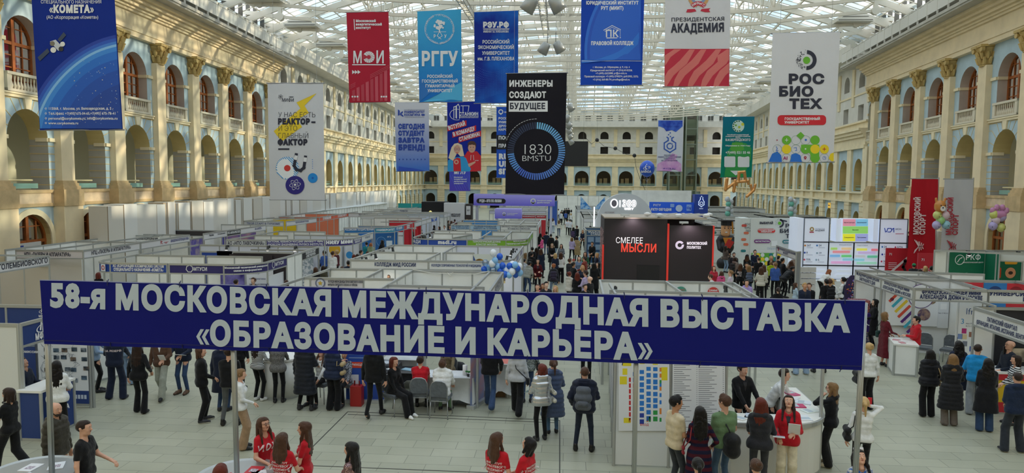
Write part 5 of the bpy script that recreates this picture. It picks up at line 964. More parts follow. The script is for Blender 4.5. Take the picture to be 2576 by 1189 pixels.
pl_prism(m,pl,.08,1.02);m.build('cabinet',M('e0e0da',.5),ct);m=MB();pl_prism(m,[(x+(.03 if x>4 else 0),y-(.03 if y<13.5 else 0))for x,y in pl],1.02,1.1);m.build('rim',ALU,ct);m=MB();pl_prism(m,pl,1.1,1.106);m.build('counter_top',M('eae8e0',.35),ct);m=MB();pl_prism(m,pl,0,.08);m.build('plinth',ALU,ct)
# -- right: french lyceum row
A=Stand('white school stand with three slanted and straight boards ФРАНЦУЗСКИЙ ЛИЦЕЙ',(10.45,21.9))
WB=M('dcdcda')
A.fascia((10.46,24.15),(10.44,21.96),WB,[('ФРАНЦУЗСКИЙ ЛИЦЕЙ имени',.1,.21,.03,1.75),('АЛЕКСАНДРА ДЮМА в МОСКВЕ',.1,.06,.03,1.95)]).fascia((10.46,21.95),(12.52,21.85),WB,[('ФРАНЦУЗСКИЙ ЛИЦЕЙ имени',.115,.21,.045,1.65),('АЛЕКСАНДРА ДЮМА в МОСКВЕ',.115,.06,.045,1.75)]).wall((10.46,24.15),(12.6,24.1),M('e2e3e3')).wall((12.6,24.1),(12.6,22.9))
C5=lambda g,w,h:([g.line([(.12+.15*i,h-.12-.2*i),(.5+.13*i,h+.26-.2*i)]if False else[(.15+.1*i,h-.35-.17*i),(.45+.1*i,h-.02-.17*i if i else h-.02)],.09,M(c,.6),'stripe_print',2+.2*i)for i,c in enumerate(('d8503a','3fb0c8','e8c83a','d8503a','5a2a80','3fb0c8','5a2a80'))]+[g.disc(1.1,h-.18,.4,M('5a2a80'),'disc_print',4),g.disc(1.1,h-.18,.38,M('e8e8ea'),'disc_print',4.4),g.text('ЛИЦЕЙ',.82,h-.1,.07,M('5a4a8a'),.01,1,'L',lift=5),g.text('им.Александра Дюма',.78,h-.24,.055,M('4a5a90'),.0,1,'L',.64,lift=5),g.disc(1.22,h-.78,.2,M('a88a78',.6,0,'printmix',7,'5a4a6a'),'photo_print',3),g.disc(1.45,h-.3,.13,M('b0947a',.6,0,'printmix',7,'7a6a58'),'photo_print',3),g.disc(.9,h-1.0,.08,M('e0707a'),'disc_print',2),g.disc(.2,h-.3,.06,M('4a2a70'),'disc_print',2),g.disc(.22,h-.08,.05,M('3fb0c8'),'disc_print',2),g.ring(.62,h-1.02,.05,.012,M('d89a9a'),'disc_print',2)])
A.print_((10.55,24.05),(12.2,24.0),.95,2.12,M('e8e9ea'),lambda g,w,h:C5(g,w,h)).print_((12.2,24.02),(12.55,24.02),.9,2.12,M('e2e4e6'),lambda g,w,h:[g.rect(.08,.62,.28,.82,M('f2f2f2'),'white_square_print',2),g.text('Тел: +7 495 621',.18,.48,.03,M('70707c')),g.text('aefe',.2,1.0,.05,M('5a5a90'))])
def a_sq(g,w,h):
 for x,y,c in((.1,.9,'b8307a'),(.0,.72,'7a8fc0'),(.12,.72,'e0c9a0'),(.0,.45,'d8583a'),(.38,.62,'5a7fb0'),(.34,.35,'2741a0'),(.3,.8,'9a6a5a'),(.14,.5,'7a8090')):g.rect(x,y,x+.13,y+.16,M(c,.6),'square_print',2)
 g.text('3',.05,1.2,.16,M('4a9ad0'),.0,1,'L');g.text('sites à Moscou',.2,1.2,.045,M('70707c'),.01,1,'L',.28);g.text('de 3 à 18 ans',.2,1.12,.045,M('70707c'),.01,1,'L',.28);g.text('lfm',.18,1.5,.2,M('3a5a90'),-.01,1,'L')
A.print_((12.2,22.75),(12.95,22.6),.1,2.08,M('e6e7e8'),a_sq,nm='side_poster').wall((12.15,22.8),(13.0,22.63),PANEL,z1=2.1,posts=False)
A=Stand('white stand with board МЕЖДУНАРОДНАЯ ШКОЛА ЗАВТРАШНЕГО ДНЯ and slanted rails',(10.5,24.2))
A.fascia((10.5,26.41),(10.46,24.2),WB,[('МЕЖДУНАРОДНАЯ ШКОЛА',.105,.21,.03,1.95),('ЗАВТРАШНЕГО ДНЯ',.105,.06,.03,1.35)]).wall((10.5,26.41),(14.6,25.8)).rail((12.6,24.1),(12.7,26.1)).wall((12.65,24.15),(12.7,26.1),z0=2.1,posts=False).wall((10.6,25.0),(12.6,24.9),z0=1.9);B_=thing('overhead_rail','long slanting metal rail above the school boards at right','rail',(10.62,18.2,0));m=MB();m.bar((0,0,2.6),(.33,8.1,2.6),.05);m.build('rail',ALU,B_);m=MB();[m.tube([(x,y,2.45),(x,y,2.6)],.015,5)for x,y in((.03,.6),(.15,3.7),(.3,7.4))];m.build('clamps',ALU,B_)
A.print_((11.0,24.85),(12.4,24.8),1.95,2.4,M('e6e6e6'),lambda g,w,h:[g.disc(.35+.22*i,.0,.13,M(c,.6),'disc_print',2,a0=0,a1=180)for i,c in enumerate(('d8b83a','d84a3a','b84a8a','e0b03a'))])
A=Stand('white stand with board УНИВЕРСИТЕТЫ ИСПАНИИ and red blue poster at right edge',(12.5,21.8))
A.fascia((12.52,21.85),(15.6,21.7),WB,[('УНИВЕРСИТЕТЫ',.115,.21,.045,None,.75),('ИСПАНИИ',.115,.06,.045,None,1.4)]).wall((12.65,24.15),(15.6,24.0),PANEL).rail((14.6,24.1),(14.7,21.8)).print_((12.75,24.05),(13.6,24.05),1.0,2.42,M('c82a3a',.55)).print_((13.62,24.05),(14.9,24.0),1.0,2.42,M('2f7ac0',.55),lambda g,w,h:[g.rect(.7,0,w,h,M('c82a3a',.55),'poster_red',2),g.disc(.35,1.1,.22,M('1f3f78'),'letter_print',2),g.disc(.98,1.1,.22,M('8f1a2a'),'letter_print',3)]).rail((12.5,21.8),(12.6,24.1))
A=Stand('white stand with slanted board ЛАТИНСКИЙ КВАРТАЛ (ФРАНЦИЯ, ИТАЛИЯ, ИСПАНИЯ, ВЕНГРИЯ)',(10.42,18.7))
A.fascia((10.41,18.71),(10.38,15.9),WB,[('ЛАТИНСКИЙ КВАРТАЛ',.1,.22,.03,1.2,1.2),('(ФРАНЦИЯ, ИТАЛИЯ, ИСПАНИЯ, ВЕНГРИЯ)',.1,.07,.03,2.1,1.2)],h0=2.03).wall((10.41,18.71),(10.9,18.7),PANEL).wall((12.6,18.7),(14,18.6)).rail((10.41,18.71),(14,18.6)).wall((12.5,16.2),(12.6,18.7),M('2a2a2e')).wall((10.9,18.7),(12.6,18.7),M('2a2a2e'))
# -- far right stands
RK=M('0f6a4c',.55)
A=Stand('dark green stand lettered РКФ with pictogram tiles, far right',(17.0,34.1),2.6)
A.wall((17.0,34.0),(17.6,34.1),PANEL).wall((17.6,34.1),(21.2,34.5),PANEL).print_((17.68,34.05),(19.38,34.3),.2,2.5,RK,lambda g,w,h:[g.ring(.5,1.95,.22,.03,WHITE,EP,2),g.line([(.4,1.85),(.5,2.0),(.6,2.05)],.04,WHITE,EP,2),g.text('РКФ',1.15,1.95,.24,WHITE,.02),g.text('КИНОЛОГИЧЕСКИЙ ЦЕНТР',1.15,1.8,.05,WHITE)]+[g.line([(.3+.5*i,1.2-.3*i),(.9+.5*i,1.35-.3*i)],.02,M('6aa890'),'chalk_print',2)for i in range(2)],out=.04)
def a_tiles(g,w,h):
 for i,(x,y,c)in enumerate(((.4,2.0,'dfe6e8'),(1.15,2.0,'eda62a'),(.4,1.35,'d8502a'),(1.15,1.35,'e8a07a'),(.4,.7,'e8b82a'),(1.15,.7,'d8402a'))):
  (g.disc(x,y,.25,M(c,.6),'tile_print',2)if i in(0,3,4)else g.pill(x-.3,y-.25,x+.3,y+.25,M(c,.6),'tile_print',2,.06));g.disc(x,y,.11,M(('3a4a50','f2f2f2','eeb03a','3a2a24','8a5a2a','e8c8b0')[i],.6),'tile_print',3,ry=.08 if i!=2 else .18)
A.print_((19.45,34.25),(21.1,34.45),.2,2.5,RK,a_tiles,out=.05);A.wall((19.42,34.3),(19.42,33.2),RK);A.fascia((19.4,33.4),(21.0,33.0),M('d9dbd8'),h0=2.2).wall((21.2,34.5),(24,34.6),PANEL).print_((20.9,31.9),(22.4,31.9),.2,2.4,RK).rail((17,34),(21,32.2))
for i,x in enumerate((18.4,19.5,20.6)):spotlight(x,33.95,2.55,0,'black clamp spotlight over the dark green РКФ wall','spotlights over the green wall')
# black and red pavilion
PV=M('2b2428',.5);t=thing('black_pavilion','big black pavilion with red edges and words СМЕЛЕЕ МЫСЛИ','pavilion',(1.9,38.5,0));iv=Matrix.Translation((-1.9,-38.5,0))
m=MB();m.X=iv;m.box((2.05,38.5,0),(5.42,38.9,3.65));m.box((2.05,38.9,0),(2.4,42.5,3.65));m.build('left_wall',PV,t);m=MB();m.X=iv;m.box((5.52,38.5,0),(7.82,38.9,3.32));m.box((7.5,38.9,0),(7.82,42.5,3.32));m.build('right_wall',PV,t)
RG=M('d8362a',.5,0,'glow',.25)
for x0,x1,h in((1.97,2.05,2.2),(5.42,5.52,3.4),(7.82,7.9,3.32)):m=MB();m.X=iv;m.box((x0,38.44,0),(x1,38.9,h));m.build('red_edge',RG,t)
m=MB();m.X=iv;m.box((3.85,38.47,0),(5.05,38.55,1.15));m.build('door',M('151317',.5),t);m=MB();m.X=iv;m.box((2.05,38.45,3.65),(7.5,42.5,3.72));m.build('roof_edge',M('b9aa98'),t);m=MB();m.X=iv;m.box((2.4,42.1,2.5),(7.5,42.5,3.65));m.build('rear_header',M('2b2428',.5),t)
g=Sign((.15,0,0),*AX,.02);g.text('СМЕЛЕЕ',.62,2.32,.31,M('f2eef0',.5,0,'glow',.5),.0,1,'L',1.48);g.text('МЫСЛИ',.9,1.86,.42,M('e04434',.5,0,'glow',.5),.03,1,'L',1.95);g.text('МОСКОВСКИЙ',4.42,2.3,.13,M('f0e8f2',.5,0,'glow',.4),.05,1,'L',1.08);g.text('ПОЛИТЕХ',4.42,2.08,.13,M('f0e8f2',.5,0,'glow',.4),.05,1,'L',.76);g.ring(4.04,2.26,.17,.12,M('d8cce0',.5,0,'glow',.3),'ring_emblem',2,a0=-330,a1=10);g.build(t)
for i in range(4):m=MB();m.X=iv;m.box((2.0,39+.8*i,1.0),(2.05,39.5+.8*i,3.0));m.build('side_print',M('6a5a60',.6,0,'mottle',.3,'c9a8a8'),t)
for i,(x,z,l)in enumerate(((3.1,3.72,0),(4.9,3.72,0),(6.2,3.36,0),(7.4,3.36,0))):m=MB();m.X=iv;m.box((x-.22,37.85,z+.1),(x+.22,38.1,z+.2));m.bar((x,38.1,z+.12),(x,38.6,z),.04);m.build('flood_lamp',M('d8d8d6',.4),t)
for k,z in enumerate((3.0,2.7)):
 L_=bpy.data.lights.new('pavilion_lamp','SPOT');L_.energy=60;L_.spot_size=2.3;L_.spot_blend=.8;L_.color=(1,.82,.9);l_=bpy.data.objects.new('pavilion_lamp',L_);COL.objects.link(l_);l_.location=(3.6 if k==0 else 6.6,37.8,3.75 if k==0 else 3.45);l_.rotation_euler=Vector((0,.55,-1)).to_track_quat('-Z','Y').to_euler()
 # white lamp arms on the pavilion roof
t=thing('lamp_cluster','white folded lamp arms lying across roof of the black pavilion','lamp cluster',(5.6,39.6,3.72));m=MB()
for i in range(5):m.bar((-.7+.5*i,-.9+.2*i,.12),(.6+.4*i,.9-.1*i,.16),.08,.06);
for i in range(3):m.bar((-.9,-.5+.6*i,.14),(2.2,-.7+.6*i,.14),.07,.06)
m.build('arms',M('d6d2cc',.5),t)
for x,y in((-.6,-1.0),(1.9,-.9),(.4,-1.1),(2.3,.4),(-1.1,.3)):m=MB();m.lathe([(.02,-.1),(.18,-.06),(.2,.04),(.05,.12)],(x,y,.12),12);m.build('lamp_head',M('e8e6e2',.4),t)
# РОСБИОТЕХ
t=thing('branded_wall','white stand wall printed ВЫБИРАЙ РОС БИО ТЕХ with green pattern','stand wall',(10.7,44,0));m=MB();m.X=Matrix.Translation((-10.7,-44,0));m.box((11.2,44,0),(14.2,44.3,3.5));m.box((10.62,44.1,0),(11.2,45.6,3.48));m.build('wall_body',M('dfe3de',.55),t)
def a_rb(g):
 g.text('ВЫБИРАЙ',1911,-563,5,INK,.06,1,'L',34);g.disc(1961,-561,4,M('6fc22e'));g.ring(1961,-561,9,4,INK,EP,1,a0=-90,a1=80);g.line(pp((1963,553),(1978,556)),3,INK,EP)
 for k in range(30):a=rad(rng.uniform(95,265));r=rng.uniform(7,12);g.disc(1961+r*cos(a),-561+r*sin(a),.5,M('7a8a90'),EP,1,n=5)
 for q,x,y,w in(('РОС',1975,572,37),('БИО',1961,585,37),('ТЕХ',1976,598,33)):g.text(q,x,-y,9,INK,.03,1,'L',w)
 g.pill(1906,-585,1950,-575,M('dc3a34'),'red_pill',1);g.text('ГОСУДАРСТВЕННЫЙ',1928,-579.5,3,WHITE,.05,1,'C',40,lift=3);g.text('УНИВЕРСИТЕТ',1928,-583.8,3,WHITE,.05,1,'C',28,lift=3)
 g.pill(1897,-611,1938,-602,M('7a2a80'),'violet_pill',1);g.text('МАГИСТРАТУРА',1918,-608.5,3.6,WHITE,.05,1,'C',36,lift=3);g.pill(1968,-612,2010,-603,M('1f7f84'),'teal_pill',1);g.text('АСПИРАНТУРА',1989,-609.5,3.6,WHITE,.05,1,'C',36,lift=3);g.text('Образование',1929,-627,5,M('8aa0c0'),-.01,1,'L',50);g.rect(1940,-619,1955,-605,M('eef0ee'),'white_square_print',2)
 g.rect(1890,-668,1956,-636,M('5fae38'),'green_field_print',1)
 for i in range(7):
  for j in range(3):g.disc(1897+10.5*i,-641-10.5*j,5,M(('e4e8e4','5fae38','f0cf2a','1f7f84','e4e8e4')[(i*2+j*3)%5],.6),'circle_print',2,n=18)
g=Sign(O3,*AX,.02);g.warp=lambda a,b:(Matrix.Translation((-10.7,-44,0))@aty(a,-b,43.98),(0,-1,0));a_rb(g);g.build(t)
g=Sign((-.08,.1,0),*AX,.02)
for i,(z,c)in enumerate(((2.95,'d8584a'),(2.5,'e0785a'),(2.1,'e0785a'),(1.8,'e0785a'),(1.4,'2a8288'))):g.pill(.05+.14*(i%2),z,.36+.14*(i%2),z+.16,M(c,.6),'pill_print',1)
g.text('РОС',.42,3.05,.12,INK,.0);g.text('БИО',.42,2.85,.12,INK,.0);g.text('ТЕХ',.46,2.65,.12,INK,.0);g.build(t)
A=Stand('grey corner stand with slanted board before the screen wall',(10.65,33.2),2.5);A.fascia((10.64,36.6),(10.5,33.1),M('c9c6c4'),[('НАЦИОНАЛЬНЫЙ ИССЛЕДОВАТЕЛЬСКИЙ',.11,.2,.03),('ИНСТИТУТ',.11,.06,.03)],art=lambda g,L:g.disc(.4,.2,.1,M('b03038'))).wall((10.5,33.1),(10.75,33.3),M('8d9094',.5))
# glowing screen wall
t=thing('light_box_wall','glowing white light box wall with three towers and colourful study charts','light box wall',(13.35,42,0));LBX=M('cdd6e6',.4,0,'glow',.34);FRM=M('7d8796',.4,.4);iv=Matrix.Translation((-13.35,-42,0))
xs=(13.7,15.12,16.53,17.92,19.45);zs=(0.1,.9,2.25,3.63)
for i in range(4):
 for j in range(3):
  if j==2 and i in(1,2):continue
  m=MB();m.X=iv;m.box((xs[i]+.03,42,zs[j]+.03),(xs[i+1]-.03,42.5,zs[j+1]-.03));m.build('light_box',LBX,t);m=MB();m.X=iv
  for a,b in(((xs[i],zs[j]),(xs[i+1],zs[j])),((xs[i],zs[j+1]),(xs[i+1],zs[j+1])),((xs[i],zs[j]),(xs[i],zs[j+1])),((xs[i+1],zs[j]),(xs[i+1],zs[j+1]))):m.bar((a[0],41.98,a[1]),(b[0],41.98,b[1]),.05)
  m.build('box_frame',FRM,t)
m=MB();m.X=iv;m.box((15.85,42,2.28),(17.2,42.5,3.63));m.build('light_box',LBX,t);m=MB();m.X=iv;m.box((13.36,42.02,.1),(13.68,43.6,3.62));m.box((15.55,42.1,2.28),(15.83,43,3.6));m.box((17.62,42.1,2.28),(17.9,43,3.6));m.build('side_light_box',LBX,t)
def a_scr(g):
 for x0,y0,x1,y1,c,q in((2120,551,2152,568,'e89ab0','Магистратура'),(2152,551,2183,568,'86ccf2','Бакалавриат'),(2120,569,2183,587,'9adc74','Высшее'),(2120,588,2151,606,'f2ee3a','Специалитет'),(2151,588,2183,606,'a8b2ea','Программы')):g.rect(x0,-y1,x1,-y0,M(c,.5,0,'glow',.35),'colour_field_print',1);g.text(q,(x0+x1)/2,-(y0+y1)/2-1,2.6,INK,.03)
 g.text('ПРЕЗИДЕНТСКАЯ',2050,-576,2.6,M('8a8f9c',.5),.0,1,'L',24);g.text('АКАДЕМИЯ',2050,-581,4,M('5a5f70',.5),.04,1,'L',24);g.ring(2042,-576,4,3,M('c0a060',.5),EP);g.rect(2036,-585,2047,-582,M('c84a5a',.5),EP)
 b=M('2a58d0',.5);g.line(pp((2225,574),(2227,583),(2230,582),(2233,574),(2241,574),(2243,579),(2239,583),(2233,583)),2,b,EP);g.line(pp((2244,576),(2248,574),(2248,583)),2.2,b,EP);g.text('ИОН',2252,-578,4,M('3a4a70',.5),.02,1,'L',15);g.rect(2252,-588.5,2273,-587,M('d84a60',.5),'red_line_print')
 for q,x,y in(('267',2029,619),('24',2059,619),('8',2028,637),('19',2059,638),('75%',2027,654.5),('6',2057,655),('24',2223,622.5),('5774',2256,623.5),('13',2223,641.5),('25',2254,642),('20',2221,659),('79%',2254,659.5)):g.text(q,x,-y,4.6,M('4a5068',.5),.02,1,'L');g.rect(x,-y-4,x+16,-y-3,M('a8adb8',.5),TP);g.disc(x-4,-y+2,2.4,M({'267':'e8903a','24':'5a9ae8','8':'3a5ac8','75%':'e85a7a','5774':'d86a8a','13':'2a4ac8','20':'e86a8a','79%':'e8c03a'}.get(q,'a8c4d8'),.5),'icon_print',n=12)
 g.text('Направления',2126,-617,3.4,M('7a809a',.5),.0);g.text('подготовки',2169,-618,3.4,M('7a809a',.5),.0)
 for x0,y,w,c in((2089,622,17,'b4e07a'),(2116,622,26,'f2d2a0'),(2154,624,27,'f0f06a'),(2191,625,17,'f08a9a'),(2094,630,44,'f09aa4'),(2158,632,44,'d4c0f0'),(2087,640,26,'86c0f4'),(2116,640.5,26,'78d88a'),(2150,641,26,'d0d4d8'),(2181,642,26,'6fcca8'),(2119,649,27,'98d4ee'),(2149,650,25,'98dcee'),(2090,656.5,50,'eab0e0'),(2154,658,51,'a8e4cc')):g.pill(x0,-y-6,x0+w,-y,M(c,.5,0,'glow',.3),'label_print',1,1.5)
 for x in(2038,2103):
  for y in(678,690,702):g.rect(x,-y-6,x+38,-y,M('cfd8e4',.5,0,'glow',.35),'text_field_print',1)
g=Sign(O3,*AX,.03);g.warp=lambda a,b:(iv@aty(a,-b,41.95),(0,-1,0));a_scr(g);g.build(t)
# red boards, flags, podium
for k,(x0,x1,y,lab)in enumerate(((18.3,20.0,38.2,'red information board with skater picture beside the light box wall'),(17.9,19.4,41.0,'red information board partly hidden behind the skater board'))):slab_thing('information_board',lab,'board',(x0,y),(x1,y),0,2.05,.08,M('c02634',.5),lambda g,L:[g.text('71',.25,1.65,.12,WHITE),g.line([(.3,.7),(1.4,1.75)],.12,M('e6dede'),'stripe_print',1),g.disc(1.05,1.35,.1,M('3a2a2c'),'skater_print',2),g.line([(1.05,1.3),(.95,1.0),(1.1,.75)],.14,M('2e2426'),'skater_print',2)]+[g.rect(.15,1.2-.1*i,.6,1.24-.1*i,M('e0c0c4'),TP,2)for i in range(4)])
def a_flag(c,m_):
 def f(g,L):
  for i,t_ in enumerate(('МОСКОВСКИЙ','СПОРТ')):g.text(t_,.48+.32*i,2.3,.26,m_,.05,1,'L',2.05 if i==0 else 1.15,0,pi/2)
  for k in range(3):g.line([(.3+.09*k,2.0-.05*k),(.52,1.66-.02*k),(.3+.02*k,1.3+.07*k)],.045,m_,EP,1+.3*k);g.line([(.56+.1*k,1.9-.06*k),(.56+.07*k,1.66),(.56+.1*k,1.42+.06*k)],.045,m_,EP,1.2+.3*k)
 return f
for x0,x1,c,m_,lab in((18.6,20.0,'b81f2c','ead2d4','tall red vertical flag reading МОСКОВСКИЙ СПОРТ'),(20.3,21.8,'c9c9cc','b03040','tall grey-white vertical flag reading МОСКОВСКИЙ СПОРТ in red')):
 t=thing('vertical_flag',lab,'flag',(x0,40,0));W_=x1-x0;m=MB();m.add([(W_*i/8,.05*sin(i+.8*j),.6+5.3*j/14)for j in range(15)for i in range(9)],[(j*9+i,j*9+i+1,j*9+i+10,j*9+i+9)for j in range(14)for i in range(8)]);m.build('cloth',M(c,.6,0,'banner'),t,True);m=MB();m.tube([(W_+.04,.06,0),(W_+.04,.06,6)],.04,8);m.tube([(-.02,.06,5.92),(W_+.04,.06,5.92)],.03,6);m.lathe([(.35,0),(.35,.04)],(W_+.04,.06,0),12);m.build('pole',ALU,t);g=Sign((0,-.06,.6),*AX,.02);a_flag(c,M(m_,.6))(g,W_);g.build(t)
pod=thing('podium','raised white podium with two tall plinths behind vertical flags','podium',(17,43.5,0));m=MB();m.box((0,0,0),(6.5,3.2,1.0));m.build('deck',M('cfc9bc'),pod);m=MB();m.box((3.6,-.6,0),(4.3,.0,3.0));m.build('plinth',M('d8d2c4'),pod);m=MB();m.box((4.6,-.6,0),(5.3,.0,2.9));m.build('plinth',M('d8d2c4'),pod)
# far right: arch, blue stand, white hoarding, plain shells
t=thing('arched_pavilion','grey arched pavilion with glowing 300 and years 1724 2024','pavilion',(2.4,58,0));m=MB();c0=2.35;m.prism([(-.1,0),(4.55,0),(4.55,2.4)]+[(c0+2.25*cos(rad(a)),2.45+2.27*sin(rad(a)))for a in range(5,176,8)]+[(-.1,2.4),(-.1,2.8)][:1],0,.8);m.build('arch_wall',M('cdd0d6',.5),t)
g=Sign((0,-.0,0),*AX,.03);GW=M('ffffff',.4,0,'glow',1.6);g.text('300',2.1,3.65,.52,GW,.05,1,'L',1.15);g.text('300',2.1,3.65,.5,M('3a3f4c',.5),-.02,1,'L',1.12,lift=4);g.rect(1.88,3.6,1.96,4.15,GW,'light_print');g.disc(1.45,3.9,.3,GW,'light_print',1,ry=.36);g.disc(1.45,3.9,.22,M('7a7480',.5),EP,2,ry=.28);g.text('СПБГУ',2.65,3.4,.14,GW,.06)
for i,q in enumerate(('ИСТОРИЯ','ЗНАНИЯ','ЛЮДИ')):g.text(q,.7,3.1-.22*i,.11,M('8a6a68',.5),.0,1,'L')
g.ring(2.2,1.9,.75,.03,M('9aa0ac',.5),'line_print');g.rect(3.1,2.85,3.75,3.03,M('6a1a22',.5),'red_band');g.rect(3.3,2.62,3.95,2.8,M('6a1a22',.5),'red_band');g.text('1724',3.55,2.88,.13,WHITE,.02,lift=3);g.text('2024',3.55,2.65,.13,WHITE,.02,lift=3);g.build(t)
m=MB();m.box((-.2,-.05,2.0),(-.1,0,3.6));m.build('light_strip',M('ffffff',.4,0,'glow',2.0),t)
t=thing('blue_branded_wall','bright blue stand wall РХТУ СЕГОДНЯ with square tower and flask emblem','stand wall',(8.55,74,0));m=MB();m.box((0,0,0),(5.2,.3,3.62));m.build('wall_body',M('2c58d8',.5,0,'gradz',1,'3a6cf0'),t);m=MB();m.box((4.5,-.4,0),(5.85,1.0,4.45));m.build('tower',M('2342a0',.5),t)
g=Sign((0,-.02,0),*AX,.03);g.text('РХТУ',.75,3.2,.2,WHITE,.03);g.text('РХТУ СЕГОДНЯ',1.2,2.75,.22,WHITE,.07,1,'C',2.1);g.disc(3.0,3.0,.35,M('c8d8f4',.5),'helmet_print');g.pill(3.75,2.75,4.25,3.4,M('8fb2f4',.5),'symbol_print',1,.05);g.text('Og',4.0,2.95,.22,M('2c58d8',.5),.05,lift=3);g.pill(2.1,3.1,2.5,3.45,M('8fb2f4',.5),'symbol_print',1,.05);g.disc(.35,2.25,.16,M('c8d8f4',.5),'icon_print');g.rect(.6,2.2,1.8,2.3,M('c8d8f4',.5),TP);g.build(t)
g=Sign((0,-.42,0),*AX,.03);wl_=M('e0ecff',.5,0,'glow',.4);g.line([(5.05,4.15),(5.05,3.95),(4.9,3.7),(4.9,3.4),(5.17,3.2),(5.44,3.4),(5.44,3.7),(5.3,3.95),(5.3,4.15)],.07,wl_,'flask_print');g.ring(5.17,3.55,.14,.06,wl_,'flask_print');g.disc(5.17,4.25,.06,wl_,'flask_print');g.text('РХТУ',5.17,2.95,.1,wl_);g.build(t)
slab_thing('white_hoarding','long plain white hoarding before the back wall, right of centre','hoarding',(8.6,95),(16.4,95),0,4.6,.3,PANEL)
for i,(x0,x1,y0,y1,lab,h)in enumerate(((1.5,3.2,62,76,'white far stand left of the grey arched pavilion',2.5),(8,13.5,56,63,'white open frame stand behind the black pavilion roof',2.5),(13.5,18.5,62,70,'white open frame stand below the silver and mint balloons',2.5),(14.5,21,74,84,'plain far right stand beside the blue tower',2.5),(17,23.5,86,95,'farthest plain white stand on the right',2.6),(19,24.5,64,73.5,'long white stand behind the light box wall',2.5),(8.6,12,84,92,'white closed stand in front of the hoarding',2.6),(1.2,4.6,82,94,'white far stand with blue pennants on its corners',2.5),(9,13,48,53,'white stand with small green logos behind the graduate figure',2.5))):
 A=Stand(lab,(x0,y0),h);A.fascia((x0,y0),(x1,y0),M(('dcdcdc','d3d6d8','dadada')[i%3],.6)).wall((x0,y1),(x1,y1)).wall((x0,y0),(x0,y1),z0=2.1,posts=False).rail((x0,y0),(x0,y1)).rail((x1,y0),(x1,y1));n=int((y1-y0)/2.1)
 for k in range(1,n):A.rail((x0,y0+(y1-y0)*k/n),(x1,y0+(y1-y0)*k/n))
 A.wall((x0,y0+(y1-y0)*.5),(x1,y0+(y1-y0)*.5));A.rail(((x0+x1)/2,y0),((x0+x1)/2,y1))
 if i==8:
  A.print_((x0+.5,y0-.02),(x0+2.5,y0-.02),2.18,2.45,M('dfe4e2'),lambda g,w,h:[g.disc(.4,.13,.09,M('4a8a7a'),EP,2),g.text('МИРЭА',1.0,.08,.1,M('5a6a70'))]);A.print_((x0+1,y1-.1),(x0+3.5,y1-.1),.3,2.1,M('e4ebe8'),lambda g,w,h:[g.poly([(.2+.5*(k%5),.3+.4*(k//5)),(.4+.5*(k%5),.3+.4*(k//5)),(.3+.5*(k%5),.5+.4*(k//5))],M('3a6a60'),'tree_print',2)for k in range(20)])
A=Stand('dark blue boarded stand with white lists beside the black pavilion',(1.2,46));A.fascia((1.3,46.2),(2.9,46.2),M('3a5f86',.55),[('МОСКОВСКИЙ',.12,.2,.04),('СТАНДАРТ',.12,.05,.04)],tm=WHITE).wall((1.3,49),(3.6,49),M('3a5f86',.55)).print_((1.35,47.4),(2.9,47.4),.3,2.0,M('2f527a',.55),lambda g,w,h:[g.rect(.1+.5*(k%3),.3+.5*(k//3),.5+.5*(k%3),.65+.5*(k//3),M('8fa8c4'),'list_print',2)for k in range(9)]).rail((1.3,46.2),(1.2,49))
for x,s_ in((1.6,1),(4.4,-1)):
 t=thing('pennant',('blue triangular pennant rising at left corner of far stand','blue triangular pennant rising at right corner of far stand')[s_<0],'pennant',(x,82,2.5));m=MB();m.prism([(0,0),(0,1.5),(s_*1.3,0)],-.02,.02);m.build('cloth',M('3f86d0',.6,0,'mottle',.1,'a8cbe8'),t)
 # stored wall panels along the left facade
y=34.6;k=0;pmats=[M('ded9cf'),M('e4e2dc'),M('dcdad4'),M('b9a88e',.7),M('d6d0c4')];pan={}
while y<108:
 if 62.2<y<62.9:y=63
 L_=(1.35,1.2,1.9,.9,.35,.8,.3,1.3,.35)[k%9]*(1+.012*(y-34));mi=(4,1,0,1,3,2,3,1,3)[k%9];w=(1.0,1.1,1.05,1.15,.9,1.05,.85,1.1,.8)[k%9];hz=4.15+.06*sin(k*1.7)
 m=MB();m.box((-w/2,0,0),(w/2,L_-.03,hz));m.box((w/2,.0,0),(w/2+.012,.05,hz),1);t=m.build('stored_wall_panel',[pmats[mi],M('8f7a5c',.7)])
 t.location=(xl(y)+1.5,y,0);tag(t,('brown edged upright panel stack stored against the left facade','white upright panel stack stored against the left facade')[mi!=3],'stored panel','panel stacks stored along left facade' if mi!=3 else 'brown panel stacks stored along left facade');y+=L_;k+=1

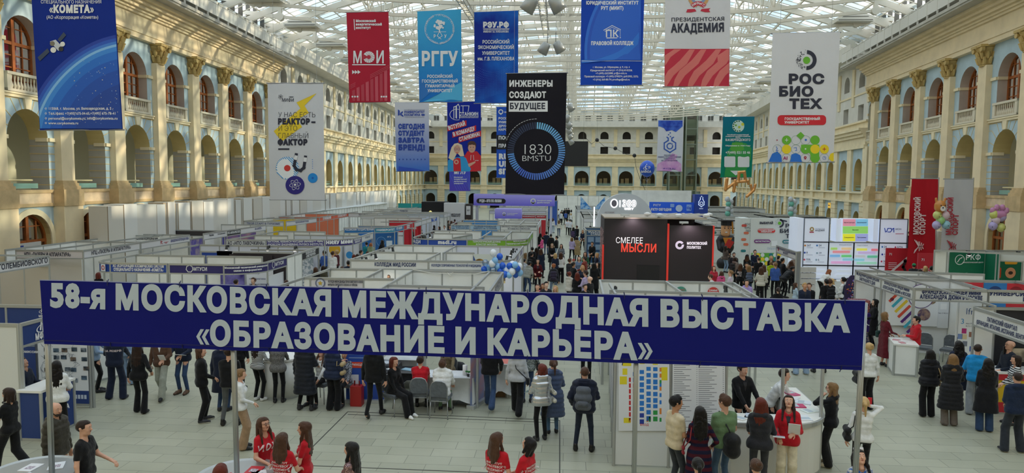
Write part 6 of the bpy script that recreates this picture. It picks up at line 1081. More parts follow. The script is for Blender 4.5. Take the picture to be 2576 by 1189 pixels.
# ------------------------------------------------------------------ people: continuous bodies grown from smooth-blended limbs
class Field:
 def __init__(s,lo,hi,h):
  s.h=h;s.lo=np.array(lo,float)-2*h;n=np.ceil((np.array(hi,float)+2*h-s.lo)/h).astype(int)+1;s.n=n
  s.D=np.full(n,0.5,np.float32);s.ax=[s.lo[i]+h*np.arange(n[i])for i in range(3)]
 def _win(s,lo,hi):
  a=np.clip(np.floor((lo-s.lo)/s.h).astype(int),0,s.n);b=np.clip(np.ceil((hi-s.lo)/s.h).astype(int)+1,0,s.n)
  return tuple(slice(i,j)for i,j in zip(a,b))
 def _dist(s,w,a,b,ra,rb):
  X=s.ax[0][w[0]][:,None,None];Y=s.ax[1][w[1]][None,:,None];Z=s.ax[2][w[2]][None,None,:]
  d=b-a;L=float(d@d)
  if L<1e-10:return np.sqrt((X-a[0])**2+(Y-a[1])**2+(Z-a[2])**2)-ra
  t=np.clip(((X-a[0])*d[0]+(Y-a[1])*d[1]+(Z-a[2])*d[2])/L,0,1)
  return np.sqrt((X-a[0]-t*d[0])**2+(Y-a[1]-t*d[1])**2+(Z-a[2]-t*d[2])**2)-(ra+(rb-ra)*t)
 def add(s,a,b,ra,rb=None,k=0.03):
  rb=ra if rb is None else rb;a=np.array(a,float);b=np.array(b,float);m=max(ra,rb)+k+2.5*s.h;w=s._win(np.minimum(a,b)-m,np.maximum(a,b)+m)
  if any(q.start>=q.stop for q in w):return s
  d=s._dist(w,a,b,ra,rb);o=s.D[w];hh=np.clip(.5+.5*(o-d)/k,0,1);s.D[w]=o+(d-o)*hh-k*hh*(1-hh);return s
 def cut(s,a,b,ra,rb=None,k=0.01):
  rb=ra if rb is None else rb;a=np.array(a,float);b=np.array(b,float);m=max(ra,rb)+k+2.5*s.h;w=s._win(np.minimum(a,b)-m,np.maximum(a,b)+m)
  if any(q.start>=q.stop for q in w):return s
  s.D[w]=np.maximum(s.D[w],-s._dist(w,a,b,ra,rb));return s
 def plane(s,n,c):
  X=s.ax[0][:,None,None];Y=s.ax[1][None,:,None];Z=s.ax[2][None,None,:];s.D=np.maximum(s.D,(n[0]*X+n[1]*Y+n[2]*Z-c).astype(np.float32));return s
 def mesh(s):
  D=s.D;I=D<0;n=s.n;c=np.zeros(n-1,np.int8)
  for i in(0,1):
   for j in(0,1):
    for k in(0,1):c+=I[i:n[0]-1+i,j:n[1]-1+j,k:n[2]-1+k]
  act=(c>0)&(c<8);idx=np.full(n-1,-1,np.int64);ii=np.argwhere(act);idx[act]=np.arange(len(ii))
  if len(ii)==0:return np.zeros((0,3)),np.zeros((0,4),int)
  P=np.zeros((len(ii),3));W_=np.zeros(len(ii));cs=[(i,j,k)for i in(0,1)for j in(0,1)for k in(0,1)]
  dv={q:D[ii[:,0]+q[0],ii[:,1]+q[1],ii[:,2]+q[2]]for q in cs}
  for p in cs:
   for ax in range(3):
    if p[ax]==0:
     q=list(p);q[ax]=1;q=tuple(q);a,b=dv[p],dv[q];m=(a<0)!=(b<0);t=np.where(m,a/np.where(m,a-b,1),0)
     e=np.array(p,float)[None,:].repeat(len(ii),0);e[:,ax]+=t;P+=e*m[:,None];W_+=m
  V=s.lo+s.h*(ii+P/W_[:,None]);Fs=[]
  for ax in range(3):
   u,v=(ax+1)%3,(ax+2)%3;sl0=[slice(1,n[0]-1)]*3;
   A=[slice(1,-1)]*3;A[ax]=slice(0,-1);B=[slice(1,-1)]*3;B[ax]=slice(1,None);a,b=I[tuple(A)],I[tuple(B)];e=np.argwhere(a!=b);off=np.array([1,1,1]);off[ax]=0;e0=e+off;sg=a[tuple(e.T)]
   def cell(du,dv_):q=e0.copy();q[:,u]+=du;q[:,v]+=dv_;return idx[q[:,0],q[:,1],q[:,2]]
   f=np.stack([cell(-1,-1),cell(0,-1),cell(0,0),cell(-1,0)],1);f[~sg]=f[~sg][:,::-1];f=f[(f>=0).all(1)];Fs.append(f)
  return V,np.concatenate(Fs)
def np_mesh(name,parts,mats,smooth=True):
 """PARTS: list of (verts, quads or triangles, material index) joined in one mesh"""
 V=np.concatenate([p[0]for p in parts]);off=0;loops=[];tot=[];mi=[]
 for v,f,m in parts:f=np.asarray(f);loops.append((f+off).ravel());tot.append(np.full(len(f),f.shape[1]));mi.append(np.full(len(f),m));off+=len(v)
 loops=np.concatenate(loops);tot=np.concatenate(tot);me=bpy.data.meshes.new(name);me.vertices.add(len(V));me.vertices.foreach_set('co',V.astype(np.float32).ravel());me.loops.add(len(loops));me.loops.foreach_set('vertex_index',loops.astype(np.int32))
 me.polygons.add(len(tot));me.polygons.foreach_set('loop_start',(np.cumsum(tot)-tot).astype(np.int32));me.polygons.foreach_set('material_index',np.concatenate(mi).astype(np.int32));me.polygons.foreach_set('use_smooth',np.ones(len(tot),bool))
 for m in mats:me.materials.append(m)
 me.update(calc_edges=True);return me
def ball_np(c,r,n=6,sy=1.0):
 m=MB();m.ball((0,0,0),r,n);return np.array(m.v)*np.array([1,sy,1])+np.array(c),np.array([f for f in m.f if len(f)==4])
_HD={}
def head_np(fem,h):
 key=(fem,h)
 if key in _HD:return _HD[key]
 f=Field((-.11,-.12,-.06),(.11,.14,.24),h);f.add((0,-.03,.142),(0,.022,.146),.079,.077,.02);j=.88 if fem else 1.0
 f.add((0,.03,.11),(0,.042,.05),.064*j+.004,.046*j,.03).add((-.03*j,.04,.04),(.03*j,.04,.04),.03*j,None,.03).add((0,.07,.022),(0,.07,.022),.02*j,None,.025)
 f.add((-.04,.082,.138),(.04,.082,.138),.013,None,.02);f.add((0,.098,.118),(0,.116,.086),.008,.0125,.012).add((-.01,.108,.084),(.01,.108,.084),.008,None,.008)
 for x in(-1,1):f.cut((x*.031,.108,.12),(x*.031,.108,.12),.0155);f.add((x*.04,.068,.085),(x*.04,.068,.085),.022,None,.03)
 f.add((-.016,.092,.06),(.016,.092,.06),.0085,None,.008)
 for x in(-1,1):f.add((x*.082,-.008,.1),(x*.088,-.014,.128),.011,.016,.012)
 f.add((0,-.012,-.05),(0,-.005,.06),.052*j,.055*j,.03);V,Q=f.mesh();parts=[(V,Q,0)]
 for x in(-1,1):v,q=ball_np((x*.031,.0895,.1185),.0112);parts.append((v,q,1));v,q=ball_np((x*.031,.0968,.1185),.0052);parts.append((v,q,2));b=MB();b.tube([(x*.014,.1015,.1415),(x*.032,.0985,.144),(x*.05,.088,.138)],[.0028,.0036,.0022],5);parts.append((np.array(b.v),np.array([q for q in b.f if len(q)==4]),3))
 for z,r in((.0645,.005),(.056,.0055)):b=MB();b.tube([(-.02,.0935,.06),(0,.102,z),(.02,.0935,.06)],[.002,r,.002],5);parts.append((np.array(b.v),np.array([q for q in b.f if len(q)==4]),4))
 _HD[key]=parts;return parts
_HN={}
def hand_np(pose,h):
 """right hand, wrist at the origin, fingers along -z, palm facing +y, thumb on the -x side"""
 key=(pose,h)
 if key in _HN:return _HN[key]
 f=Field((-.1,-.04,-.22),(.06,.12,.04),h);f.add((0,0,.02),(0,0,-.02),.026,.027,.02)
 for x in(-.027,-.009,.009,.026):f.add((x*.6,0,-.015),(x,.003,-.088),.016,.0145,.012)
 curl={'relax':(.35,.5,.4),'grip':(1.1,1.3,.9),'flat':(.05,.1,.05)}[pose]
 for i,(x,L,r)in enumerate(((-.029,.078,.0092),(-.0095,.088,.0096),(.0098,.082,.0092),(.028,.066,.0082))):
  p=np.array([x,.004,-.09]);a=0.0;q=curl[0]*(1+.08*i)
  for s_,(fr,c)in enumerate(((.45,q),(.31,curl[1]),(.24,curl[2]))):a+=c;d=np.array([x*.25*(s_==0),sin(a),-cos(a)])*L*fr;f.add(p,p+d,r*(1-.07*s_),r*(.94-.07*s_),.006);p=p+d
 t=np.array([-.026,.006,-.028]);e=np.array([-.052,.028,-.062]);g=e+(np.array([-.006,.03,-.03])if pose!='flat' else np.array([-.022,.008,-.03]));f.add(t,e,.0145,.0115,.012).add(e,g,.011,.0085,.006)
 _HN[key]=f.mesh();return _HN[key]
_SH={}
def shoe_mesh(kind,col):
 key=(kind,col)
 if key not in _SH:
  f=Field((-.06,-.12,-.01),(.06,.2,.16),.011);f.add((0,-.055,.045),(0,.06,.045),.046,.045,.03).add((0,.06,.04),(0,.135,.03),.043,.035,.03)
  f.add((0,-.045,.06),(0,-.05,.13 if kind=='boot' else .085),.046,.044,.03);f.plane((0,0,-1),0.0);V,Q=f.mesh();mats=[M(col,.5)];mi=0
  zc=V[Q].mean(1)[:,2];so=(zc<.026).astype(int)if kind!='shoe' else np.zeros(len(Q),int);me=np_mesh('shoe',[(V,Q[so==0],0)]+([(V,Q[so==1],1)]if so.any()else[]),[M(col,.5),M('d8d4c8' if kind=='sneaker' else '2a2522',.6)]);_SH[key]=me
 return _SH[key]
def ik(a,t,l1,l2,pole):
 a=np.array(a,float);t=np.array(t,float);d=t-a;L=np.linalg.norm(d);m=(l1+l2)*.995
 if L>m:t=a+d/L*m;d=t-a;L=m
 x=(l1*l1-l2*l2+L*L)/(2*L);hgt=sqrt(max(0,l1*l1-x*x));u=d/L;p=np.array(pole,float);p=p-u*(p@u);p/=(np.linalg.norm(p)+1e-9);return a+u*x+p*hgt,t
ARM={'down':(.27,.03,.85),'front':(.07,.25,1.0),'chest':(.09,.3,1.14),'ear':(.12,.07,1.56),'chin':(.03,.17,1.45),'pocket':(.25,.1,.93),'table':(.17,.4,1.0),'back':(.06,-.2,.95),'reach':(.2,.55,1.08),'swing':(.25,.25,.9),'swingb':(.25,-.22,.9),'bag':(.23,.16,1.2),'hold':(.16,.3,1.05),'lap':(.13,.3,.72),'fold':(-.06,.2,1.15),'hip':(.24,.12,1.0)}
LEG={'stand':((-.1,.0,0),(.1,.03,0)),'wide':((-.17,0,0),(.16,.02,0)),'walk':((-.09,.3,0),(.09,-.3,.08)),'walk2':((-.09,-.24,.05),(.09,.24,0)),'relax':((-.1,.06,0),(.13,-.06,0)),'sit':((-.13,.42,0),(.13,.4,0)),'cross':((-.08,.5,0),(.1,.55,0))}
SKIN={'l':'d9a58a','m':'c8926f','p':'e3b8a0'};HAIRC={'k':'17120f','d':'2c1d15','b':'4e3323','l':'80603c','y':'c4a06a','a':'64281a','g':'77736e','o':'9a5a34'}
CL={'K':'0f0f12','N':'1b2338','W':'e4e4e2','R':'c01826','G':'6f7277','L':'a9abb0','J':'33486a','B':'8ea4bf','D':'26262b','C':'e2d3b4','O':'4a4636','T':'a5876a','V':'b3a3c6','P':'d8568a','M':'5a1620','S':'c8ccd2','U':'1f86c4','E':'5f7a5c','Y':'d8a91c','X':'5a4c44','Q':'3f5fa8','F':'b8a488','Z':'a0432a','I':'6d7d96','H':'8d8f86','A':'4d6a34'}
PEOPLE={}
def person(label,at,H=1.72,face=0,hair='short',hc='d',top='tee',tc='K',bot='slim',bc='K',arms='down,down',legs='stand',fem=0,lean=0.0,hy=0.0,hp=0.0,shoe='shoe',sc_='D',skin='l',near=True,group=None,kindmat=None,extra=(),z=0.0,seat=0.0,hands='relax',bend=0.0):
 """a standing, walking or seated figure; FACE in degrees, 0 looks away from the entrance, 180 towards it, 90 to the left"""
 h=.0155 if near==1 else(.021 if near==2 else .028);s=H/1.75;fem=bool(fem);sw=(.15 if fem else .176);root=thing('person',label,'person',(at[0],at[1],z),rad(face),group)
 hipz=.93 if not seat else seat/s+.12;R=np.array(Matrix.Rotation(-rad(lean),3,'X'));pv=np.array([0,0,hipz])
 U=lambda p:pv+R@(np.array(p,float)+np.array([0,0,hipz-.93])-pv)
 legp=LEG[legs];dz=0.0;K_,A_=[],[]
 for sg,(fx,fy,fz)in zip((-1,1),legp):k_,a_=ik((sg*.092,0,hipz),(fx,fy,.085+fz),.445,.425,(0,1,.1 if seat else 0));K_.append(k_);A_.append(a_)
 S,E,Wt=[],[],[]
 for sg,nm in zip((-1,1),arms.split(',')):
  t=np.array(ARM[nm])*np.array([sg,1,1]);sh=U((sg*sw,0,1.392));hold=nm in('table','reach');tt=U(t)if not hold or lean<5 else np.array([t[0],t[1]+.35*sin(rad(lean)),t[2]+hipz-.93-.0])
  e,w=ik(sh,tt,.285,.255,(sg*.5,-.6,-.55)if nm not in('ear','chin')else(sg*.9,.3,-.5));S.append(sh);E.append(e);Wt.append(w)
 hw=.088 if fem else .078;ch=.108 if fem else .118
 tor=[((.1 if fem else .125),1.395,.052),((.078 if fem else .1),1.3,ch-.022),((.064 if fem else .084),1.18,.086 if fem else .1),((.052 if fem else .076),1.07,.08 if fem else .096),(hw,.94,.1)]
 def torso(f,e,k=.035,lo=0,w=1.0):
  for i,(x,zz,r)in enumerate(tor):
   if zz<lo:continue
   a,b=U((-x*w,-.005,zz)),U((x*w,-.005,zz));f.add(a,b,r+e,None,k)
  for sg in(-1,1):f.add(U((sg*.035,-.015,1.445)),U((sg*sw*.8,-.01,1.4)),.036+e*.7,.036+e*.8,.03)
  if fem:
   for sg in(-1,1):p=U((sg*.066,.07,1.27));f.add(p,p,.05+e*.8,None,.04)
 lo=np.array([-.5,-.55,-.01]);hi=np.array([.5,.75,1.7]);pts=np.array(S+E+Wt+K_+A_+[U((0,0,1.5))]);lo=pts.min(0)-.22;hi=pts.max(0)+.2;lo[2]=-.02
 mskin=M(SKIN[skin],.5);f=Field(lo,hi,max(h,.019));torso(f,-.014)
 for i in(0,1):
  sg=(-1,1)[i];f.add(S[i],E[i],.042,.036,.03).add(E[i],Wt[i],.036,.0255,.02);f.add((sg*.09,0,hipz),K_[i],.08,.05,.04).add(K_[i],A_[i],.05,.034,.03).add(A_[i],A_[i]+np.array([0,.1,-.04]),.032,.025,.02)
 nb,nt=U((0,-.01,1.42)),U((0,.0,1.53));f.add(nb,nt,.056 if not fem else .049,.05 if not fem else .044,.04);V,Q=f.mesh();parts=[(V,Q,0)]
 HM=Matrix.Translation(Vector(U((0,.0,1.508))))@Matrix.Rotation(-rad(lean*.6),4,'X')@Matrix.Rotation(rad(hy),4,'Z')@Matrix.Rotation(-rad(hp),4,'X');Hm=np.array(HM)
 xf=lambda v,m:v@m[:3,:3].T+m[:3,3]
 for v,q,mi in head_np(fem,.0085 if near==1 else .014):parts.append((xf(v,Hm),q,mi))
 for i in(0,1):
  sg=(-1,1)[i];d=Vector(Wt[i]-E[i]).normalized();zt=-d;pf=Vector((-sg*1.0,.25,0))if abs(d.z)>.6 else Vector((-sg*.3,0,-1));yt=(pf-zt*pf.dot(zt)).normalized();xt=yt.cross(zt);
  v,q=hand_np(hands if arms.split(',')[i]in('front','chest','hold','bag','ear','chin')else 'relax',.0052 if near==1 else .0085);v=v*np.array([sg*(1 if True else 1),1,1]);q2=q if sg>0 else q[:,::-1]
  m_=np.array([[xt.x,yt.x,zt.x],[xt.y,yt.y,zt.y],[xt.z,yt.z,zt.z]]);
  if np.linalg.det(m_)<0:m_[:,0]*=-1
  parts.append((v@m_.T*(.93 if fem else 1.0)+Wt[i],q2,0))
 def put(nm,parts_,mats,par=root):o=link(nm,np_mesh(nm,parts_,mats),par);o.scale=(s,s,s);return o
 body=put('body',parts,[mskin,M('e8e4de',.3),M('2a1c14',.3),M(HAIRC[hc],.7),M('a85a50',.5)])
 # hair
 if hair not in('bald',):
  g=Field((-.2,-.26,-.62 if hair in('long','wavy','pony','half')else-.2),(.2,.16,.29),.011 if near==1 else .017);e=.013 if hair!='crop' else .007;g.add((0,-.03,.142),(0,.02,.15),.081+e,.077+e,.02)
  if hair in('long','wavy','bob','half','pony','bun','curly'):g.add((-.062,-.012,.15),(-.074,-.012,.1),.034,.028,.02).add((.062,-.012,.15),(.074,-.012,.1),.034,.028,.02)
  if hair=='short':g.add((-.02,.05,.215),(.045,.055,.205),.03,.026,.03).add((0,-.06,.2),(0,.03,.225),.03,.03,.03)
  g.plane((0,0,-1),.62);F2=g.D.copy()
  X=g.ax[0][:,None,None];Y=g.ax[1][None,:,None];Z=g.ax[2][None,None,:]
  front=np.minimum(np.minimum(Y-(.052 if hair not in('short','crop')else .05),.178-Z-.0*X),.075-abs(X));g.D=np.maximum(g.D,front.astype(np.float32)*1.0)
  lowcut=(.045 if hair in('short','crop')else-.02);g.D=np.maximum(g.D,np.minimum(lowcut-Z,.3).astype(np.float32));
  if hair in('short','crop'):g.D=np.maximum(g.D,np.minimum(.105-Z,Y+.035).astype(np.float32))
  if hair in('long','wavy','half'):
   Ln=-.3 if hair!='half' else-.2
   for x in(-.075,-.035,0,.035,.075):g.add((x,-.07+abs(x)*.25,.12),(x*1.25,-.095+abs(x)*.3,Ln*.45),.034,.034,.02).add((x*1.25,-.095+abs(x)*.3,Ln*.45),(x*1.2,-.1,Ln-.04*cos(x*30)),.034,.018,.02)
   for x in(-1,1):g.add((x*.078,.0,.12),(x*.092,.03,-.02),.024,.026,.02).add((x*.092,.03,-.02),(x*.105,.05,Ln*.8),.026,.015,.02)
  if hair in('bob',):
   for x in(-.06,0,.06):g.add((x,-.08+abs(x)*.4,.12),(x*1.2,-.08+abs(x)*.4,-.02),.04,.034,.02)
   for x in(-1,1):g.add((x*.076,.0,.13),(x*.084,.015,.0),.028,.024,.02)
  if hair=='pony':g.add((0,-.12,.16),(0,-.16,.13),.03,.032,.02).add((0,-.16,.13),(.01,-.15,-.1),.034,.014,.02)
  if hair=='bun':g.add((0,-.115,.19),(0,-.125,.2),.042,.042,.015)
  if hair=='curly' or hair=='wavy':
   q=rng.normal(size=(46 if hair=='curly' else 34,3))
   for v in q:
    v=v/np.linalg.norm(v);
    if hair=='curly' and(v[1]>.45 and v[2]<.35):continue
    if hair=='curly' and v[2]<-.55:continue
    c=np.array([0,-.012,.148])+v*np.array([.092,.098,.092])if hair=='curly' else np.array([v[0]*.09,-.09+.02*v[1],-.06+v[2]*.18]);g.add(c,c,.028,None,.012)
  V,Q=g.mesh()
  if len(V):put('hair',[(xf(V,Hm),Q,0)],[M(HAIRC[hc],.45,0,'cloth',1.5)])
 elif skin:pass
 # trousers or skirt
 if bot!='none':
  f=Field(lo,hi,h);e={'slim':.01,'wide':.024,'flare':.016,'jogger':.02,'skirt':.02}[bot]
  for i in(0,1):
   sg=(-1,1)[i];an=A_[i]+np.array([0,0,.0]);r={'slim':(.08,.056,.044),'wide':(.086,.082,.086),'flare':(.08,.062,.08),'jogger':(.088,.075,.052),'skirt':(.1,.09,.05)}[bot]
   f.add((sg*.088,-.005,hipz),K_[i],r[0],r[1],.03);f.add(K_[i],an+np.array([0,0,-.02 if bot in('wide','flare')else .02]),r[1],r[2],.02)
  for x,zz,rr in((hw,.94,.1+e*.6),((.055 if fem else .078),1.02,(.078 if fem else .094)+e*.3)):f.add(U((-x,-.005,zz)),U((x,-.005,zz)),rr,None,.04)
  f.plane((0,0,-1),-.025);n_=R@np.array([0,0,1.0]);f.plane(n_,n_@U((0,0,1.0)));V,Q=f.mesh();put('trousers',[(V,Q,0)],[M(CL.get(bc,bc),.75,0,'cloth')])
  # upper garment
 f=Field(lo-np.array([.05,.06,0]),hi+np.array([.05,.05,.06]),h);e={'tee':.012,'shirt':.014,'sweater':.02,'hoodie':.03,'jacket':.026,'puffer':.046,'coat':.03,'longpuffer':.046,'dress':.014,'suit':.022}[top]
 hem={'tee':.87,'shirt':.88,'sweater':.88,'hoodie':.86,'jacket':.84,'puffer':.82,'coat':.48,'longpuffer':.42,'dress':.3,'suit':.82}[top];torso(f,e)
 if top in('coat','longpuffer','dress','suit','jacket','puffer','hoodie','sweater','tee','shirt'):
  zz=.86
  if top in('coat','longpuffer','dress'):
   kz=(K_[0]+K_[1])/2
   for q,x,r in((.8,.095,.112+e),(.62,.1,.118+e),(.46,.11,.125+e),(.3,.115,.13+e),(.2,.115,.13+e)):
    if q>hem-.16:y_=(A_[0][1]+A_[1][1])/2*(1-q/.93)*.6;f.add((-x,y_,q),(x,y_,q),r,None,.08)
  else:f.add(U((-hw,-.005,.9)),U((hw,-.005,.9)),.1+e,None,.04)
 for i in(0,1):
  ra={'tee':.053,'shirt':.052,'sweater':.053,'hoodie':.06,'jacket':.058,'puffer':.07,'coat':.06,'longpuffer':.07,'dress':.047,'suit':.057}[top]*(.94 if fem else 1);f.add(S[i],S[i]+(E[i]-S[i])*(.62 if top=='tee' else 1),ra,ra*.9,.03)
  if top!='tee':f.add(E[i],E[i]+(Wt[i]-E[i])*(.93 if top!='shirt' else .95),ra*.9,ra*.68,.02)
 if top in('hoodie','puffer','longpuffer'):f.add(U((-.075,-.075,1.46)),U((.075,-.075,1.46)),.058,None,.04).add(U((-.09,-.03,1.45)),U((-.05,.07,1.42)),.034,None,.03).add(U((.09,-.03,1.45)),U((.05,.07,1.42)),.034,None,.03)
 if top in('jacket','coat','suit','shirt'):f.add(U((-.06,-.05,1.455)),U((.06,-.05,1.455)),.034 if top!='shirt' else .024,None,.02).add(U((-.065,-.03,1.45)),U((-.025,.075,1.395)),.024,None,.02).add(U((.065,-.03,1.45)),U((.025,.075,1.395)),.024,None,.02)
 f.cut(U((0,.005,1.44)),U((0,.02,1.62)),.064,.075);n_=R@np.array([0,0,-1.0])
 if top in('coat','longpuffer','dress'):f.plane((0,0,-1),-hem*(1 if not seat else .0))
 else:f.plane(n_,n_@U((0,0,hem)))
 V,Q=f.mesh()
 if top in('puffer','longpuffer'):
  rdl=V-np.stack([V[:,0]*0,V[:,1]*0,V[:,2]],1);L=np.linalg.norm(rdl,axis=1,keepdims=True)+1e-6;V=V+rdl/L*(.014*(np.abs(np.sin(V[:,2:3]*pi/.105))-.6))
 km=kindmat or M(CL.get(tc,tc),.75 if top not in('puffer','longpuffer')else .5,0,'cloth');nm={'tee':'t_shirt','shirt':'shirt','sweater':'sweater','hoodie':'hoodie','jacket':'jacket','puffer':'padded_jacket','coat':'coat','longpuffer':'padded_coat','dress':'dress','suit':'suit_jacket'}[top]
 gar=put(nm,[(V,Q,0)],[km])
 if top in('suit','jacket')and near in(1,2):
  bv=BVHTree.FromPolygons([v.co.copy()for v in gar.data.vertices],[tuple(p.vertices)for p in gar.data.polygons]);P=[];ff=[];n_=7
  for j in range(n_+1):
   zz=1.41-.2*j/n_;w=.045*(1-j/n_)+.004
   for x in(-w,0,w):hit=bv.ray_cast(Vector(U((x,.5,zz))),Vector(R@np.array([0,-1.0,0])));P.append((hit[0]if hit[0]is not None else Vector(U((x,.1,zz))))+Vector(R@np.array([0,.004,0])))
  for j in range(n_):ff+=[(3*j,3*j+1,3*j+4,3*j+3),(3*j+1,3*j+2,3*j+5,3*j+4)]
  put('shirt_front',[(np.array([p[:]for p in P]),np.array(ff),0)],[M(CL['W']if top=='suit' else CL['D'],.7)])
 for i in(0,1):
  q=link('shoe',shoe_mesh(shoe,CL.get(sc_,sc_)),root);a=A_[i];q.scale=(s*(.9 if fem else 1),s*(.92 if fem else 1),s);q.location=(a[0]*s,(a[1]+.045)*s,max(0,(a[2]-.085))*s);q.rotation_euler=(0,0,rad((8,-8)[i]));
  if legp[i][2]>.02:q.rotation_euler[0]=rad(-32);q.location[2]+=.02
 for x in extra:
  if x=='glasses':
   b=MB()
   for sx in(-1,1):b.tube([(sx*.031+.021*cos(a),.113,.12+.018*sin(a))for a in np.linspace(0,6.28,13)],.0025,5);b.tube([(sx*.052,.11,.122),(sx*.086,-.005,.125)],.0022,5)
   b.tube([(-.01,.115,.122),(.01,.115,.122)],.0022,5);put('glasses',[(xf(np.array(b.v),Hm),np.array([q for q in b.f if len(q)==4]),0)],[M('2a2420',.3)])
  elif x in('beard',):g=Field((-.09,-.02,-.02),(.09,.12,.11),.009);g.add((-.055,.03,.06),(-.03,.07,.028),.02,.022,.02).add((.055,.03,.06),(.03,.07,.028),.02,.022,.02).add((-.02,.08,.026),(.02,.08,.026),.022,None,.02);V,Q=g.mesh();put('beard',[(xf(V,Hm),Q,0)],[M(HAIRC[hc],.7)])
  elif x in('cap','beanie','redcap','greencap'):
   g=Field((-.12,-.14,.1),(.12,.22,.28),.012);g.add((0,-.03,.15),(0,.02,.158),.1,.095,.02);g.plane((0,0,-1),-.165);
   if x!='beanie':g.add((0,.09,.172),(0,.15,.165),.045,.04,.01)
   V,Q=g.mesh();put('cap',[(xf(V,Hm),Q,0)],[M({'cap':'1a1a1e','beanie':'1a1a1e','redcap':'c02a2a','greencap':'1f7a4a'}[x],.8,0,'cloth')])
  elif x in('headband',):b=MB();b.bar((-.07,.03,.235),(.07,.03,.235),.05,.05);put('headband',[(xf(np.array(b.v),Hm),np.array(b.f),0)],[M('e8e2e0',.5)])
  elif x in('headphones',):b=MB();p0=U((0,.02,1.47));b.tube([p0+np.array([.095*cos(a),.06*sin(a)+.02,0])for a in np.linspace(-.6,3.8,14)],.012,6);put('headphones',[(np.array(b.v),np.array([q for q in b.f if len(q)==4]),0)],[M('1a1a1d',.4)])
  elif x=='lanyard':b=MB();b.tube([U((-.06,.06,1.43)),U((-.03,.135,1.28)),U((0,.15,1.12))],.006,5);b.tube([U((.06,.06,1.43)),U((.03,.135,1.28)),U((0,.15,1.12))],.006,5);put('lanyard',[(np.array(b.v),np.array([q for q in b.f if len(q)==4]),0)],[M('2a4aa0')])
  elif isinstance(x,tuple)and x[0]in('backtext','fronttext'):
   sgn=-1 if x[0]=='backtext' else 1;bv=BVHTree.FromPolygons([tuple(v)for v in gar.data.vertices.foreach_get if False]if False else[v.co.copy()for v in gar.data.vertices],[tuple(p.vertices)for p in gar.data.polygons])
   for j,(t,sz,zz)in enumerate(x[1]):
    v2,ff,w=text2d(t,sz,.03);P=[]
    for a,b_ in v2:o_=Vector(U((-sgn*-a*-1 if sgn<0 else-a,0,zz+b_)));d_=Vector(R@np.array([0,sgn,0]));hit=bv.ray_cast(o_,d_);P.append((hit[0]if hit[0]is not None else o_+d_*.12)+d_*.006)
    put('printed_lettering',[(np.array([p[:]for p in P]),np.array(ff),0)],[M('ecdcdc')])
 PEOPLE[label]=(root,s,[np.array(w)for w in Wt],U);return root
def floor_at(hx,hy,H):p=atz(hx,hy,H);return(p.x,p.y)
def hand_world(label,i):
 r,s,Wt,U=PEOPLE[label];m=Matrix.Translation(r.location)@Matrix.Rotation(r.rotation_euler[2],4,'Z');return m@Vector(Wt[i]*s)
def at_body(label,p):r,s,Wt,U=PEOPLE[label];return Matrix.Translation(r.location)@Matrix.Rotation(r.rotation_euler[2],4,'Z')@Vector(U(p)*s)
def backpack(label,who,col,back=-.2,size=1.0,name='backpack'):
 r,s,Wt,U=PEOPLE[who];t=thing(name,label,'backpack',r.location,r.rotation_euler[2]);g=Field((-.2,-.42,.85),(.2,.02,1.5),.02);c=np.array([0,back,1.17])
 for zz,x,rr in((-.17,.08,.085),(0,.085,.095),(.15,.07,.08)):a,b=U(c+np.array([-x,0,zz])),U(c+np.array([x,0,zz]));g.add(a,b,rr*size,None,.05)
 V,Q=g.mesh();o=link('sack',np_mesh('sack',[(V,Q,0)],[M(col,.7,0,'cloth')]),t);o.scale=(s,s,s);g=Field((-.2,-.45,.85),(.2,.02,1.35),.02);c2=c+np.array([0,-.075,-.1]);g.add(U(c2+np.array([-.06,0,0])),U(c2+np.array([.06,0,0])),.06*size,None,.03);V,Q=g.mesh();o=link('pocket',np_mesh('pocket',[(V,Q,0)],[M(col,.6,0,'cloth',2)]),t);o.scale=(s,s,s)
 for sg in(-1,1):m=MB();m.tube([U((sg*.1,-.13,1.36)),U((sg*.12,-.02,1.49)),U((sg*.125,.1,1.42)),U((sg*.13,.15,1.25)),U((sg*.17,.0,1.05)),U((sg*.1,-.15,1.02))],.016,6);o=m.build('strap',M('1c1c20',.7),t,True);o.scale=(s,s,s)
 return t
def bag(label,who,col,side=1,zz=.85,size=(.13,.06,.12),strap=True,name='shoulder_bag',y=.02,sx=.27,cross=False):
 r,s,Wt,U=PEOPLE[who];t=thing(name,label,'bag',r.location,r.rotation_euler[2]);a,b,c=size;g=Field((side*sx-.2,y-.2,zz-.25),(side*sx+.2,y+.2,zz+.25),.018)
 for q in(-1,1):g.add((side*sx,y-a*.6,zz+q*c*.55),(side*sx,y+a*.6,zz+q*c*.55),b,None,.06)
 V,Q=g.mesh();o=link('bag_body',np_mesh('bag_body',[(V,Q,0)],[M(col,.5,0,'cloth')]),t);o.scale=(s,s,s)
 if strap:sh=U((side*(.13 if not cross else-.1),0,1.475));m=MB();m.tube([(side*sx,y+a*.6,zz+c*.6),tuple(U((side*.19 if not cross else .0,.15,1.2))),tuple(sh),tuple(U((side*.19 if not cross else 0,-.16,1.2))),(side*sx,y-a*.6,zz+c*.6)],.011,6);o=m.build('strap',M(col,.6),t,True);o.scale=(s,s,s)
 return t
